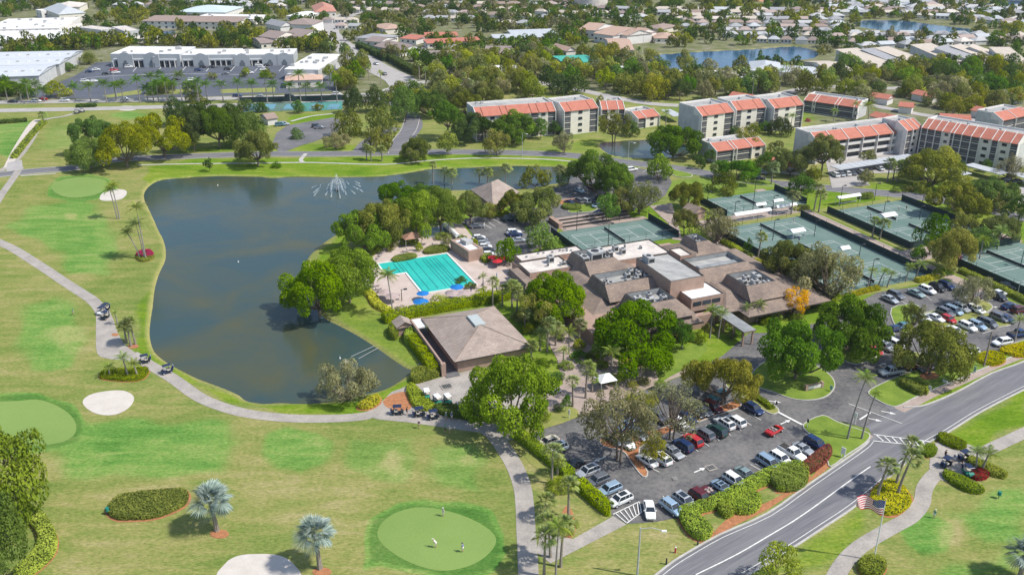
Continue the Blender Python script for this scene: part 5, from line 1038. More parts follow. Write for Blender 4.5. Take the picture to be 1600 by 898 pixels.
# ---- condominium blocks
BAL = {}
def condo(FL, FR, BL, h, floors, bays, label, slope=2.8, out=4.6, name='condominium_building', wall=CREAM, end=GSTU, gallery=False, deckm=MEMB, depth=None, fins=True):
    a, b, c = G(*FL, h).xy, G(*FR, h).xy, G(*BL, h).xy; x = b-a; Lx = x.length; x /= Lx; y = Vector((-x.y, x.x)); D = depth or max(6, (c-a).dot(y))
    rz = math.atan2(x.y, x.x); r = empty(name, (a.x, a.y, 0), rz, label, 'apartment building'); fh = h/floors
    D = max(D, out+7); mb = MB(); mb.prism([(0,1.3),(Lx,1.3),(Lx,out),(0,out)], 0, h-.2, top=False); mb.prism([(0,out),(Lx,out),(Lx,D),(0,D)], 0, h+slope-.6, top=False); mb.build('wall', end, r)
    q = MB(); P = [(0,out),(Lx,out),(Lx,D),(0,D)]; I = [(.3,out+.3),(Lx-.3,out+.3),(Lx-.3,D-.3),(.3,D-.3)]; z = h+slope
    q.prism(P, z-0.6, z, top=False); q.add([(*p, z) for p in P]+[(*p, z) for p in I], [(0,1,5,4), (1,2,6,5), (2,3,7,6), (3,0,4,7)]); q.add([(*p, z) for p in I]+[(*p, z-.7) for p in I], [(1,0,4,5), (2,1,5,6), (3,2,6,7), (0,3,7,4)]); q.build('parapet', WSTU, r)
    q = MB(); q.flat(I, z-.7); q.build('roof_deck', deckm, r)
    q = MB(); q.add([(0,1.3,h),(0,out,z-.3),(0,out,h),(Lx,1.3,h),(Lx,out,z-.3),(Lx,out,h)], [(0,1,2),(3,5,4)]); q.build('gable_wall', end, r)
    tot = sum(w for _, w in bays); xx = 0.0; edges = [0.0]
    for kind, w in bays:
        w = w/tot*Lx; x0, x1 = xx, xx+w; xx += w; edges.append(xx)
        q = MB(); q.add([(x0+.12,-.45,h-.12),(x1-.12,-.45,h-.12),(x1-.12,out+.02,z+.02),(x0+.12,out+.02,z+.02),(x0+.12,-.45,h-.3),(x1-.12,-.45,h-.3)], [(0,1,2,3),(4,5,1,0)]); q.build('tile_roof', RTILE, r)
        if kind == 'w':
            q = MB(); q.box(((x0+x1)/2, .68, 0), (w-.04, 1.2, h-.13)); q.build('wall', wall, r)
            for f in range(floors): q = MB(); q.box(((x0+x1)/2, .03, f*fh+fh*.40), (min(1.9, w*.4), .12, .95)); wo = q.build('window', GLS, r); q = MB(); q.box(((x0+x1)/2, .0, f*fh+fh*.40-.12), (min(2.1, w*.45), .25, .1)); q.build('sill', DRK, wo)
        else:
            for f in range(floors):
                q = MB(); zf = f*fh; q.box(((x0+x1)/2, .65, zf), (w-.04, 1.25, .22)); q.mat(2).box(((x0+x1)/2, 1.12, zf+.22), (w-.1, .12, fh-.3))
                if kind == 'g': q.mat(3).box(((x0+x1)/2, .07, zf+.22), (w-.05, .12, .85))
                else:
                    q.mat(1).box(((x0+x1)/2, .10, zf+.22), (w-.1, .05, fh-.24))
                    q.mat(0).box(((x0+x1)/2, .05, zf+.95), (w-.05, .06, .07))
                bo = q.build('balcony', [wall, SCRN, SCRN, WSTU], r)
                q = MB(); q.bar((x0+.1, -.02, zf+1.12), (x1-.1, -.02, zf+1.12), .035, 4); q.build('railing', WMET if kind == 'g' else BLKM, bo)
    for k, e in enumerate(edges):
        if not fins and 0 < k < len(edges)-1: continue
        q = MB(); t = .22; ys = [(-.6,0),(-.6,h+.05),(out,z+.25),(out+.5,z+.25),(out+.5,h-.5),(1.3,h-.5),(1.3,0)]
        V = [(e-t/2, p[0], p[1]) for p in ys]+[(e+t/2, p[0], p[1]) for p in ys]; n = 7; q.add(V, [tuple(range(n)), tuple(range(2*n-1, n-1, -1))]+[(i, n+i, n+(i+1) % n, (i+1) % n) for i in range(n)]); q.build('fin_wall', WSTU, r)
    rr = random.Random(int(Lx*10))
    for k in range(max(1, int(Lx/9))): q = MB(); q.box((rr.uniform(2, Lx-2), rr.uniform(out+1.2, max(out+1.5, D-1.5)), z-.7), (1.1, 1.0, 1.0)); q.build('air_conditioner', AC, r)
    FOOTPRINTS.append([(a + x*p[0] + y*p[1]).to_tuple() for p in ((-2,-1), (Lx+2,-1), (Lx+2,D+2), (-2,D+2))])
    return r
condo((744,182),(868,173),(725,165),10.6,4,[('b',11),('w',30),('b',10),('w',38),('b',12),('w',16),('b',12)],'four storey cream condominium with red tile eave, behind the broad green tree',depth=15,fins=False)
condo((881,174),(934,168),(868,158),10.6,4,[('b',11),('w',30),('b',12)],'end bay block of the left condominium, nearest the small pond',depth=15,fins=False)
condo((1096,181),(1146,174),(1064,165),10.4,4,[('b',9),('w',26),('b',12)],'left bay block of the middle condominium with a blank grey end wall',depth=15,fins=False)
condo((1150,172),(1196,167),(1130,158),10.4,4,[('b',9),('w',24),('b',12)],'middle bay block of the middle condominium',depth=14,fins=False)
condo((1209,169),(1255,163),(1190,152),10.4,4,[('b',8),('w',27),('b',10)],'right bay block of the middle condominium beside the lawn',depth=14,fins=False)
condo((1119,236),(1195,226),(1088,223),5.0,2,[('b',25),('w',5),('b',22),('w',20)],'low two storey house with red tile eave on the pond corner',slope=2.0,depth=11)
condo((1277,222),(1417,204.5),(1240,205),8.7,3,[('g',22)]*6,'long three storey condominium with open galleries behind the carports',depth=13,slope=2.6)
condo((1441,199),(1592,225),(1458,180),11.0,4,[('b',9),('b',11),('b',10),('w',12),('b',5),('b',11),('b',13),('b',12),('w',16),('b',9),('w',16),('b',10)],'long four storey condominium running to the right edge with a ribbed red eave',depth=13)
condo((1416,204),(1441,199),(1420,190),10.2,4,[('b',9),('w',8),('b',6)],'stair link block between the two long condominiums',depth=9)
condo((1257,156),(1341,168),(1272,142),5.6,2,[('b',14),('w',4),('b',30),('w',5),('b',24),('w',6)],'two storey row with red tile eaves beside the bright lawn',slope=2.2,depth=10)
condo((1566,188),(1608,179),(1527,174),6.8,2,[('b',16),('b',16)],'grey walled two storey house with red tiles at the right edge',slope=2.4,depth=12)
condo((996,185),(1030,180),(984,173),4.8,2,[('b',8),('w',14)],'small red roofed house between the condominiums',slope=2.0,depth=9)
condo((940,171),(976,170),(918,150),7.5,3,[('b',8),('w',14),('b',8)],'back wing of the left condominium with a long red eave',depth=12)
for i, (fl, fr, bl, lab) in enumerate([((1360,151),(1387,155),(1372,146),'red roofed garage below the townhouse street'),((1425,146),(1452,152),(1437,139),'red roofed house hidden in trees below the grey townhouses'),((1555,149),(1600,153),(1567,143),'red roofed house at the right edge behind the trees'),((1470,185),(1516,188),(1486,178),'red roofed house right behind the long grey roof'),((1360,181),(1376,185),(1368,177),'left small red roofed hut on the drive'),((1375,184),(1392,187),(1384,180),'right small red roofed hut on the drive'),((1140,150),(1172,155),(1152,143),'red roofed house behind the middle condominium'),((1518,172),(1536,176),(1527,168),'small red roofed porch beside the grey walled house'),((1206,256),(1256,262),(1222,250),'low red roofed shelter below the long condominium end wall'),((1405,166),(1425,168),(1412,160),'red roof corner showing among the trees'),((1590,175),(1615,176),(1580,168),'red roofed house cut by the right edge'),((680,97),(680.1,97),(680,97),'')]):
    if lab: block(fl, fr, bl, 3.2, 'gable', 1.6, WSTU, RTILE, lab, name='house', win=False, depth=max(5, 7))
# carports: thin metal roofs on posts
def carport(pl, w, label, h=2.7):
    a, b = G(*pl[0], h).xy, G(*pl[1], h).xy; x = (b-a); Lx = x.length; r = empty('carport', (a.x, a.y, 0), math.atan2(x.y, x.x), label, 'carport')
    q = MB(); q.prism([(0,-w/2),(Lx,-w/2),(Lx,w/2),(0,w/2)], h, h+.22, bottom=True)
    for k in range(int(Lx/3)): q.box((k*3+1.5, 0, h+.22), (.09, w, .06))
    q.build('roof', GRF, r)
    for k in range(int(Lx/6)+1): m = MB(); m.bar((min(k*6+.5, Lx-.3), 0, 0), (min(k*6+.5, Lx-.3), 0, h), .09, 6); m.build('post', WMET, r)
carport(((1305,263),(1426,244)), 5.5, 'long grey carport roof in front of the long condominium'); carport(((1432,252),(1470,246)), 5, 'short carport between the long one and the yellow-green tree'); carport(((1513,257),(1570,272)), 5.5, 'light carport right of the yellow-green tree'); carport(((1486,265),(1512,273)), 4.5, 'small carport under the yellow-green tree'); carport(((1578,268),(1620,282)), 5, 'carport at the right edge')
carport(((1040,172),(1060,182)), 5, 'low carport roof beside the middle condominium', 3); 
# ---- shopping centre and works yards
PSTU = surf('grey_blue_stucco', (0.42,0.44,0.45), 0.9, 0.05, 0.5)
SHGL = surf('shop_arch', (0.16,0.18,0.20), .5, .1, 1)
def store(FL, FR, BL, h, label, arches=(), n=10, roofm=WROOF, units=8, wallm=PSTU):
    r = block(FL, FR, BL, h, 'flat', wallm=wallm, roofm=roofm, label=label, name='store_building', win=False, units=units, edge=WMET)
    a, b = G(*FL, h).xy, G(*FR, h).xy; Lx = (b-a).length
    q = MB(); q.prism([(2,-3.2),(Lx-2,-3.2),(Lx-2,0),(2,0)], h*.52, h*.62, bottom=True); q.build('arcade_roof', wallm, r)
    for k in range(n+1): m = MB(); m.box((2.3+k*(Lx-4.6)/n, -3.0, 0), (.5, .5, h*.52)); m.build('column', WSTU, r)
    for k in range(n): m = MB(); m.box((2.3+(k+.5)*(Lx-4.6)/n, -.04, .3), ((Lx-4.6)/n*.8, .12, h*.4)); m.build('shop_window', GLS, r)
    for f in arches:
        w = 4.6; m = MB(); cx_ = f*Lx; pts = [(-w,0),(w,0),(w,h+.1),(w*.65,h+.3),(w*.4,h+1.0),(0,h+1.4),(-w*.4,h+1.0),(-w*.65,h+.3),(-w,h+.1)]
        V = [(cx_+p[0], -3.6, p[1]) for p in pts]+[(cx_+p[0], -2.9, p[1]) for p in pts]; N = len(pts); m.add(V, [tuple(range(N)), tuple(range(2*N-1, N-1, -1))]+[(i, N+i, N+(i+1) % N, (i+1) % N) for i in range(N)])
        m.mat(1).box((cx_, -3.66, .1), (w*.7, .1, h*.34)); m.bar((cx_, -3.62, h*.42), (cx_, -3.70, h*.42), w*.22, 14); m.build('gabled_entrance', [wallm, SHGL], r)
    return r
store((172,84),(280,84.5),(206,72.5),7.5,'large grey store with a white roof and two arched gables','' and () or (.24,.62),12,units=9)
store((280,86),(368,85),(311,76.5),6.5,'middle store of the shopping centre with one wide gable',(.4,),9,units=4); store((368,86),(458,84.5),(392,77),6.2,'right store of the shopping centre with round arches',(.12,.6,.85),8,units=5)
store((444,108),(497,109),(467,83.5),6.0,'deep white roofed store at the corner of the mall car park',(),4,units=10,wallm=GSTU); block((446,126),(503,124),(452,119),4.2,'hip',1.8,CREAM,surf('peach_tile', (0.56,0.38,0.29), .9, .1, .6),'small bank pavilion with a peach hipped roof beside the boulevard',name='pavilion')
MR = surf('ribbed_metal_roof', (0.56,0.58,0.60), 0.5, 0.05, 0.3)
for fl_, fr_, bl_, lb_ in [((-60,122),(60,118),(-50,105),'huge grey metal roofed warehouse at the left edge, front bay'),((-50,104),(92,100),(-35,93),'grey metal roofed warehouse at the left edge, middle bay'),((-35,93),(108,90),(-10,82),'grey metal roofed warehouse at the left edge, rear bay')]:
    r_ = block(fl_,fr_,bl_,6.5,'gable',1.2,GSTU,MR,lb_,name='warehouse',win=False); rf_ = [c for c in r_.children if c.name.startswith('roof')][0]; X_ = max(v.co.x for v in rf_.data.vertices); Y_ = max(v.co.y for v in rf_.data.vertices)
    for k in range(9): q = MB(); q.box((X_*(k+.5)/9, Y_*.28, 7.0), (1.6,1.2,.8)); q.build('roof_vent', WMET if k % 2 else AC, r_)

block((-40,64),(92,61),(-30,49),6,'flat',wallm=WSTU,roofm=WROOF,label='long white flat roofed block behind the hedge trees',name='warehouse',units=12); block((-30,47),(92,44),(-10,30),6,'flat',wallm=WSTU,roofm=WROOF,label='big white commercial block at the upper left edge',name='warehouse',units=14,floors=2); block((92,44),(128,36),(90,33),5,'flat',wallm=WSTU,roofm=CROOF,label='small cream annex of the white commercial block',name='annex',units=3)
block((92,23),(133,20),(86,13),6,'hip',5,CREAM,GRF,'grey hip roofed hall with a red fronted porch',name='hall'); block((78,12),(124,11),(92,6),5,'hip',3,CREAM,CROOF,'beige hip roofed house beyond the grey hall')
block((64,17),(76,16),(68,14),6,'flat',wallm=WSTU,roofm=WROOF,label='small white cube house left of the grey hall',name='house'); block((275,19),(352,20),(300,10),5,'hip',3.6,WSTU,surf('pale_blue_roof', (0.52,0.60,0.60), .7, .05, .5),'pale blue hipped roof among palms at the top')
BRR = surf('brown_flat_roof', (0.32,0.24,0.20), .9, .1, .4)
block((222,33),(370,35),(228,27),6,'shed',1.4,CREAM,BRR,'long brown roofed motel with a dark gallery by the little pond',name='motel',floors=2); block((300,28),(395,30),(305,21),5,'flat',wallm=WSTU,roofm=WROOF,label='white flat roofed building behind the motel',name='building',units=5); block((158,47),(180,44),(158,38),5,'flat',wallm=GSTU,roofm=CROOF,label='boxy beige house by the trees, left of two'); block((195,49),(218,47),(197,40),5,'flat',wallm=GSTU,roofm=CROOF,label='boxy beige house by the trees, right of two')
block((165,62),(245,60),(168,58),3,'gable',1,CREAM,CROOF,'low beige carport row by the little pond',name='carport_row',win=False); block((258,60),(340,58),(260,55),3,'gable',1,CREAM,BRR,'low brown carport row right of the little pond',name='carport_row',win=False)
PK = surf('mauve_shingle', (0.30,0.235,0.21), .9, .1, .5); TAN = surf('tan_tile', (0.48,0.33,0.25), .9, .1, .5); GRT = surf('grey_shingle', (0.33,0.33,0.34), .9, .1, .5); TAL = surf('light_tan_shingle', (0.54,0.47,0.39), .9, .1, .5); GRN = surf('green_metal_roof', (0.06,0.40,0.30), .6, .08, .5)
for fl, fr, bl, h, ro, ri, wm, rm, lab in [
 ((405,57),(430,60),(412,48),6,'gable',3,CREAM,PK,'mauve roofed gabled apartment, leftmost of the cluster'),((440,55),(470,58),(446,44),6,'gable',3,CREAM,PK,'mauve roofed gabled apartment in the middle of the cluster'),((415,37),(438,42),(420,32),6,'gable',3,WSTU,GRT,'grey gabled apartment at the back of the cluster'),((442,38),(487,39),(444,31),7,'hip',3,WSTU,PK,'long mauve roofed block at the back of the cluster'),((408,68),(465,64),(415,58),4,'gable',1.6,CREAM,PK,'low mauve roofed wing in front of the cluster'),
 ((448,25),(480,26),(456,18),4,'hip',1.5,WSTU,WROOF,'white roofed house above the cluster'),((492,19),(525,18),(500,9),5,'hip',4,CREAM,surf('salmon_roof', (0.48,0.23,0.17), .9, .1, .5),'salmon hipped roof at the top of the picture'),
 ((585,72),(625,80),(600,62),3.5,'gable',2.6,WSTU,PK,'gabled villa beside the concrete street, front'),((570,64),(592,66),(575,56),3.5,'gable',2,WSTU,PK,'gabled villa beside the concrete street, rear'),((580,40),(602,46),(583,30),4,'hip',2,CREAM,TAN,'tan roofed villa between the grey trees'),((598,62),(622,56),(592,50),4,'hip',2,CREAM,GRT,'grey roofed villa beside the red roofed row'),
 ((625,60),(650,62),(627,55),3.5,'shed',1.0,WSTU,RTILE,'short red roofed row house left of the palms'),((665,57),(715,56),(668,53),3.5,'shed',1.0,WSTU,RTILE,'back red roofed row beyond the palm hedge'),((668,68),(752,64),(672,63.5),3.5,'shed',1.0,WSTU,RTILE,'front long red roofed row behind the palm hedge'),
 ((672,93),(715,92),(690,79),4,'gable',1.6,CREAM,PK,'mauve ridged villa roof left of the lawn'),((758,86),(800,86),(775,72),4,'gable',1.6,CREAM,PK,'mauve ridged villa roof right of the lawn'),((750,112),(808,112),(765,102),4,'flat',1,WSTU,WROOF,'white flat roofed building behind lime green trees'),((772,60),(850,58),(780,56),3.5,'shed',1.0,WSTU,GRF,'pale grey roofed row above the lawns'),((800,54),(868,52),(806,49),3.5,'shed',1.0,WSTU,GRF,'pale blue roofed row right of the grey one'),
 ((886,104),(940,102),(886,87),4,'gable',1.2,WSTU,GRN,'building with a bright green metal roof among trees'),((862,74),(885,80),(850,66),4,'gable',2.2,WSTU,TAN,'tan gabled house with a white end wall'),((955,78),(990,78),(935,60),5,'gable',2.6,WSTU,TAN,'brown ribbed villa with a white gable by the blue pond'),
 ((905,46),(930,48),(912,36),6,'gable',3,WSTU,TAN,'tan roofed villa, leftmost of the row of four'),((928,52),(958,56),(934,37),6,'gable',3,WSTU,TAN,'tan roofed villa, largest of the row of four'),((960,52),(980,56),(965,42),6,'gable',3,WSTU,TAN,'tan roofed villa, third of the row of four'),((984,52),(1000,54),(988,45),6,'gable',3,WSTU,TAN,'tan roofed villa, rightmost of the row of four'),
 ((1005,43),(1035,46),(1012,36),3.5,'hip',2,CREAM,BRR,'brown hipped house above the blue pond'),((1024,60),(1058,60),(1030,53),3.5,'hip',2,CREAM,TAN,'tan hipped house behind the dark round tree'),
 ((1090,118),(1150,118),(1098,110),4,'flat',1,WSTU,WROOF,'white flat roofed building below the blue pond'),((1045,118),(1085,116),(1050,110),4,'flat',1,WSTU,WROOF,'white flat roofed building with a red corner'),((978,113),(1002,112),(982,106),4,'shed',1,WSTU,WROOF,'small white roof showing above the woods'),((1172,110),(1220,112),(1165,96),5,'hip',2.5,WSTU,GRF,'grey hip roofed building beside the blue pond'),((1150,122),(1205,124),(1158,115),4,'flat',1,WSTU,WROOF,'long white roof below the grey hip roofed building'),
 ((1298,113),(1335,112),(1225,97),4.5,'gable',2.4,CREAM,TAL,'long light tan roof with a gable end by the palms'),((1210,112),(1275,116),(1220,102),4,'hip',2,WSTU,GRF,'pale grey roof before the long tan one')]:
    block(fl, fr, bl, h, ro, ri, wm, rm, lab, name='house' if h < 5 else 'villa')
# townhouses with steep roofs
for i, (fl, fr, bl, rm, lab) in enumerate([((1372,107),(1405,104),(1351,88),TAL,'light tan steep townhouse roof, leftmost of the row'),((1408,103),(1428,100),(1386,86),GRT,'grey steep townhouse roof, second of the row'),((1440,103),(1462,100),(1415,83),TAL,'light tan steep townhouse roof, third of the row'),((1486,97),(1518,94),(1468,80),TAL,'wide light tan townhouse roof in the middle of the row'),((1528,98),(1548,92),(1504,77),GRT,'grey townhouse roof right of the middle'),((1545,94),(1560,90),(1525,76),TAL,'narrow tan townhouse roof, second from the right'),((1562,92),(1570,88),(1542,73),TAL,'narrow tan townhouse roof at the right end'),((1578,100),(1610,100),(1582,88),TAL,'low tan roofed house at the right edge')]):
    block(fl, fr, bl, 3.2, 'shed', 5.5, GSTU, rm, lab, name='townhouse')
# ---- the suburb of low roofed houses beyond the ponds
def house_proto(L_, D, h, rise, kind):
    w = MB(); w.prism([(-L_/2,-D/2),(L_/2,-D/2),(L_/2,D/2),(-L_/2,D/2)], 0, h, top=False)
    w.mat(1)
    for k in range(3): w.box((-L_/2+(k+.5)*L_/3, -D/2-.02, 1.0), (L_/3*.5, .1, 1.2))
    r = MB(); o = .6; E = [(-L_/2-o,-D/2-o,h), (L_/2+o,-D/2-o,h), (L_/2+o,D/2+o,h), (-L_/2-o,D/2+o,h)]; m = D/2
    if kind == 'hip': r.add(E+[(-L_/2+m,0,h+rise),(L_/2-m,0,h+rise)], [(0,1,5,4),(1,2,5),(2,3,4,5),(3,0,4)])
    elif kind == 'gable': r.add(E+[(-L_/2-o,0,h+rise),(L_/2+o,0,h+rise)], [(0,1,5,4),(2,3,4,5),(1,2,5),(3,0,4)])
    else:
        r.add(E+[(-L_/2+m,0,h+rise),(L_/2-m,0,h+rise)], [(0,1,5,4),(1,2,5),(2,3,4,5),(3,0,4)]); F = [(-L_*.1-o,-D/2-4.5,h),(L_*.35,-D/2-4.5,h),(L_*.35,0,h),(-L_*.1-o,0,h)]; r.add(F+[(L_*.12,-D/2-3,h+rise*.8),(L_*.12,0,h+rise*.8)], [(0,1,4),(1,2,5,4),(3,0,4,5)]); w.mat(0).prism([(-L_*.1,-D/2-4),(L_*.33,-D/2-4),(L_*.33,-D/2),(-L_*.1,-D/2)], 0, h, top=False)
    wm, rm = w.mesh('wall'), r.mesh('roof'); wm.materials.append(None); wm.materials.append(GLS); rm.materials.append(None); return wm, rm
HPR = [house_proto(17,11,2.8,2.0,'hip'), house_proto(15,10,2.8,1.7,'gable'), house_proto(18,9,2.8,1.8,'ell'), house_proto(14,11,2.8,2.2,'hip')]
LBR = surf('light_grey_roof', (0.46,0.46,0.455), .9, .06, .5); PKR = surf('pinkish_roof', (0.42,0.33,0.29), .9, .08, .5)
DGR = surf('mid_grey_roof', (0.36,0.365,0.37), .9, .06, .5); RCOL = [('pale', CROOF), ('light grey', LBR), ('grey', GRT), ('mid grey', DGR), ('tan', TAL), ('mauve', PK), ('silver', GRF), ('light grey', LBR), ('pinkish', PKR), ('brown', BRR)]
rh = random.Random(7); _nh = 0
def hrow(p0, p1, n, where, cols=None, jit=.6, sc_=1.0):
    global _nh
    a, b = G(*p0).xy, G(*p1).xy; d = (b-a); an = math.atan2(d.y, d.x)
    for i in range(n):
        q = a + d*((i+.5)/n) + Vector((rh.uniform(-jit, jit), rh.uniform(-jit, jit)))*2
        if any(inside(q.x, q.y, f) for f in FOOTPRINTS) or any(inside(q.x, q.y, w_) for _, w_ in wpoly): continue
        c, m = RCOL[(cols or range(10))[rh.randrange(len(cols or range(10)))]]; wm, rm = HPR[rh.randrange(4)]; _nh += 1
        r = empty('house', (q.x, q.y, 0), an + rh.choice((0, 0, PI, PI/2*.0)) + rh.uniform(-.06, .06), 'low house with %s roof %s' % (c, where), 'house', 'low houses %s' % where)
        s = min(1.0, d.length/n/19)*sc_ * rh.uniform(.92, 1.05); put('wall', wm, parent=r, mats=[rh.choice([WSTU, CREAM, GSTU])], s=(s, s, 1)); put('roof', rm, parent=r, mats=[m], s=(s, s, 1)); FOOTPRINTS.append([(q.x+8*math.cos(an+t), q.y+8*math.sin(an+t)) for t in (.5, 2.6, 3.7, 5.8)])
S1 = 'in the suburb beyond the ponds'
for v0, v1, u0, u1, n in [(66,71,1180,1340,8),(59,62,1130,1345,9),(52,53,1130,1320,8),(46,47,1060,1320,10),(40,41,1060,1320,10),(34,35,1050,1320,10),(28.5,29.5,1040,1320,10),(23.5,24.5,1020,1300,10),(19,20,1020,1290,9),(15,15.5,1290,1600,10),(11,11.5,1290,1530,8),(19,19.5,1290,1600,10),(23.5,24.5,1300,1600,9),(28,36,1430,1600,6),(33,42,1500,1620,4),(42,48,1560,1650,3),(7.5,8,1290,1530,7),(4,4.5,1270,1560,9),(1,1.5,1200,1600,11),(-2.5,-2,1000,1640,16),(77,66,1340,1600,9),(70,60,1380,1600,8),(62,60,1300,1420,5),(57,59,1320,1540,8)]:
    hrow((u0, v0), (u1, v1), n, S1)
hrow((880,14),(1010,20),5,'below the round water tank',[3,4,9,5]); hrow((835,22),(905,27),4,'below the round water tank',[3,4,9]); hrow((840,31),(890,34),2,'below the round water tank',[3,4]); hrow((960,33),(1010,30),2,'below the round water tank',[1,2]); hrow((900,24),(1010,27),4,'below the round water tank',[3,4,9,5])
for v, u0, u1, n in [(24,655,760,5),(15,640,760,5),(28,760,830,3),(40,755,830,3),(33,660,745,4)]: hrow((u0, v),(u1, v+1), n, 'among the woods at the top', [4,8,9,3])
for v, u0, u1, n in [(45,520,565,2),(36,505,560,3),(20,540,640,4),(10,540,640,5),(4,560,700,6),(4,700,900,8),(10,680,900,8),(19,770,830,3)]: hrow((u0, v),(u1, v+1), n, 'in the leafy quarter at the top centre', [4,8,9,3,5])
for v, u0, u1, n in [(2,0,120,5),(5,180,320,6),(1,380,560,8),(5,400,520,5),(9,330,460,6),(-2,0,640,24),(14,380,450,3),(12,180,250,3)]: hrow((u0, v),(u1, v), n, 'in the far town at the upper left', [0,1,6,7,5])
# water tank
p = G(923, 12); tk = empty('water_tank', (p.x, p.y, 0), 0, 'round cream water tank at the top of the picture', 'water tank')
q = MB(); n = 32; q.bar((0,0,0), (0,0,9), 15, n); q.build('shell', CROOF, tk); q = MB(); q.bar((0,0,9), (0,0,10.5), 15.2, n, 4); q.build('roof', CROOF, tk); FOOTPRINTS.append([(p.x+18*math.cos(t), p.y+18*math.sin(t)) for t in (0,1,2,3,4,5)])
p0 = GP([(1170,-3),(1215,-3),(1225,3),(1168,3)]); sheet('clay_field', p0, surf('red_clay', (0.50,0.26,0.14), .9, .1, .2), z=.06)
# ================================================================ COURTS, POOL, VEHICLES, PEOPLE, STREET FURNITURE
CRT = surf('court_green', (0.150,0.212,0.185), 0.9, 0.1, 0.15, fine=3, col2=(0.095,0.165,0.142)); CRI = CRT
FEN = surf('windscreen_mesh', (0.030,0.055,0.052), 0.95, 0.1, 1); NETM = surf('net_mesh', (0.05,0.06,0.06), .95, .1, 1)
def abobj(name='x'): return (*OAB, 0)
def court(a, b, lab, ln=.20):
    r = empty('tennis_court_net', (*AB(a, b), 0), AX, lab, 'tennis net'); z = ln
    for s in (-1, 1): m = MB(); m.bar((0, s*6.4, z-.1), (0, s*6.4, 1.2), .07, 6); m.build('post', BLKM, r)
    m = MB(); m.box((0, 0, z), (.05, 12.8, .80)); m.build('net_panel', NETM, r); m = MB(); m.box((0, 0, z+.80), (.08, 12.8, .09)); m.build('net_band', surf('net_tape', (.55,.58,.56), .8, .05, 1), r)
    m = MB()
    def ln_(x0, y0, x1, y1, w=.13):
        if abs(x1-x0) > abs(y1-y0): m.flat([(x0, y0-w/2), (x1, y0-w/2), (x1, y0+w/2), (x0, y0+w/2)], z-.07)
        else: m.flat([(x0-w/2, y0), (x0+w/2, y0), (x0+w/2, y1), (x0-w/2, y1)], z-.066)
    for y in (-5.485, -4.115, 4.115, 5.485): ln_(-11.885, y, 11.885, y)
    for x in (-11.885, 11.885): ln_(x, -5.485, x, 5.485)
    for x in (-6.4, 6.4): ln_(x, -4.115, x, 4.115)
    ln_(-6.4, 0, 6.4, 0); o = m.build('court_line', WHT, kind='structure'); o.location = (*AB(a, b), 0); o.rotation_euler = (0, 0, AX)
def slab(a0, a1, b0, b1): sheet('court_surface', [AB(a0, b0), AB(a1, b0), AB(a1, b1), AB(a0, b1)], CRT, z=.12)
def fence(pts, lab, h=3.0, scr=True, world=False, clear=()):
    P = pts if world else [AB(a, b) for a, b in pts]; r = empty('court_fence', (*P[0], 0), 0, lab, 'fence'); c = Vector(P[0]); i = 0
    for k in range(len(P)-1):
        a, b = Vector(P[k])-c, Vector(P[k+1])-c; d = b-a; n = max(1, round(d.length/6))
        for j in range(n+1):
            q = a+d*j/n
            if j < n or k == len(P)-2: m = MB(); m.bar((q.x, q.y, 0), (q.x, q.y, h+.05), .05, 5); m.build('post', BLKM, r)
            if j < n:
                e = a+d*(j+1)/n; m = MB(); mid = (q+e)/2; m.box((mid.x, mid.y, .12), ((e-q).length, .035, (h-.95) if scr else h-.3), math.atan2(d.y, d.x)); (m.build('windscreen_panel', FEN, r) if scr and k not in clear else None)
        m = MB(); m.bar((a.x, a.y, h), (b.x, b.y, h), .035, 4); m.bar((a.x, a.y, 1.0), (b.x, b.y, 1.0), .02, 4); m.build('rail', BLKM, r)
sheet('court_apron', [AB(48, -30), AB(88, -30), AB(88, 30), AB(48, 30)], DRYL, z=.06); sheet('court_apron', [AB(93, -30), AB(131, -30), AB(131, 62), AB(93, 62)], DRYL, z=.055); sheet('court_walk', [AB(88, -56), AB(92, -56), AB(92, 40), AB(88, 40)], PAVER, z=.075); sheet('court_walk', [AB(50, -36), AB(92, -36), AB(92, -30), AB(50, -30)], PAVER, z=.085)
sheet('court_walk', [AB(42, 22), AB(50, 22), AB(50, -30), AB(42, -10)], PAVER, z=.08); sheet('court_walk', [AB(92, 9.5), AB(132, 9.5), AB(132, 17.5), AB(92, 17.5)], PAVER, z=.078)
sheet('lawn', [AB(58, -78), AB(100, -72), AB(100, -56), AB(58, -54)], LAWN, z=.05)
slab(3.6, 38, -43.6, -25.6); court(20.5, -34.1, 'net of the show court between the clubhouse and the tiered steps')
slab(63, 95, -53.5, -36.2); court(78.6, -44.2, 'net of the farthest court beside the long white canopies')
slab(51, 85, -27, 27.4); court(67.3, -18, 'net of the back court of the three stacked courts'); court(67.3, .3, 'net of the middle court of the three stacked courts'); court(67.3, 18.6, 'net of the front court behind the row of palms')
slab(95.8, 127.5, -27, 9); court(110.4, -18.2, 'net of the twin court beside the gabled white shelter, far side'); court(110.4, 0, 'net of the twin court beside the gabled white shelter, near side')
slab(98.5, 130, 17.8, 60); court(113.7, 26.6, 'net of the court at the right edge, upper one'); court(113.7, 45, 'net of the court at the right edge, lower one')
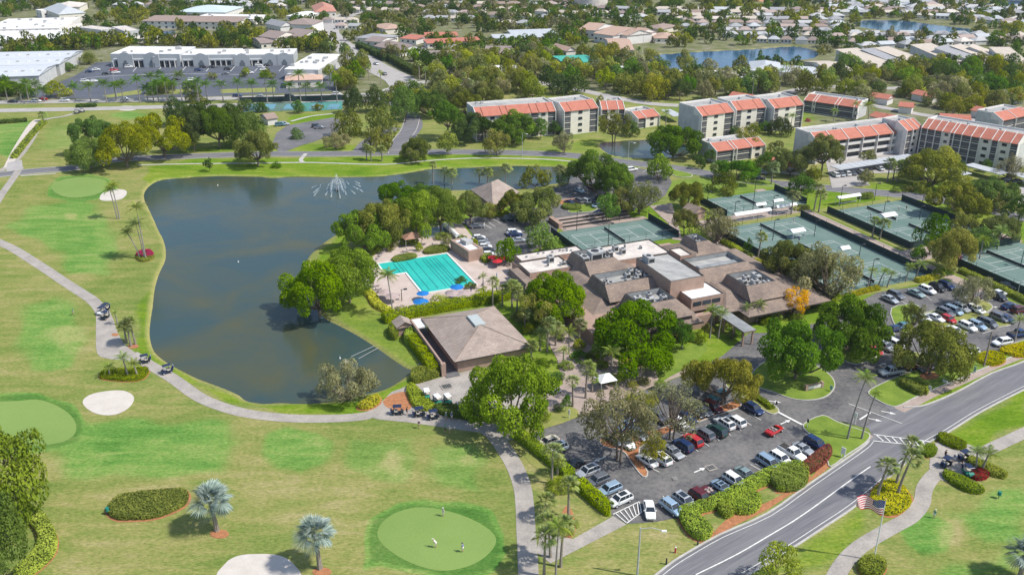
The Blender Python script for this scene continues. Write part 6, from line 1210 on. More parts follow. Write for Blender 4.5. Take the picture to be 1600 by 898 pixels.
fence([(3.6,-43.6),(3.6,-25.6),(38,-25.6),(38,-43.6)], 'fence with dark windscreen around the show court', clear=(1,)); fence([(63,-53.5),(63,-36.2),(95,-36.2),(95,-53.5)], 'fence with dark windscreen around the farthest court', clear=(1,)); fence([(51,-27),(51,27.4),(85,27.4),(85,-27),(51,-27)], 'fence around the three stacked courts', clear=(1,3)); fence([(127.5,9),(95.8,9),(95.8,-27),(127.5,-27),(127.5,9)], 'fence around the twin courts with the gabled shelter', clear=(2,)); fence([(130,60),(98.5,60),(98.5,17.8),(130,17.8)], 'fence with dark windscreen around the courts at the right edge')
# tiered steps of the show court
st = empty('tiered_steps', (*OAB, 0), AX, 'long pink tiered viewing steps behind the show court', 'steps')
for i in range(3): m = MB(); m.prism(rectab(9, 33.5, -48.6-i*1.9, -46.7-i*1.9), .02, .55+i*.42); m.mat(1).prism(rectab(8.9, 33.6, -46.78-i*1.9, -46.55-i*1.9), .02, .62+i*.42); m.build('step', [PAVER, DRK], st)
m = MB(); m.prism(rectab(7.6, 9.0, -54, -46.5), 0, 1.6); m.build('end_wall', BRK, st)
sheet('court_walk', [AB(8, -46.5), AB(38, -46.5), AB(38, -43.8), AB(8, -43.8)], PAVER, z=.1)
def shelter(u, v, w, d, lab, rz=AX, h=2.5, gab=False):
    p = G(u, v); r = empty('shade_canopy', (p.x, p.y, 0), rz, lab, 'canopy')
    m = MB(); (m.add([(-w/2,-d/2,h), (w/2,-d/2,h), (w/2,d/2,h), (-w/2,d/2,h), (-w/2,0,h+.7), (w/2,0,h+.7)], [(0,1,5,4), (2,3,4,5), (0,4,3), (1,2,5)])); m.build('roof', WMET, r)
    for k in range(max(2, int(w/5)+1)):
        x = -w/2+.3+(w-.6)*k/max(1, int(w/5)+1-1) if w > 5 else (-w/2+.3, w/2-.3)[k]
        for s in (-1, 1): m = MB(); m.bar((x, s*(d/2-.2), 0), (x, s*(d/2-.2), h), .06, 5); m.build('post', WMET, r)
    m = MB(); m.box((0, 0, .4), (w*.8, .5, .08)); m.box((-w*.35, 0, .1), (.1, .4, .32)); m.box((w*.35, 0, .1), (.1, .4, .32)); m.build('bench', STEEL, r)
for u, v, w, d, lab in [(1385,347,5.5,3.6,'gabled white shelter between the twin courts'),(1243,372,5,3.2,'white shelter on the back court of the three'),(1317,400,3.2,2.4,'white shelter half hidden on the middle court'),(1187,331,4,1.6,'short white canopy beside the farthest court, left'),(1214,325,4,1.6,'short white canopy beside the farthest court, right'),(1227,333,8,1.7,'long white canopy on the lawn side of the farthest court'),(1174,343,14,2.2,'longest white canopy with benches below the farthest court'),(1324,318,9.5,2.2,'white canopy on the lawn behind the twin courts')]: shelter(u, v, w, d, lab)
# floodlight and street poles
def pole(u, vb, ut, vt, lab, head='flood', r0=.09, mat=None, name='floodlight_pole', cat='light pole', arm=0):
    p = G(u, vb); h = HT(u, vb, vt); r = empty(name, (p.x, p.y, 0), 0, lab, cat); m = MB(); m.tube([(0,0,0),(0,0,h*.5),(0,0,h)], [r0*1.3, r0*1.1, r0*.8], 7); m.build('pole', mat or BLKM, r)
    if head == 'flood': m = MB(); m.box((.35, 0, h-.1), (1.1, .12, .12), AX); m.build('arm', BLKM, r); m = MB(); m.box((1.0, .3, h-.16), (.8, .6, .25), AX); m.build('lamp', BLKM, r)
    elif head == 'street': m = MB(); m.tube([(0,0,h-.2),(arm*.5,-.1,h+.1),(arm,-.3,h-.2)], [.06,.05,.05], 6); m.build('arm', mat or STEEL, r); m = MB(); m.box((arm+.3, -.4, h-.38), (.9, .35, .2), 0, .8); m.build('lamp', WMET, r)
    elif head == 'wood': m = MB(); m.bar((-.5,0,h-.6), (.5,0,h-.6), .06, 5); m.build('crossarm', mat, r)
    return r
for u, vb, vt, lab in [(950,388,349,'floodlight pole on the near side of the show court'),(968,345,306,'floodlight pole behind the show court beside the steps'),(901,361,330,'floodlight pole at the left corner of the show court'),(1207,331,306,'floodlight pole at the right front of the farthest court'),(1176,329,281,'tall floodlight pole at the middle of the farthest court'),(1148,334,315,'floodlight pole at the left front of the farthest court'),(1207,376,343,'floodlight pole on the net line of the back court'),(1272,370,344,'floodlight pole between the back and middle courts'),(1342,403,382,'floodlight pole between the middle and front courts'),(1379,343,315,'floodlight pole on the net line of the twin courts'),(1312,322,290,'floodlight pole left of the lawn canopy'),(1366,313,287,'floodlight pole behind the twin courts'),(1436,343,322,'floodlight pole right of the gabled shelter'),(1358,452,405,'floodlight pole at the corner of the front court'),(1594,417,386,'floodlight pole at the right edge court'),(1105,320,300,'floodlight pole at the left end of the farthest court'),(1441,318,303,'double floodlight pole beside the street'),(628,470,452,'short lamp pole on the pool terrace')]: pole(u, vb, u, vt, lab)
pole(995.5,899,0,824,'grey street lamp with a long arm at the bottom of the picture','street',.13,STEEL,'street_lamp','street lamp',arm=3.2)
pole(816,246,0,208,'concrete street lamp by the left condominium','street',.1,STEEL,'street_lamp','street lamp',arm=1.5); pole(981,257,0,222,'pale street lamp beside the small car park','street',.1,STEEL,'street_lamp','street lamp',arm=1.8)
pole(1537,573,0,518,'wooden pole leaning beside the east car park sidewalk','wood',.16,surf('weathered_wood', (.33,.27,.22), .9, .15, 2),'utility_pole','utility pole')
for u, vb, vt, lab in [(183,153,95,'lamp pole in the mall car park, left'),(240,106,88,'lamp pole in the mall car park, right'),(563,118,96,'lamp pole on the concrete street median'),(1000,105,80,'thin mast before the blue pond'),(1005,70,50,'thin mast by the villas'),(872,90,60,'thin mast above the green roof'),(1497,485,462,'white lamp post in the east car park'),(1589,462,440,'lamp post at the far right of the car park')]: pole(u, vb, 0, vt, lab, 'street', .09, STEEL, 'street_lamp', 'street lamp', arm=.8)
# flag
FLH = HT(1365, 875, 781); p = G(1365, 875); fl = empty('flagpole', (p.x, p.y, 0), 0, 'tall white flagpole in a round shrub by the parkway', 'flagpole')
m = MB(); m.tube([(0,0,0),(0,0,FLH/2),(0,0,FLH)], [.12,.10,.06], 8); m.build('pole', WMET, fl); m = MB(); m.bar((0,0,FLH), (0,0,FLH+.25), .12, 8); m.build('finial', surf('gold_ball', (.7,.5,.15), .4, .05, 1), fl)
fg = empty('flag', (p.x, p.y, FLH-.1), math.radians(172), 'red white and blue striped flag with a starry canton flying from the tall pole', 'flag')
RD = surf('flag_red', (.50,.03,.05), .8, .05, 2); FW = surf('flag_white', (.80,.79,.78), .8, .03, 2); BL = surf('flag_blue', (.015,.03,.16), .8, .05, 2)
def fpt(s, t): # s along fly, t down
    x = 4.7*s; return Vector((x*.93+.1*math.sin(9*s+t*2), .42*math.sin(7.5*s+1.4*t)*(.25+s), -2.6*t*(1-.22*s) + .55*s*s + .12*math.sin(11*s+3*t) + .25*s))
for k in range(13):
    m = MB(); s0 = .42 if k < 7 else 0; n = 14
    for j in range(n):
        a, b = s0+(1-s0)*j/n, s0+(1-s0)*(j+1)/n; m.ngon([fpt(a, k/13), fpt(b, k/13), fpt(b, (k+1)/13), fpt(a, (k+1)/13)])
    m.build('stripe', RD if k % 2 == 0 else FW, fg)
m = MB(); 
for j in range(6):
    for i in range(4): m.ngon([fpt(.42*j/6, 7/13*i/4), fpt(.42*(j+1)/6, 7/13*i/4), fpt(.42*(j+1)/6, 7/13*(i+1)/4), fpt(.42*j/6, 7/13*(i+1)/4)])
m.build('canton', BL, fg); m = MB()
for r_ in range(9):
    for c_ in range(6 if r_ % 2 == 0 else 5):
        s, t = .42*((c_+.5 if r_ % 2 == 0 else c_+1)/6), 7/13*(r_+.5)/9; q = fpt(s, t)
        for off in (.03, -.03):
            cc = q+Vector((0, off, 0)); pts = [cc+Vector((math.sin(2*PI*i/10), 0, math.cos(2*PI*i/10)))*(.075 if i % 2 == 0 else .03) for i in range(10)]; m.ngon(pts)
m.build('star', FW, fg)
# ---- swimming pool
cop = MB(); W_ = [(-52,-39.7),(-31.7,-39.7),(-31.7,-15.4),(-46.5,-15.4),(-46.5,-30.6),(-52,-30.6)]; PW = [AB(a, b) for a, b in W_]; PO = offset(PW, -.45)
PWc = PW if area(PW) > 0 else PW[::-1]; n = len(PWc)
cop.add([(*q, .30) for q in PWc]+[(*q, .30) for q in PO]+[(*q, .02) for q in PO]+[(*q, .1) for q in PWc], [(n+i, n+(i+1) % n, (i+1) % n, i) for i in range(n)]+[(2*n+i, 2*n+(i+1) % n, n+(i+1) % n, n+i) for i in range(n)]+[(i, (i+1) % n, 3*n+(i+1) % n, 3*n+i) for i in range(n)])
cop.build('pool_coping', WSTU, kind='structure')
PT = surf('pool_tile', (0.07,0.62,0.56), .6, .05, .12, fine=1.2, col2=(0.02,0.47,0.45)); sheet('pool_floor', PW, PT, z=.11)
m = MB()
def abl(a0, b0, a1, b1, w):
    q = [Vector(AB(a0, b0)), Vector(AB(a1, b1))]; strip(m, q, w*.75, .125)
for a in (-33.6,-35.6,-36.4,-37.4,-38.6,-39.5,-41.8,-44.2): abl(a, -38.2, a, -17.0, .22)
for a in (-46.8,-48.0): abl(a, -38.6, a, -31.6, .22)
for a in (-46.0,): abl(a, -38, a, -17.5, .16)
m.build('lane_line', surf('lane_tile', (0.005,0.10,0.14), .6, .05, 1), kind='structure')
def poolwater():
    mt, n_, l, out = new_mat('pool_water'); tr = n_.new('ShaderNodeBsdfTransparent'); tr.inputs[0].default_value = (.80,.97,.95,1); gl = n_.new('ShaderNodeBsdfGlossy'); gl.inputs['Roughness'].default_value = .05
    fr = n_.new('ShaderNodeFresnel'); fr.inputs[0].default_value = 1.33; w = noise(n_, l, 2.5, 3, .6, pos(n_)); bp = n_.new('ShaderNodeBump'); bp.inputs['Strength'].default_value = .4; bp.inputs['Distance'].default_value = .08; l.new(w.outputs[0], bp.inputs['Height']); l.new(bp.outputs[0], gl.inputs['Normal']); l.new(bp.outputs[0], fr.inputs['Normal'])
    mx = n_.new('ShaderNodeMixShader'); l.new(fr.outputs[0], mx.inputs[0]); l.new(tr.outputs[0], mx.inputs[1]); l.new(gl.outputs[0], mx.inputs[2]); l.new(mx.outputs[0], out.inputs[0]); return mt
sheet('pool_water', PW, poolwater(), z=.24); sheet('wading_pool', GP([(655,365),(662,357),(690,354),(700,360),(690,368),(664,372)]), surf('grey_pool', (.20,.27,.28), .3, .1, .3), z=.12)
BLU = surf('blue_canvas', (0.01,0.17,0.50), .8, .08, 2); REDC = surf('red_canvas', (0.50,0.02,0.03), .8, .08, 2); MAU = surf('taupe_canvas', (0.42,0.33,0.31), .8, .08, 2); NAVY = surf('navy_canvas', (0.02,0.04,0.16), .8, .08, 2)
def parasol(u, v, rad, mat, lab, closed=False, h=2.3):
    p = G(u, v); r = empty('parasol', (p.x, p.y, 0), 0, lab, 'parasol'); m = MB(); m.bar((0,0,0.1), (0,0,h+.3), .04, 5); m.build('pole', STEEL, r)
    m = MB(); n = 8
    if closed: m.bar((0,0,1.0), (0,0,h+.3), .22, 6, .05)
    else: m.add([(rad*math.cos(2*PI*i/n), rad*math.sin(2*PI*i/n), h-.35) for i in range(n)]+[(0,0,h+.25)]+[(0,0,h+.12)], [(i, (i+1) % n, n) for i in range(n)]+[((i+1) % n, i, n+1) for i in range(n)])
    m.build('canopy', mat, r)
for u, v, rad, mt, lab, cl in [(714,459,1.9,BLU,'blue parasol at the end of the pool',0),(661,469,1.7,BLU,'blue parasol left of the clipped bush',0),(658,482,2.1,BLU,'biggest blue parasol by the long hedge',0),(725,470,2.6,MAU,'taupe parasol at the pool end, right of two',0),(709,469,2.0,MAU,'taupe parasol at the pool end, left of two',0),(602,467,1.8,MAU,'taupe parasol on the lower terrace, upper one',0),(613,473,1.9,MAU,'taupe parasol on the lower terrace, lower one',0),(736,461,1,NAVY,'folded navy parasol by the pool stairs',1),(776,460,1,NAVY,'folded navy parasol on the east terrace',1),(771,412,1.7,REDC,'red parasol beside the lime green tree, left',0),(784,413,1.8,REDC,'red parasol beside the lime green tree, right',0),(777,418,1.5,REDC,'red parasol in front of the other two',0),(776,440,1,BLU,'folded blue parasol under the palm',1)]: parasol(u, v, rad, mt, lab, cl)
lm = MB(); lm.box((0,0,.28), (1.9,.65,.07)); lm.box((-.9,0,.3), (.08,.65,.5)); 
LF = lm.mesh('frame'); LF.materials.append(None); lm = MB(); lm.box((.15,0,.35), (1.5,.6,.07)); lm.add([(-.6,-.3,.38),(-.6,.3,.38),(-1.1,.3,.85),(-1.1,-.3,.85)], [(0,1,2,3)]); LC_ = lm.mesh('cushion'); LC_.materials.append(None)
for i, (u, v, a) in enumerate([(598,396,1.2),(594,401,1.2),(590,406,1.3),(586,410,1.3),(601,391,1.2),(605,386,1.1),(588,448,.4),(592,453,.5),(597,457,.6),(586,458,.3),(620,463,.2),(717,480,.4),(740,473,.4),(748,471,.4),(757,470,.4),(700,484,.4),(634,394,.4),(640,392,.4),(662,383,.6),(680,383,.5),(655,386,.5),(756,445,1.3),(751,434,1.3)]):
    p = G(u, v); r = empty('sun_lounger', (p.x, p.y, 0), a, 'taupe sun lounger on the pink deck around the swimming pool', 'sun lounger', 'sun loungers around the swimming pool'); put('frame', LF, (0,0,.1), 0, r, 1, STEEL); put('cushion', LC_, (0,0,.1), 0, r, 1, MAU)
for u, v, w, lab in [(708,367,9,'long white pool cover reel behind the pool house'),(700,360,5,'white slide box at the back of the pool')]:
    p = G(u, v); r = empty('cover_reel', (p.x, p.y, 0), AX-PI/2, lab, 'pool cover'); m = MB(); m.bar((-w/2,0,1.0), (w/2,0,1.0), .8, 12); m.build('roll', WMET, r); m = MB(); m.box((-w/2,0,0), (.2,1.4,.9)); m.box((w/2,0,0), (.2,1.4,.9)); m.build('stand', STEEL, r)
# ---- cars
TY = surf('tyre', (.02,.02,.022), .8, .05, 4, obj=True); RIM = surf('wheel_rim', (.5,.5,.52), .35, .05, 4, obj=True); CG = glassy('car_glass', (.022,.030,.038), .05); HL = glassy('headlamp', (.75,.78,.80), .15); TLM = glassy('tail_lamp', (.35,.01,.01), .2)
CAROBJ = {}
def paint(name, c, metal=0.0):
    if name in CAROBJ: return CAROBJ[name]
    m, n, l, out = new_mat('paint_'+name); b = n.new('ShaderNodeBsdfPrincipled'); oi = n.new('ShaderNodeObjectInfo'); mr = n.new('ShaderNodeMapRange'); mr.inputs[3].default_value = .85; mr.inputs[4].default_value = 1.08; l.new(oi.outputs['Random'], mr.inputs[0])
    l.new(mixc(n, l, 1.0, c, mr.outputs[0], 'MULTIPLY'), b.inputs['Base Color']); b.inputs['Metallic'].default_value = metal; b.inputs['Roughness'].default_value = .35; b.inputs['Coat Weight'].default_value = .6; b.inputs['Coat Roughness'].default_value = .06
    l.new(b.outputs[0], out.inputs[0]); CAROBJ[name] = m; return m
PC = dict(white=(.78,.78,.76), silver=(.46,.48,.50), grey=(.17,.18,.20), black=(.012,.013,.016), navy=(.012,.035,.12), blue=(.04,.12,.30), red=(.45,.012,.012), maroon=(.13,.015,.018), green=(.025,.07,.06), cream=(.52,.47,.37), pale=(.30,.40,.38), skyblue=(.33,.45,.56), teal=(.10,.25,.30), brown=(.14,.08,.05))
SPEC = {'sedan': (4.8,1.85,1.45,.95,.86,1.05,.35,-1.05,-1.85,.98), 'suv': (4.75,1.92,1.72,1.08,1.0,1.15,.55,-1.85,-2.25,1.08), 'van': (5.05,1.98,1.78,1.08,.98,1.65,.85,-2.05,-2.42,1.08), 'hatch': (4.2,1.8,1.5,.97,.9,1.0,.4,-1.45,-2.0,.97), 'pickup': (5.7,1.98,1.85,1.15,1.1,1.35,.8,-.55,-.8,1.12), 'sport': (4.5,1.88,1.28,.86,.8,.75,.1,-1.0,-1.7,.9), 'convertible': (4.4,1.82,1.15,.88,.82,.75,.5,0,0,.92)}
def loft(mb, st, W):
    rings = []
    for x, w, zb, zt in st:
        y = W/2*w; rings.append([(x, -y*.9, zb), (x, -y, zb+.18), (x, -y, zt-.16), (x, -y*.90, zt), (x, 0, zt+.03), (x, y*.90, zt), (x, y, zt-.16), (x, y, zb+.18), (x, y*.9, zb)])
    k = 9; vs = [p for r in rings for p in r]; fs = []
    for i in range(len(rings)-1):
        for j in range(k-1): a = i*k+j; fs.append((a, a+1, a+k+1, a+k))
        fs.append((i*k+k-1, i*k, (i+1)*k, (i+1)*k+k-1))
    fs.append(tuple(range(k-1, -1, -1))); fs.append(tuple(range((len(rings)-1)*k, len(rings)*k))); mb.add(vs, [f[::-1] for f in fs])
CP = {}
def carproto(t):
    if t in CP: return CP[t]
    Ln, W, H, belt, hood, wb, rf, rr, rb, tz = SPEC[t]; h = Ln/2; B = MB()
    if t == 'pickup': st = [(-h,.94,.42,belt-.1),(-h+.12,.98,.34,belt),(rb-.02,1,.34,belt),(rb+.1,1,.32,belt),(wb,1,.32,belt-.02),(wb+.25,.98,.32,hood),(h-.35,.95,.32,hood-.08),(h-.05,.86,.36,hood-.25),(h,.78,.42,hood-.38)]
    else: st = [(-h,.80,.42,tz-.25),(-h+.10,.90,.36,tz-.08),(-h+.45,.97,.32,tz),(rb if rb else -1.4,1,.30,max(belt, tz)),(0,1,.28,belt),(wb,1,.28,belt-.03),(wb+.3,.98,.30,hood),(h-.45,.95,.32,hood-.10),(h-.12,.86,.36,hood-.24),(h,.72,.42,hood-.38)]
    loft(B, st, W); wt = W/2*.74; wl = W/2*.91; parts = {}
    if t != 'convertible':
        z0, z1 = belt-.02, H-.05; R = MB(); R.add([(rf,-wt,z1),(rf,wt,z1),(rr,wt,z1),(rr,-wt,z1),(rf-.12,-wt*.86,H),(rf-.12,wt*.86,H),(rr+.12,wt*.86,H),(rr+.12,-wt*.86,H)], [(4,5,6,7)[::-1],(0,4,5,1)[::1],(1,5,6,2),(2,6,7,3),(3,7,4,0),(0,1,2,3)])
        for s in (-1, 1):
            for xb, xt in ((wb, rf), (rb, rr)): R.bar((xb, s*wl, z0), (xt, s*wt, z1), .055, 4)
            xm = (rf+rr)/2+.1; R.bar((xm, s*(wl+.01), z0), (xm, s*(wt+.01), z1), .05, 4)
            if t in ('suv', 'van'): xm = rr+.55; R.bar((xm, s*(wl+.01), z0), (xm-.1, s*(wt+.01), z1), .06, 4)
        B.v_off = len(B.v); B.add(R.v, R.f)
        def pan(vs): m = MB(); m.ngon(vs); return m.mesh('w')
        parts['windscreen'] = pan([(wb,-wl,z0),(wb,wl,z0),(rf,wt,z1),(rf,-wt,z1)]); parts['rear_window'] = pan([(rb,wl,z0),(rb,-wl,z0),(rr,-wt,z1),(rr,wt,z1)])
        parts['side_window'] = pan([(rb,-wl,z0),(wb,-wl,z0),(rf,-wt,z1),(rr,-wt,z1)]); parts['side_window2'] = pan([(wb,wl,z0),(rb,wl,z0),(rr,wt,z1),(rf,wt,z1)])
        if t == 'pickup': m = MB(); m.flat([(-h+.15,-W/2*.82),(rb-.1,-W/2*.82),(rb-.1,W/2*.82),(-h+.15,W/2*.82)], belt+.035); parts['cargo_bed'] = m.mesh('bed')
    else:
        m = MB(); m.prism([(-1.15,-.70),(.72,-.70),(.72,.70),(-1.15,.70)], .80, .935); parts['interior'] = m.mesh('interior')
        m = MB(); 
        for s in (-.38, .38): m.box((-.25, s, .9), (.5,.5,.14)); m.box((-.55, s, .9), (.16,.5,.36)); m.box((-1.0, s, .9), (.2,.5,.2))
        parts['seat'] = m.mesh('seat'); m = MB(); m.ngon([(.8,-.75,.88),(.8,.75,.88),(.5,.62,1.25),(.5,-.62,1.25)]); parts['windscreen'] = m.mesh('ws')
    for k in parts: parts[k].materials.append(None)
    body = B.mesh('body'); body.materials.append(None)
    w = MB(); w.bar((0,-.11,0), (0,.11,0), .34, 14); w.mat(1).bar((0,-.125,0), (0,.125,0), .20, 10); wm = w.mesh('wheel'); wm.materials.append(TY); wm.materials.append(RIM)
    l = MB(); l.box((0,0,0), (.14,.42,.14)); lm_ = l.mesh('lamp'); lm_.materials.append(None)
    CP[t] = (body, parts, wm, lm_, Ln, W, hood, tz); return CP[t]
def car(x, y, rz, t, col, label, group=None, pano=False, softtop=False, far=False, cat='car'):
    body, parts, wm, lm_, Ln, W, hood, tz = carproto(t); r = empty({'pickup': 'pickup_truck', 'van': 'minivan', 'suv': 'parked_suv', 'convertible': 'convertible_car'}.get(t, 'parked_car'), (x, y, .105 if not far else .06), rz, label, cat, group)
    P = paint(col, PC[col], .0 if col in ('white','cream','red','black') else .35); put('body', body, parent=r, mats=[P])
    for k, me_ in parts.items(): put(k.rstrip('2'), me_, parent=r, mats=[DRK if k in ('cargo_bed', 'interior') else MATS['taupe_canvas'] if k == 'seat' else CG])
    for sx in (-1, 1):
        for sy in (-1, 1): put('wheel', wm, (sx*Ln*.30, sy*(W/2-.10), .34), 0, r)
    if far: return r
    for s in (-1, 1):
        put('headlight', lm_, (Ln/2-.16, s*W*.33, hood-.36), s*.25, r, 1, HL); put('tail_light', lm_, (-Ln/2+.08, s*W*.36, tz-.34), 0, r, 1, TLM)
        m = CR.get('_mir')
        if not m: q = MB(); q.box((0,0,0), (.16,.2,.13)); m = CR['_mir'] = q.mesh('mirror'); m.materials.append(None)
        if t != 'convertible': put('mirror', m, (SPEC[t][5]-.25, s*(W/2+.08), SPEC[t][3]-.02), 0, r, 1, P)
    if pano: S = SPEC[t]; q = MB(); q.box(((S[6]+S[7])/2+.15, 0, S[2]+.003), ((S[6]-S[7])*.62, W*.52, .015)); q.build('sunroof', CG, r)
    return r
ORD = ['first','second','third','fourth','fifth','sixth','seventh','eighth','ninth','tenth','eleventh','twelfth','thirteenth','fourteenth','fifteenth','sixteenth','seventeenth','eighteenth','nineteenth','twentieth']+['%d%s' % (k, {1:'st',2:'nd',3:'rd'}.get(k%10,'th')) for k in range(21, 40)]
LAX = AX + .185
def row(cars, hd, where, zc=.9, far=False, rot=LAX):
    """cars: (u, v, type, colour[, options]); u,v is the middle of the car in the photo; hd: heading 'N','S','E','W' on the lot's grid"""
    for i, c in enumerate(cars):
        u, v, t, col = c[:4]; opt = c[4] if len(c) > 4 else ''; p = G(u, v, zc); a = rot + {'E': 0, 'N': PI/2, 'W': PI, 'S': -PI/2}[('S' if hd == 'N' else 'N') if 'r' in opt else hd]
        kind = {'suv': 'SUV', 'van': 'minivan', 'pickup': 'pickup truck', 'hatch': 'hatchback', 'sport': 'sports car', 'convertible': 'open convertible'}.get(t, t); cn = {'pale': 'pale green', 'skyblue': 'pale blue', 'green': 'dark green', 'grey': 'dark grey'}.get(col, col)
        lab = '%s %s%s, %s %s' % (cn, kind, ' with glass roof' if 'p' in opt else '', ORD[i] if len(cars) > 1 else 'alone', where)
        lab = lab.replace(' of the ', ' of ').replace(' in the ', ' in ').replace(' by the ', ' by ') if len(lab.split()) > 16 else lab
        car(p.x, p.y, a + rh.uniform(-.03, .03), t, col, lab, 'cars ' + where.split(' from ')[-1].split(' in the ')[-1] if False else None, pano='p' in opt, far=far, cat={'pickup': 'pickup truck', 'van': 'van'}.get(t, 'car'))
row([(1011,717,'sedan','white'),(1033,714,'suv','white','p'),(1052,704,'sedan','silver','r'),(1067,694,'suv','navy'),(1082,686,'suv','red'),(1100,676,'suv','grey'),(1120,671,'suv','green'),(1132,660,'suv','white','p'),(1149,656,'suv','white'),(1177,637,'suv','navy','r')],'N','from the left in the row below the bark island')
row([(1114,634,'suv','maroon'),(1100,640,'hatch','grey'),(1087,642,'suv','black'),(1074,650,'sedan','navy'),(1060,657,'sedan','white'),(1030,650,'suv','grey'),(998,676,'sedan','silver'),(978,690,'suv','white'),(960,684,'suv','grey')],'S','from the right in the row behind the bark island')
row([(1122,617,'suv','teal'),(980,664,'suv','skyblue')],'W','in the drive lane behind the bark island')
row([(856,688,'sedan','cream'),(869,699,'suv','white','p'),(895,725,'sedan','black'),(919,735,'suv','silver','p'),(934,749,'suv','grey'),(952,763,'suv','skyblue'),(969,779,'suv','white','p')],'W','from the top in the row along the yellow-green hedge')
row([(1050,791,'suv','skyblue'),(1070,781,'suv','silver','p'),(1096,775,'suv','maroon'),(1111,769,'convertible','maroon'),(1129,759,'sport','skyblue','p'),(1148,749,'suv','white'),(1166,739,'sedan','pale')],'S','from the left in the row along the long clipped hedge')
row([(1201,721,'van','skyblue'),(1220,715,'suv','white'),(1238,706,'pickup','white'),(1256,699,'sport','silver'),(1275,691,'suv','navy')],'S','from the left in the row beside the red-brown shrubs')
p = G(1015, 795, .8); car(p.x, p.y, -PI/2-.03, 'sedan', 'white', 'white sedan parked alone beside the striped zone and the lawn')
p = G(1210, 672, .6); car(p.x, p.y, LAX+.12, 'convertible', 'red', 'bright red open convertible driving towards the car park exit')
# east lot
row([(1366,545,'sport','red'),(1383,540,'suv','silver'),(1399,536,'suv','white')],'S','from the left beside the big fig island', rot=AX+.1)
row([(1393,579,'pickup','silver'),(1428,570,'suv','maroon')],'W','on the near side of the east car park entrance', rot=AX-.12)
row([(1442,496,'suv','white'),(1462,495,'sedan','white'),(1482,497,'hatch','red')],'S','from the left in the middle row of the east car park', rot=AX+.1)
row([(1478,487,'suv','grey'),(1490,484,'van','skyblue'),(1502,480,'suv','white'),(1514,478,'sedan','navy'),(1525,482,'suv','white')],'S','from the left in the row by the bare tree', rot=AX+.1)
row([(1492,515,'sedan','white'),(1512,509,'suv','white'),(1527,507,'suv','skyblue'),(1543,503,'van','grey'),(1562,495,'suv','grey'),(1572,496,'sedan','navy')],'S','from the left in the front row of the east car park', rot=AX+.1)
row([(1391,466,'sedan','silver'),(1400,460,'suv','grey'),(1432,457,'sedan','pale'),(1449,452,'suv','white'),(1465,448,'suv','black'),(1479,445,'suv','navy'),(1559,462,'suv','black'),(1578,444,'sedan','grey')],'S','from the left in the top row of the east car park', rot=AX+.1)
row([(1578,477,'sedan','navy'),(1594,483,'suv','maroon'),(1560,458,'suv','white')],'E','at the far right of the east car park', rot=AX-.05)
p = G(1566, 534, .8); car(p.x, p.y, AX-.1+PI, 'suv', 'white', 'white SUV with its tail to the lime yellow bed'); p = G(1592, 521, .8); car(p.x, p.y, AX-.1, 'pickup', 'navy', 'dark blue pickup truck cut by the right edge', cat='pickup truck')
row([(1395,513,'sedan','navy'),(1410,508,'sedan','teal')],'W','under the fig beside the narrow olive tree', rot=AX)
row([(1450,573,'suv','grey'),(1470,560,'sedan','black'),(1497,556,'suv','black'),(1515,549,'suv','white')],'W','under the wide olive tree on the verge side', rot=AX)
# north lots
row([(906,297,'sedan','skyblue'),(926,292,'suv','black')],'S','from the left beside the huge spreading tree'); row([(890,315,'sedan','navy'),(904,313,'suv','grey'),(915,313,'suv','white'),(927,311,'sedan','grey'),(938,308,'suv','black'),(950,306,'suv','black')],'N','from the left in the second row of the north car park')
row([(935,320,'sedan','skyblue'),(938,331,'sedan','navy'),(951,331,'suv','black'),(964,330,'suv','skyblue'),(972,328,'sedan','silver'),(983,326,'suv','grey')],'E','from the left beside the tiered steps')
row([(803,362,'suv','white'),(812,374,'sedan','silver'),(797,341,'suv','green'),(809,340,'suv','grey'),(824,338,'sedan','silver'),(805,365,'sedan','navy'),(745,352,'sedan','grey')],'E','in the car park beside the pool house', rot=.1)
row([(748,370,'hatch','white'),(752,374,'hatch','grey'),(755,379,'hatch','silver'),(758,384,'hatch','white'),(762,390,'hatch','black'),(764,396,'hatch','white')],'E','from the top beside the pool house wall', rot=.15)
row([(987,264,'suv','white'),(1026,267,'suv','white')],'E','from the left in the striped bays by the street', rot=AX); row([(1186,277,'sedan','black'),(1190,269,'suv','grey')],'E','at the street beside the dense green tree', rot=-.1)
row([(1305,272,'suv','white'),(1314,271,'sedan','silver'),(1323,270,'suv','white'),(1332,269,'sedan','grey'),(1375,262,'sedan','white'),(1388,260,'suv','grey'),(1345,268,'suv','silver')],'N','from the left under the long carport', rot=.15, far=True)
row([(1576,281,'suv','black'),(1592,282,'sedan','grey')],'E','at the right edge beside the carport', rot=0, far=True)
row([(20,158,'sedan','black'),(57,157,'suv','white'),(67,154,'sedan','red'),(101,156,'suv','white'),(195,154,'sedan','silver'),(371,149,'suv','navy'),(407,150,'sedan','silver'),(452,149,'suv','black'),(526,146,'suv','white')],'E','from the left on the boulevard', rot=0.02, far=True)
row(sorted([(150,108,'sedan','white'),(140,111,'sedan','navy'),(178,109,'suv','red'),(181,112.5,'sedan','white'),(166,114,'sedan','black'),(201,104,'suv','white'),(208,102,'sedan','black'),(132,126,'suv','white'),(146,126,'sedan','white'),(318,104,'suv','black'),(332,104,'sedan','black'),(310,109,'suv','navy'),(367,96,'suv','white'),(404,101,'suv','white'),(408,104,'sedan','silver'),(418,101,'sedan','black'),(424,99,'sedan','white'),(356,107,'suv','black'),(353,114,'sedan','grey'),(300,124,'suv','white'),(340,126,'sedan','grey'),(345,131,'suv','silver'),(275,123,'sedan','black'),(412,108,'sedan','white'),(390,113,'suv','white')]),'E','from the left in the shopping centre car park', rot=.4, far=True)
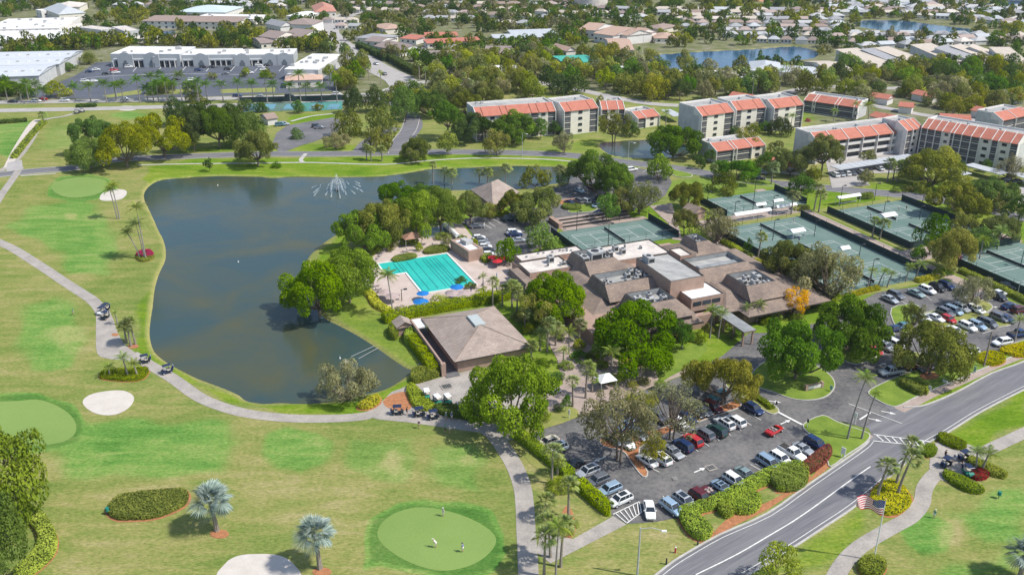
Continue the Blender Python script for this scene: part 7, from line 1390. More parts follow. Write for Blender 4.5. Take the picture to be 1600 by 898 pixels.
row([(438,194,'van','teal'),(444,193,'suv','silver'),(495,196,'suv','black'),(500,198,'sedan','grey')],'E','in the forked parking lot', rot=.3, far=True)
row([(575,92,'suv','white'),(587,99,'sedan','silver'),(600,115,'suv','grey')],'N','on the wide concrete street', rot=.6, far=True)
# ---- markings of the car park and parkway
mk = MB()
def line(p0, p1, w=.13, z=.165): strip(mk, [G(*p0).xy, G(*p1).xy], w, z)
for a, b in [((1036,728),(1025,721)),((1055,722),(1044,714)),((1073,714),(1065,709)),((1091,706),(1079,697)),((1108,698),(1097,690)),((1124,689),(1115,682)),((1142,681),(1135,676)),((1158,673),(1151,668)),((1174,665),(1166,660)),((1189,657),(1170,646)),((1015,731),(1030,738))]: line(a, b)
for a, b in [((1220,738),(1190,720)),((1210,742),(1180,725)),((1035,775),(1050,790)),((1188,735),(1172,726))]: line(a, b)
for a, b in [((958,804),(999,784)),((979,818),(1002,801)),((999,784),(1002,801))]: line(a, b, .2)
for k in range(6): t = (k+.5)/6; line((958+41*t, 804-20*t), (979+24*t-3, 818-17*t), .18)
for a, b in [((1540,518),(1530,511)),((1559,510),(1550,504)),((1574,511),(1560,502)),((1582,505),(1573,499)),((1535,522),(1552,516)),((1510,468),(1522,474)),((1567,466),(1545,470)),((1585,478),(1572,480)),((1440,457),(1455,470)),((1418,451),(1442,465)),((1403,468),(1420,478))]: line(a, b)
for k in range(5): line((1000+k*14, 262.5+k*2.2-1), (990+k*14, 268+k*2.2), .14)
for a, b in [((755,350),(768,358)),((762,347),(774,355)),((771,343),(782,350)),((784,340),(795,348)),((757,348),(757,356))]: line(a, b, .16)
mk.build('parking_line', WHT, kind='structure')
m = MB()
strip(m, [G(1215,644).xy, G(1253,664).xy], .55, .16); strip(m, smooth([G(u, v).xy for u, v in [(1087,898),(1150,867),(1200,838),(1240,814),(1275,790),(1320,757),(1360,729)]], 3), .22, .12); strip(m, [G(1326,631).xy, G(1409,662).xy], .18, .12)
strip(m, [G(1365,679).xy, G(1452,690).xy], .25, .12); strip(m, [G(1364,689).xy, G(1444,697).xy], .25, .12); strip(m, [G(1360,645).xy, G(1343,656).xy], .35, .124)
for k in range(7): t = (k+.3)/7; strip(m, [G(1366+84*t, 680+10.5*t).xy, G(1373+76*t+4, 689+8.5*t).xy], .25, .124)
for s, w in ((LC, .8), (RC, -.8), (UC, -.8)):
    P = [G(u, v).xy for u, v in s]; Lf, Rt = ribbon(P, abs(w)*2); strip(m, [tuple(q) for q in smooth([tuple(x) for x in (Rt if w > 0 else Lf)], 3)], .12, .122) if s is not UC else None
def arrow(u, v, a, s=1.0, z=.165):
    p = G(u, v); ca, sa = math.cos(a), math.sin(a); T_ = lambda x, y: (p.x+(x*ca-y*sa)*s, p.y+(x*sa+y*ca)*s)
    m.flat([T_(-1.4,-.14), T_(.3,-.14), T_(.3,.14), T_(-1.4,.14)], z); m.add([(*T_(.3,-.5), z), (*T_(1.5,0), z), (*T_(.3,.5), z)], [(0,1,2)])
arrow(1093,735,LAX,1); arrow(1227,660,LAX,1); arrow(1378,570,LAX-.1,.9); arrow(1208,628,-.25,1.1); arrow(1388,645,-.45,1.0,.13); arrow(1366,656,-.45,1.0,.13); arrow(1552,480,-.6,.9); arrow(937,718,LAX+PI,1)
m.build('road_marking', WHT, kind='structure')
for u, v, w, lab in [(1111,731,1.5,'square storm drain grate with a concrete surround in the main car park'),(698,604,2.0,'barred drain grate in the golf cart plaza'),(1054,748,.7,'small drain grate in the main car park')]:
    p = G(u, v); r = empty('drain_grate', (p.x, p.y, .11), AX, lab, 'drain'); q = MB(); q.box((0,0,0), (w*1.25,w*1.15,.06)); q.build('surround', PATHM, r); q = MB(); q.box((0,0,.062), (w,w*.8,.02)); q.build('grate', DRK, r)
    for k in range(5): q = MB(); q.box((-w*.4+k*w*.2,0,.075), (.05,w*.8,.03)); q.build('bar', STEEL, r)
# ---- golf carts
def cart(u, v, a, roof, body, lab):
    p = G(u, v); r = empty('golf_cart', (p.x, p.y, .12), a, lab, 'golf cart'); B = MB(); W = 1.2
    B.add([(-1.15,-W/2,.32),(.55,-W/2,.30),(1.15,-W/2*.85,.42),(1.1,-W/2*.8,.72),(.62,-W/2*.85,.92),(.5,-W/2,.36),(-.45,-W/2,.36),(-.55,-W/2,.72),(-1.15,-W/2,.72)]+[(x,-y,z) for x,y,z in [(-1.15,-W/2,.32),(.55,-W/2,.30),(1.15,-W/2*.85,.42),(1.1,-W/2*.8,.72),(.62,-W/2*.85,.92),(.5,-W/2,.36),(-.45,-W/2,.36),(-.55,-W/2,.72),(-1.15,-W/2,.72)]], [tuple(range(9)), tuple(range(17,8,-1))]+[(i, 9+i, 9+(i+1) % 9, (i+1) % 9) for i in range(9)])
    B.build('body', body, r); q = MB(); q.box((-.35,0,.72), (.55,1.1,.14)); q.build('seat', surf('cart_seat', (.55,.50,.42), .7, .05, 3), r); q = MB(); q.box((-.68,0,.8), (.12,1.1,.45)); q.build('backrest', MATS['cart_seat'], r)
    q = MB(); q.prism([(-1.0,-.62),(.75,-.6),(.75,.6),(-1.0,.62)], 1.82, 1.90, bottom=True, topoly=[(-.9,-.55),(.65,-.53),(.65,.53),(-.9,.55)]); q.build('roof', roof, r)
    q = MB()
    for s in (-1, 1): q.bar((.72,s*.52,.85), (.5,s*.55,1.83), .025, 4); q.bar((-.85,s*.55,.7), (-.8,s*.57,1.83), .025, 4)
    q.build('roof_frame', BLKM, r)
    for s in (-1, 1):
        for x in (-.78, .78): put('wheel', carproto('sedan')[2], (x, s*.5, .2), 0, r, .62)
        q = MB(); q.bar((-1.25,s*.27,.55), (-1.45,s*.27,1.35), .13, 7); q.mat(1).bar((-1.45,s*.27,1.35), (-1.5,s*.3,1.55), .09, 5); q.build('golf_bag', [MATS['navy_canvas'], STEEL], r)
WB = surf('cart_white', (.75,.75,.73), .4, .03, 3); GB_ = surf('cart_green', (.02,.20,.15), .4, .05, 3); BB = surf('cart_black', (.02,.025,.03), .35, .05, 3); NB = surf('cart_navy', (.02,.03,.07), .35, .05, 3)
for u, v, a, rf, bd, lab in [(165,486,-1.9,NB,BB,'dark golf cart at the head of three on the widened path'),(159,491,-1.8,NB,WB,'white bodied golf cart beside two dark ones on the widened path'),(165,498,-1.7,NB,BB,'dark golf cart at the tail of three on the widened path'),(226,567,-2.6,NB,BB,'dark golf cart with people just past the palm clump'),(261,583,-2.5,NB,NB,'dark golf cart leading on the path by the lake'),(622,647,.1,NB,BB,'black golf cart at the left tip of the plaza bed'),(656,650,.2,NB,BB,'black golf cart in the middle of the row under the plaza bed'),(678,654,.3,NB,BB,'black golf cart right in the row under the plaza bed'),(667,622,-1.3,WB,GB_,'green golf cart with a white roof beside the plaza palm'),(684,631,-1.0,WB,GB_,'green and white golf cart in the centre of the plaza'),(700,630,-1.1,WB,GB_,'white roofed golf cart at the edge of the shade'),(1478,728,.6,NB,BB,'dark golf cart at the left of the cart stop'),(1506,718,.4,NB,BB,'dark golf cart at the back of the cart stop'),(1512,742,-1.4,NB,GB_,'golf cart parked against the shrubs of the cart stop'),(121,178,.3,NB,BB,'tiny dark golf cart on the far path, left'),(129,176,.3,NB,BB,'tiny dark golf cart on the far path, right')]: cart(u, v, a, rf, bd, lab)
# ---- people
def skin_mesh(name, verts, edges, radii, sub=2):
    me_ = bpy.data.meshes.new(name); me_.from_pydata(verts, edges, []); o = bpy.data.objects.new(name, me_); sc.collection.objects.link(o); sm = o.modifiers.new('s', 'SKIN')
    for i, r_ in enumerate(radii): me_.skin_vertices[0].data[i].radius = r_ if isinstance(r_, tuple) else (r_, r_)
    me_.skin_vertices[0].data[0].use_root = True; o.modifiers.new('b', 'SUBSURF').levels = sub
    bpy.context.view_layer.update(); dg = bpy.context.evaluated_depsgraph_get(); out = bpy.data.meshes.new_from_object(o.evaluated_get(dg)); out.name = name; bpy.data.objects.remove(o)
    for p_ in out.polygons: p_.use_smooth = True
    out.materials.clear(); out.materials.append(None); return out
def human(pose):
    lean = {'stand': 0.0, 'putt': .55, 'walk': .08, 'play': .18}[pose]; st_ = {'stand': .0, 'putt': 0, 'walk': .28, 'play': .22}[pose]
    def tl(x, y, z): zz = z-.95; return (x*1.0+zz*math.sin(lean)+(0), y, .95+zz*math.cos(lean)) if z > .95 else (x, y, z)
    V = [tl(0,0,.95), tl(0,0,1.15), tl(.01,0,1.38), tl(.01,0,1.50), tl(.04,0,1.62), tl(.05,0,1.72), (0,.10,.90),(.05+st_*.4,.11,.50),(-.02+st_*.5,.11,.08),(.14+st_*.5,.12,.03),(0,-.10,.90),(.04-st_*.2,-.11,.50),(-.06-st_*.9,-.11,.09),(.09-st_*.9,-.12,.03), tl(0,.18,1.42), tl(0,-.18,1.42)]
    if pose == 'putt': arms = [tl(.12,.20,1.15), tl(.34,.06,1.02), tl(.12,-.20,1.15), tl(.34,-.04,1.0)]
    elif pose == 'play': arms = [tl(.15,.32,1.22), tl(.42,.34,1.30), tl(-.05,-.26,1.15), tl(.15,-.26,1.05)]
    else: arms = [tl(-.03,.25,1.15), tl(.06+st_*.4,.26,.92), tl(-.03,-.25,1.15), tl(.06-st_*.3,-.26,.92)]
    V += arms; E_ = [(0,1),(1,2),(2,3),(3,4),(4,5),(0,6),(6,7),(7,8),(8,9),(0,10),(10,11),(11,12),(12,13),(2,14),(2,15),(14,16),(16,17),(15,18),(18,19)]
    R_ = [.13,.12,.14,.05,.10,.085,.085,.058,.042,.04,.085,.058,.042,.04,.06,.06,.042,.03,.042,.03]
    hands = [17, 19]
    for hnd in hands:
        c = Vector(V[hnd]); dirn = (c-Vector(V[hnd-1])).normalized()
        for k in range(4): V.append(tuple(c+dirn*.10+Vector((0, (k-1.5)*.02, 0)))); R_.append(.009); E_.append((hnd, len(V)-1))
        V.append(tuple(c+dirn*.05+Vector((.05, 0, .0)))); R_.append(.010); E_.append((hnd, len(V)-1))
    body = skin_mesh('body', V, E_, R_)
    shirt = skin_mesh('shirt', [V[0], V[1], V[2], V[14], V[15], tuple(Vector(V[14]).lerp(Vector(V[16]), .6)), tuple(Vector(V[15]).lerp(Vector(V[18]), .6))], [(0,1),(1,2),(2,3),(2,4),(3,5),(4,6)], [.155,.145,.16,.08,.08,.065,.065], 1)
    shorts = skin_mesh('shorts', [V[0], V[6], V[7], V[10], V[11]], [(0,1),(1,2),(0,3),(3,4)], [.15,.11,.082,.11,.082], 1)
    h = Vector(V[5]); q = MB(); n = 12
    for zz, r0, r1 in ((.0,.115,.10),(.05,.10,.05)): q.bar(h+Vector((-.01,0,zz)), h+Vector((-.01,0,zz+.05)), r0, n, r1)
    q.box((h.x+.12, 0, h.z), (.14,.16,.02)); cap = q.mesh('cap'); cap.materials.append(None)
    f = MB(); hc = Vector(V[4]); f.box((hc.x+.10, .035, hc.z+.03), (.02,.022,.015)); f.box((hc.x+.10, -.035, hc.z+.03), (.02,.022,.015)); f.box((hc.x+.105, 0, hc.z-.02), (.035,.022,.04)); f.box((hc.x+.09, 0, hc.z-.065), (.02,.05,.012)); face = f.mesh('face'); face.materials.append(None)
    return body, shirt, shorts, cap, face
HUM = {k: human(k) for k in ('stand', 'putt', 'walk', 'play')}
SK = surf('skin', (.50,.30,.21), .6, .05, 5, obj=True); 
CL = {k: surf('cloth_'+k, v, .85, .08, 6, obj=True) for k, v in dict(white=(.75,.74,.72), blue=(.10,.20,.42), navy=(.02,.03,.09), green=(.02,.30,.17), red=(.4,.03,.03), khaki=(.40,.33,.22), black=(.02,.02,.02), grey=(.3,.3,.32), teal=(.05,.32,.32)).items()}
def person(u, v, a, pose, top, bot, cap_, lab, club_=True, z=.12):
    p = G(u, v); r = empty('person', (p.x, p.y, z), a, lab, 'person'); b, s, t, c, f = HUM[pose]; put('body', b, parent=r, mats=[SK]); put('shirt', s, parent=r, mats=[CL[top]]); put('trousers', t, parent=r, mats=[CL[bot]]); put('cap', c, parent=r, mats=[CL[cap_]]); put('face', f, parent=r, mats=[MATS['dark_trim']])
    if club_ and pose in ('putt', 'play'):
        g = empty('putter' if pose == 'putt' else 'racket', (p.x, p.y, z), a, ('putter held by the ' if pose == 'putt' else 'racket held by the ') + lab, 'golf club' if pose == 'putt' else 'racket'); q = MB()
        if pose == 'putt': q.bar((.40,0,.98), (.62,0,.04), .012, 5); q.box((.62,0,.0), (.04,.12,.04))
        else: q.bar((.5,.34,1.3), (.75,.36,1.45), .015, 5); q.bar((.86,.34,1.52), (.86,.38,1.52), .13, 10)
        q.build('shaft', STEEL, g)
person(693,806,-2.6,'stand','white','white','white','golfer in white with a red hip cloth at the back of the round green',z=.06); person(681,855,2.9,'putt','white','white','white','golfer all in white bending over the ball on the green',z=.06); person(723,862,2.6,'stand','blue','white','navy','golfer in a pale blue shirt at the right of the green',z=.06)
person(115,492,-.4,'walk','green','khaki','green','golfer in a green shirt on the left fairway',z=.02); person(1459,809,.8,'stand','green','white','white','golfer in a green top beside the curving path at the right',z=.02)
person(655,669,2.0,'walk','navy','khaki','white','person in dark clothes walking on the grass below the carts'); person(696,676,.5,'stand','green','navy','green','person in a bright green shirt under the big tree'); person(703,678,2.5,'stand','white','khaki','white','person in white beside the one in bright green'); person(706,656,1.2,'stand','blue','white','white','person in pale blue behind the parked carts'); person(697,657,1.0,'stand','teal','khaki','white','person in teal behind the parked carts'); person(653,650,.7,'stand','white','navy','white','person in white getting into the middle black cart'); person(636,648,.7,'walk','black','navy','black','person in black at the tip of the plaza bed')
person(1490,722,.7,'stand','blue','white','white','person in pale blue between the two dark carts'); person(1502,732,-.7,'stand','red','navy','navy','person in a red top at the cart stop'); person(1476,716,.4,'stand','black','navy','black','person in black at the back of the left cart')
person(1188,366,.5,'play','black','black','black','tennis player in black left of the net on the back court'); person(1240,348,PI+.4,'play','grey','white','white','tennis player in grey at the far end of the back court'); person(1248,378,1.2,'stand','blue','navy','navy','person in blue under the white shelter of the back court'); person(1404,330,PI,'play','white','grey','white','tennis player in white right of the twin court net'); person(1416,328,PI+.3,'play','grey','black','white','tennis player in grey behind the gabled shelter'); person(1317,337,.4,'play','white','black','white','tennis player in white at the left baseline of the twin court'); person(1360,341,.3,'stand','white','white','white','tennis player all in white in the middle of the twin court')
# ---- fountain, floats, small things
def spraymat():
    mt, n_, l, out = new_mat('fountain_spray'); tr = n_.new('ShaderNodeBsdfTransparent'); d = n_.new('ShaderNodeBsdfDiffuse'); d.inputs[0].default_value = (.85,.9,.92,1); mx = n_.new('ShaderNodeMixShader'); w = noise(n_, l, 3.5, 3, .7, pos(n_)); rr = ramp(n_, [(.38,(0,0,0)),(.8,(.6,.6,.6))]); l.new(w.outputs[0], rr.inputs[0]); l.new(rr.outputs[0], mx.inputs[0]); l.new(tr.outputs[0], mx.inputs[1]); l.new(d.outputs[0], mx.inputs[2]); l.new(mx.outputs[0], out.inputs[0]); return mt
SPR = spraymat(); p = G(527, 296); fo = empty('lake_fountain', (p.x, p.y, -.45), 0, 'white fountain spraying a ring of jets in the upper lake', 'fountain'); m = MB(); m.bar((0,0,-.1), (0,0,.35), .8, 12); m.build('float', BLKM, fo); FH = HT(527, 296, 268)
for i in range(18):
    a = 2*PI*i/18+.1; R_ = 7.2+1.3*(i % 3); H_ = 6.5+i % 4; pts = [Vector((R_*t*math.cos(a), R_*t*math.sin(a), .3+H_*t*(1-t))) for t in [.76+.24*k/7 for k in range(8)]]; m = MB(); m.tube(pts, [.04+.22*(k/7) for k in range(8)], 5); m.build('jet', SPR, fo)
for i in range(16):
    a = 2*PI*i/16; h_ = FH*(.45+.09*(i % 4)); R_ = 2.0+.9*(i % 3); pts = [Vector((R_*t*math.cos(a), R_*t*math.sin(a), .3+h_*4*t*(1-t)*.9)) for t in [k/8 for k in range(9)]]; m = MB(); m.tube(pts, [.05+.14*(k/8) for k in range(9)], 5); m.build('jet', SPR, fo)
m = MB(); m.tube([(0,0,.3),(0,0,FH*.4),(0,0,FH*.8),(0,0,FH)], [.35,.62,.40,.06], 8); m.build('plume', SPR, fo)
for i, (u, v, lab) in enumerate([(340,288,'white float near the top shore of the lake'),(372,407,'white float alone in the middle of the lake'),(531,557,'white float at the end of the upper pipe, left'),(540,562,'white float at the end of the lower pipe, right')]):
    p = G(u, v); r = empty('float', (p.x, p.y, -.5), 0, lab, 'float'); m = MB(); m.bar((0,0,0), (0,0,.35), .22, 10, .12); m.build('drum', WMET, r); m = MB(); m.bar((0,0,.4), (0,0,.8), .04, 5); m.build('stem', STEEL, r)
for a, b, lab in [((548,555),(585,541),'upper thin white pipe running from the bank into the lake'),((560,558),(591,544),'lower thin white pipe running from the bank into the lake'),((644,578),(658,567),'short white pipe across the bank at the lake corner')]:
    m = MB(); A0, B0 = G(*a), G(*b); m.bar((A0.x,A0.y,-.35), (B0.x,B0.y,.15), .05, 6); m.build('pipe', WMET, label=lab, category=None) if False else tag(m.build('pipe', LBR), lab, 'pipe')
def sign(u, v, w, h, hh, mat, lab, a=-.9, name='sign_board', cat='sign'):
    p = G(u, v); r = empty(name, (p.x, p.y, .05), a, lab, cat); m = MB(); m.box((0,0,hh-h), (w,.1,h)); m.build('board', mat, r); m = MB()
    for s in ((-1, 1) if w > .6 else (0,)): m.box((s*w*.35,.0,0), (.1,.08,hh-h)); 
    m.build('post', WMET, r)
TP = surf('teal_paint', (.25,.42,.38), .7, .05, 2)
for u, v, w, h, hh, mt, lab in [(889,653,.5,1.0,1.9,WMET,'narrow white sign on the lawn left of the main car park'),(1298,612,.6,1.0,1.5,TP,'small pale sign beside the entrance name wall'),(1451,614,.6,.9,1.7,GSTU,'grey mail box post beside the block hedges'),(1476,599,1.1,.6,.8,WMET,'low white plaque on the verge'),(1522,583,.5,1.3,1.6,TP,'green and white sign on the verge under the pole'),(1261,668,.4,.7,1.9,BLKM,'black post lantern at the right end of the stop line'),(1212,640,.4,.7,1.9,BLKM,'black post lantern at the left end of the stop line'),(1334,662,.8,1.0,2.6,WMET,'white arrow sign post at the tip of the grass median'),(1316,715,.9,1.4,2.2,WMET,'white wrapped sign on the lawn by the parkway'),(1008,716,.1,.1,.1,WMET,'')]:
    if lab: sign(u, v, w, h, hh, mt, lab)
p = G(1271, 608); r = empty('name_wall', (p.x, p.y, .19), .35, 'low brick name wall with a white panel on the rounded grass island', 'sign'); m = MB(); m.box((0,0,0), (4.0,.5,1.1)); m.build('wall', BRK, r); m = MB(); m.box((0,-.27,.25), (3.2,.06,.7)); m.build('panel', WSTU, r); m = MB(); m.box((-2.0,0,0), (.5,.7,1.3)); m.box((2.0,0,0), (.5,.7,1.3)); m.build('pier', BRK, r)
for u, v, mt, hh, lab in [(1055,863,RD,1.1,'red and white hydrant post on the lawn by the parkway'),(1041,881,BLKM,1.1,'black bollard at the kerb of the parkway'),(1090,851,BLKM,.7,'grey stub post at the end of the long hedge')]:
    p = G(u, v); r = empty('bollard', (p.x, p.y, 0), 0, lab, 'bollard'); m = MB(); m.bar((0,0,0), (0,0,hh), .14, 8, .12); m.build('body', mt, r); m = MB(); m.bar((0,0,hh), (0,0,hh+.1), .16, 8, .08); m.build('cap', WMET if mt is RD else mt, r)
for u, v, a, lab in [(718,647,.1,'grey park bench in the shade behind the carts'),(870,615,.4,'bench on the walk below the clubhouse palms')]:
    p = G(u, v); r = empty('park_bench', (p.x, p.y, .1), a, lab, 'bench'); m = MB(); m.box((0,0,.42), (2.0,.5,.06)); m.build('seat', GSTU, r); m = MB(); m.box((0,.27,.5), (2.0,.06,.45)); m.build('backrest', GSTU, r)
    for s in (-1, 1): m = MB(); m.box((s*.85,0,0), (.08,.5,.42)); m.build('leg', BLKM, r)
for u, v, lab in [(169,803,'green ball washer at the left tip of the clipped bed'),(1560,778,'small green marker on the right fairway')]:
    p = G(u, v); r = empty('ball_washer', (p.x, p.y, 0), 0, lab, 'golf fixture'); m = MB(); m.bar((0,0,0), (0,0,.8), .06, 6); m.build('post', BLKM, r); m = MB(); m.bar((0,0,.7), (0,0,1.4), .35, 10, .3); m.build('drum', GB_, r)
# blue and green sport courts before the boulevard
for i, (a, b, c_) in enumerate([((380,166),(470,164),(.11,.19,.15)),((470,165),(535,162),(.08,.26,.22))]):
    A0 = [(a[0], a[1]-4), (b[0], b[1]-4), (b[0], b[1]+9), (a[0], a[1]+10)]; sheet('court_surface', GP(A0), surf('hard_court_%s' % 'ab'[i], c_, .8, .1, .2), z=.1)
for i, u in enumerate((392,420,452,492,520)): sheet('court_surface', GP([(u-10,171),(u-4,163),(u+12,163),(u+8,171)]), surf('hard_court_blue', (.13,.29,.36), .8, .08, .3), z=.13)
fence(GP([(375,161),(540,157)]), 'tall grey screen wall along the boulevard behind the sport courts', h=3.6, world=True); fence(GP([(380,177),(538,173)]), 'low dark fence on the near side of the sport courts', h=1.6, scr=False, world=True)
p = G(425, 190); block((418,186),(433,184),(422,178), 3, 'gable', 1.5, WSTU, BRR, 'small white gatehouse with a brown gable beside the forked parking lot', name='gatehouse', win=False)
# ================================================================ FAR WOODS AND STREET TREES
rt = random.Random(3)
ROADS_PX = [[(640,146),(625,125),(590,107),(565,92),(540,76),(520,60),(512,48),(530,30)],[(540,152),(580,148),(640,132),(690,126),(760,124),(830,128),(900,140),(1000,160),(1060,165)],[(1150,165),(1250,140),(1320,136),(1400,138),(1500,128),(1640,112)]]
RP = [[G(u, v).xy for u, v in r] for r in ROADS_PX]
def near_road(x, y):
    q = Vector((x, y))
    for P, w in zip(RP, (10, 5, 5)):
        for a, b in zip(P, P[1:]):
            d = b-a; t = max(0, min(1, (q-a).dot(d)/d.length_squared))
            if (q-a-d*t).length < w: return True
    return False
MALL = GP([(28,153),(115,112),(150,98),(200,84),(440,84),(535,90),(535,120),(532,142),(300,152),(140,155)])
def free(x, y, r):
    if near_road(x, y): return False
    if inside(x, y, MALL): return False
    for f in FOOTPRINTS:
        if abs(f[0][0]-x) < 160 and inside(x, y, f): return False
    for _, w in wpoly:
        if inside(x, y, w): return False
    return True
# zones in photo pixels: polygon, spacing in metres, crown radius range, height range, leaf kinds
ZONES = [
 ([(590,140),(640,120),(700,100),(760,90),(830,88),(960,100),(1060,112),(1230,126),(1290,118),(1350,140),(1250,150),(1180,155),(1080,160),(1000,158),(930,146),(880,150),(760,168),(700,170),(650,172),(600,150)], 10.5, (4.5,7.5), (8,13), ['olive','olive','golden','green','yellow','dark','brown'], 'in the wood beyond the condominiums', 1),
 ([(0,62),(95,62),(125,70),(170,68),(330,62),(400,66),(500,70),(505,82),(460,83),(350,76),(220,70),(150,78),(120,80),(0,82)], 8.5, (4,6.5), (7,11), ['green','olive','dark','yellow','golden'], 'in the tree belt behind the shopping centre', 1),
 ([(505,70),(560,75),(590,105),(600,135),(540,142),(505,100)], 9.5, (4.5,7), (8,12), ['yellow','olive','green','dark'], 'beside the concrete street', 1),
 ([(1240,155),(1300,140),(1440,140),(1600,135),(1600,175),(1480,185),(1440,165),(1380,150),(1350,170),(1300,140)], 10, (4.5,7), (7,11), ['olive','green','yellow','golden','brown'], 'among the red roofed houses on the right', 1),
 ([(1290,110),(1600,108),(1600,130),(1400,132),(1290,135)], 10, (4,7), (7,11), ['green','yellow','bright','olive'], 'between the townhouses and the red roofs', 1),
 ([(0,120),(60,118),(110,120),(60,150),(0,150)], 12, (3.5,6), (6,9), ['green','dark','yellow','olive'], 'below the grey warehouse', 1),
 ([(600,92),(660,96),(690,108),(760,108),(860,100),(880,86),(800,80),(700,98),(640,100)], 11, (4,6), (6,10), ['bright','yellow','green','olive','brown'], 'in front of the mauve villas', 1),
]
FARZ = [
 ([(540,60),(900,60),(900,98),(700,100),(600,92)], 13, ['olive','green','yellow','dark'], 1),
 ([(0,62),(130,66),(140,118),(90,118),(92,100),(0,120)], 16, ['green','olive'], 1),
 ([(660,68),(760,66),(760,74),(662,76)], 7, ['dark','green'], 1),
 ([(1340,104),(1600,102),(1600,112),(1340,112)], 9, ['dark','green','olive'], 1),
 ([(1180,104),(1340,112),(1340,118),(1180,120)], 9, ['dark','green','olive'], 1),
 ([(120,40),(190,20),(300,24),(400,14),(520,30),(505,60),(400,66),(330,50),(240,62),(160,62)], 14, ['green','olive','dark','golden'], 1),
 ([(470,0),(620,0),(660,30),(690,60),(600,62),(560,50),(500,40)], 14, ['olive','green','brown','dark'], 1),
 ([(640,0),(1000,0),(1000,60),(900,70),(860,60),(700,48),(650,30)], 13, ['olive','green','dark','brown'], 1),
 ([(0,0),(470,0),(470,14),(200,24),(90,10),(0,34)], 14, ['green','olive','dark'], 1),
 ([(880,60),(1000,60),(1000,100),(900,100)], 18, ['green','olive'], 1),
 ([(1000,0),(1640,0),(1640,60),(1560,70),(1500,40),(1340,30),(1330,62),(1180,72),(1000,80)], 15, ['olive','green','dark','yellow'], 1),
 ([(1280,56),(1420,60),(1500,66),(1480,80),(1360,88),(1330,84),(1280,92)], 13, ['olive','dark','green','brown'], 1),
 ([(1500,56),(1640,56),(1640,84),(1560,80)], 18, ['olive','green','dark'], 1),
 ([(1560,86),(1640,86),(1640,110),(1570,108)], 16, ['green','yellow'], 1),
 ([(-60,-30),(1660,-30),(1660,0),(-60,0)], 24, ['green','olive','dark'], 1),
]
nm = {'olive':'olive green','golden':'golden green','green':'green','yellow':'yellow-green','dark':'dark green','brown':'brownish bare','bright':'bright green'}
cnt = 0; FARP = []
for poly, sp, rr_, hr, leaves, where, _ in ZONES:
    P = GP(poly); xs = [p[0] for p in P]; ys = [p[1] for p in P]; x = min(xs); j = 0
    y = min(ys)
    while y < max(ys):
        x = min(xs) + (j % 2)*sp/2
        while x < max(xs):
            px, py = x+rt.uniform(-.38, .38)*sp, y+rt.uniform(-.38, .38)*sp; x += sp
            if not inside(px, py, P) or not free(px, py, 3): continue
            lf = rt.choice(leaves); R = rt.uniform(*rr_); h = rt.uniform(*hr); cnt += 1
            if py > 600: FARP.append((px, py, lf, R, h)); continue
            if rt.random() < .14: palm(0, 0, 0, 0, rt.choice(['feather','fan']), 'palm tree standing %s' % where, world=(px, py), h=h*.8, rad=2.1, group='palms %s' % where, lite=(py > 480)); continue
            tree(0, 0, 0, 0, lf, '%s tree %s' % (nm[lf], where), 'small' if py < 520 else 'small', world=(px, py), h=h, rad=R, group='trees %s' % where)
        y += sp*.9; j += 1
print('zone trees', cnt)
# the woods and street trees of the far town, too many to tell apart: one mass
Vs, Fs, Ts = [], 0, []; tv = {}
tm = []
for me_, _ in CR['tiny']:
    a = np.empty(len(me_.vertices)*3, np.float32); me_.vertices.foreach_get('co', a); t = np.empty(len(me_.vertices), np.float32); me_.attributes['tint'].data.foreach_get('value', t); tm.append((a.reshape(-1, 3), t))
groups = {}
for poly, sp, leaves, _ in FARZ:
    P = GP(poly); xs = [p[0] for p in P]; ys = [p[1] for p in P]; y = min(ys)
    while y < max(ys):
        x = min(xs)
        while x < max(xs):
            px, py = x+rt.uniform(-.5, .5)*sp, y+rt.uniform(-.5, .5)*sp; x += sp*rt.uniform(.7, 1.3)
            if not inside(px, py, P) or not free(px, py, 2): continue
            lf = rt.choice(leaves); R = rt.uniform(3.0, 6.0); h = rt.uniform(5, 10); a, t = tm[rt.randrange(4)]; th = rt.uniform(0, 6.28); c_, s_ = math.cos(th), math.sin(th)
            q = np.stack([(a[:, 0]*c_-a[:, 1]*s_)*R+px, (a[:, 0]*s_+a[:, 1]*c_)*R+py, a[:, 2]*h*.85+h*.08], 1); groups.setdefault(lf, []).append((q, np.clip(t+rt.uniform(-.2, .15), 0, 1)))
        y += sp
for px, py, lf, R, h in FARP:
    a, t = tm[rt.randrange(4)]; groups.setdefault(lf, []).append((np.stack([a[:, 0]*R+px, a[:, 1]*R+py, a[:, 2]*h*.9+h*.1], 1), t))
V = []; TT = []; MI = []; keys = list(groups)
for i, k in enumerate(keys):
    for q, t in groups[k]: V.append(q); TT.append(t); MI.append(np.full(len(q)//4, i, np.int32))
V = np.concatenate(V); TT = np.concatenate(TT); MI = np.concatenate(MI); nf = len(V)//4
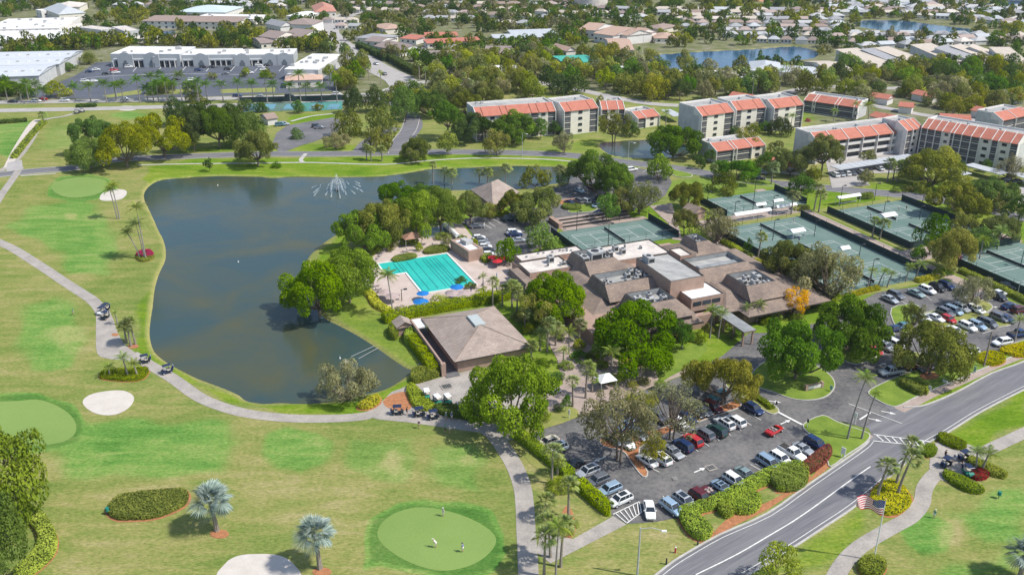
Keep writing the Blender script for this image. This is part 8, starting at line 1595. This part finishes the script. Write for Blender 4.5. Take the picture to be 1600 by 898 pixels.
me_ = bpy.data.meshes.new('distant_trees'); me_.vertices.add(len(V)); me_.vertices.foreach_set('co', V.astype(np.float32).ravel()); me_.loops.add(len(V)); me_.loops.foreach_set('vertex_index', np.arange(len(V), dtype=np.int32)); me_.polygons.add(nf); me_.polygons.foreach_set('loop_start', (np.arange(nf)*4).astype(np.int32)); me_.polygons.foreach_set('loop_total', np.full(nf, 4, np.int32)); me_.polygons.foreach_set('material_index', MI); me_.update(calc_edges=True)
me_.attributes.new('tint', 'FLOAT', 'POINT').data.foreach_set('value', TT.astype(np.float32))
for k in keys: me_.materials.append(L[k])
tag(link(bpy.data.objects.new('distant_trees', me_)), 'far woods and street trees of the town towards the horizon', 'woodland', kind='stuff'); print('far faces', nf)

# ---- a label of its own for every repeat: its place in its row, counted across the picture
from collections import defaultdict
byl = defaultdict(list)
for o in sc.objects:
    if o.get('category') and o.get('label'): byl[o['label']].append(o)
def nth(k): return ORD[k-1] if k <= 14 else '%d%s' % (k, 'th' if 10 < k % 100 < 14 else {1: 'st', 2: 'nd', 3: 'rd'}.get(k % 10, 'th'))
for lab, os_ in byl.items():
    if len(os_) < 2: continue
    os_.sort(key=lambda o: PV(o.location.x, o.location.y, 0)[0])
    for k, o in enumerate(os_): o['label'] = ' '.join(('%s, %s from left' % (lab, nth(k+1))).split()[:16])
for o in sc.objects:
    if o.get('category') and o.get('label') and len(o['label'].split()) > 16: o['label'] = o['label'].replace(' in the row', ' in row').replace(' of the ', ' of ').replace(' from the ', ' from ')
    if o.get('category') and o.get('label') and len(o['label'].split()) > 16: o['label'] = ' '.join(w for w in o['label'].split() if w != 'the')
# ---- thin sea haze over the whole place
hz = MB(); hz.box((0, 1850, -4.0), (15600, 8400, 102.0)); hm, hn, hl, ho = new_mat('haze'); pv = hn.new('ShaderNodeVolumePrincipled'); pv.inputs['Color'].default_value = (.88,.93,1,1); pv.inputs['Density'].default_value = 0.00007; pv.inputs['Anisotropy'].default_value = .3; hl.new(pv.outputs[0], ho.inputs['Volume'])
hz.build('haze', hm, kind='stuff')
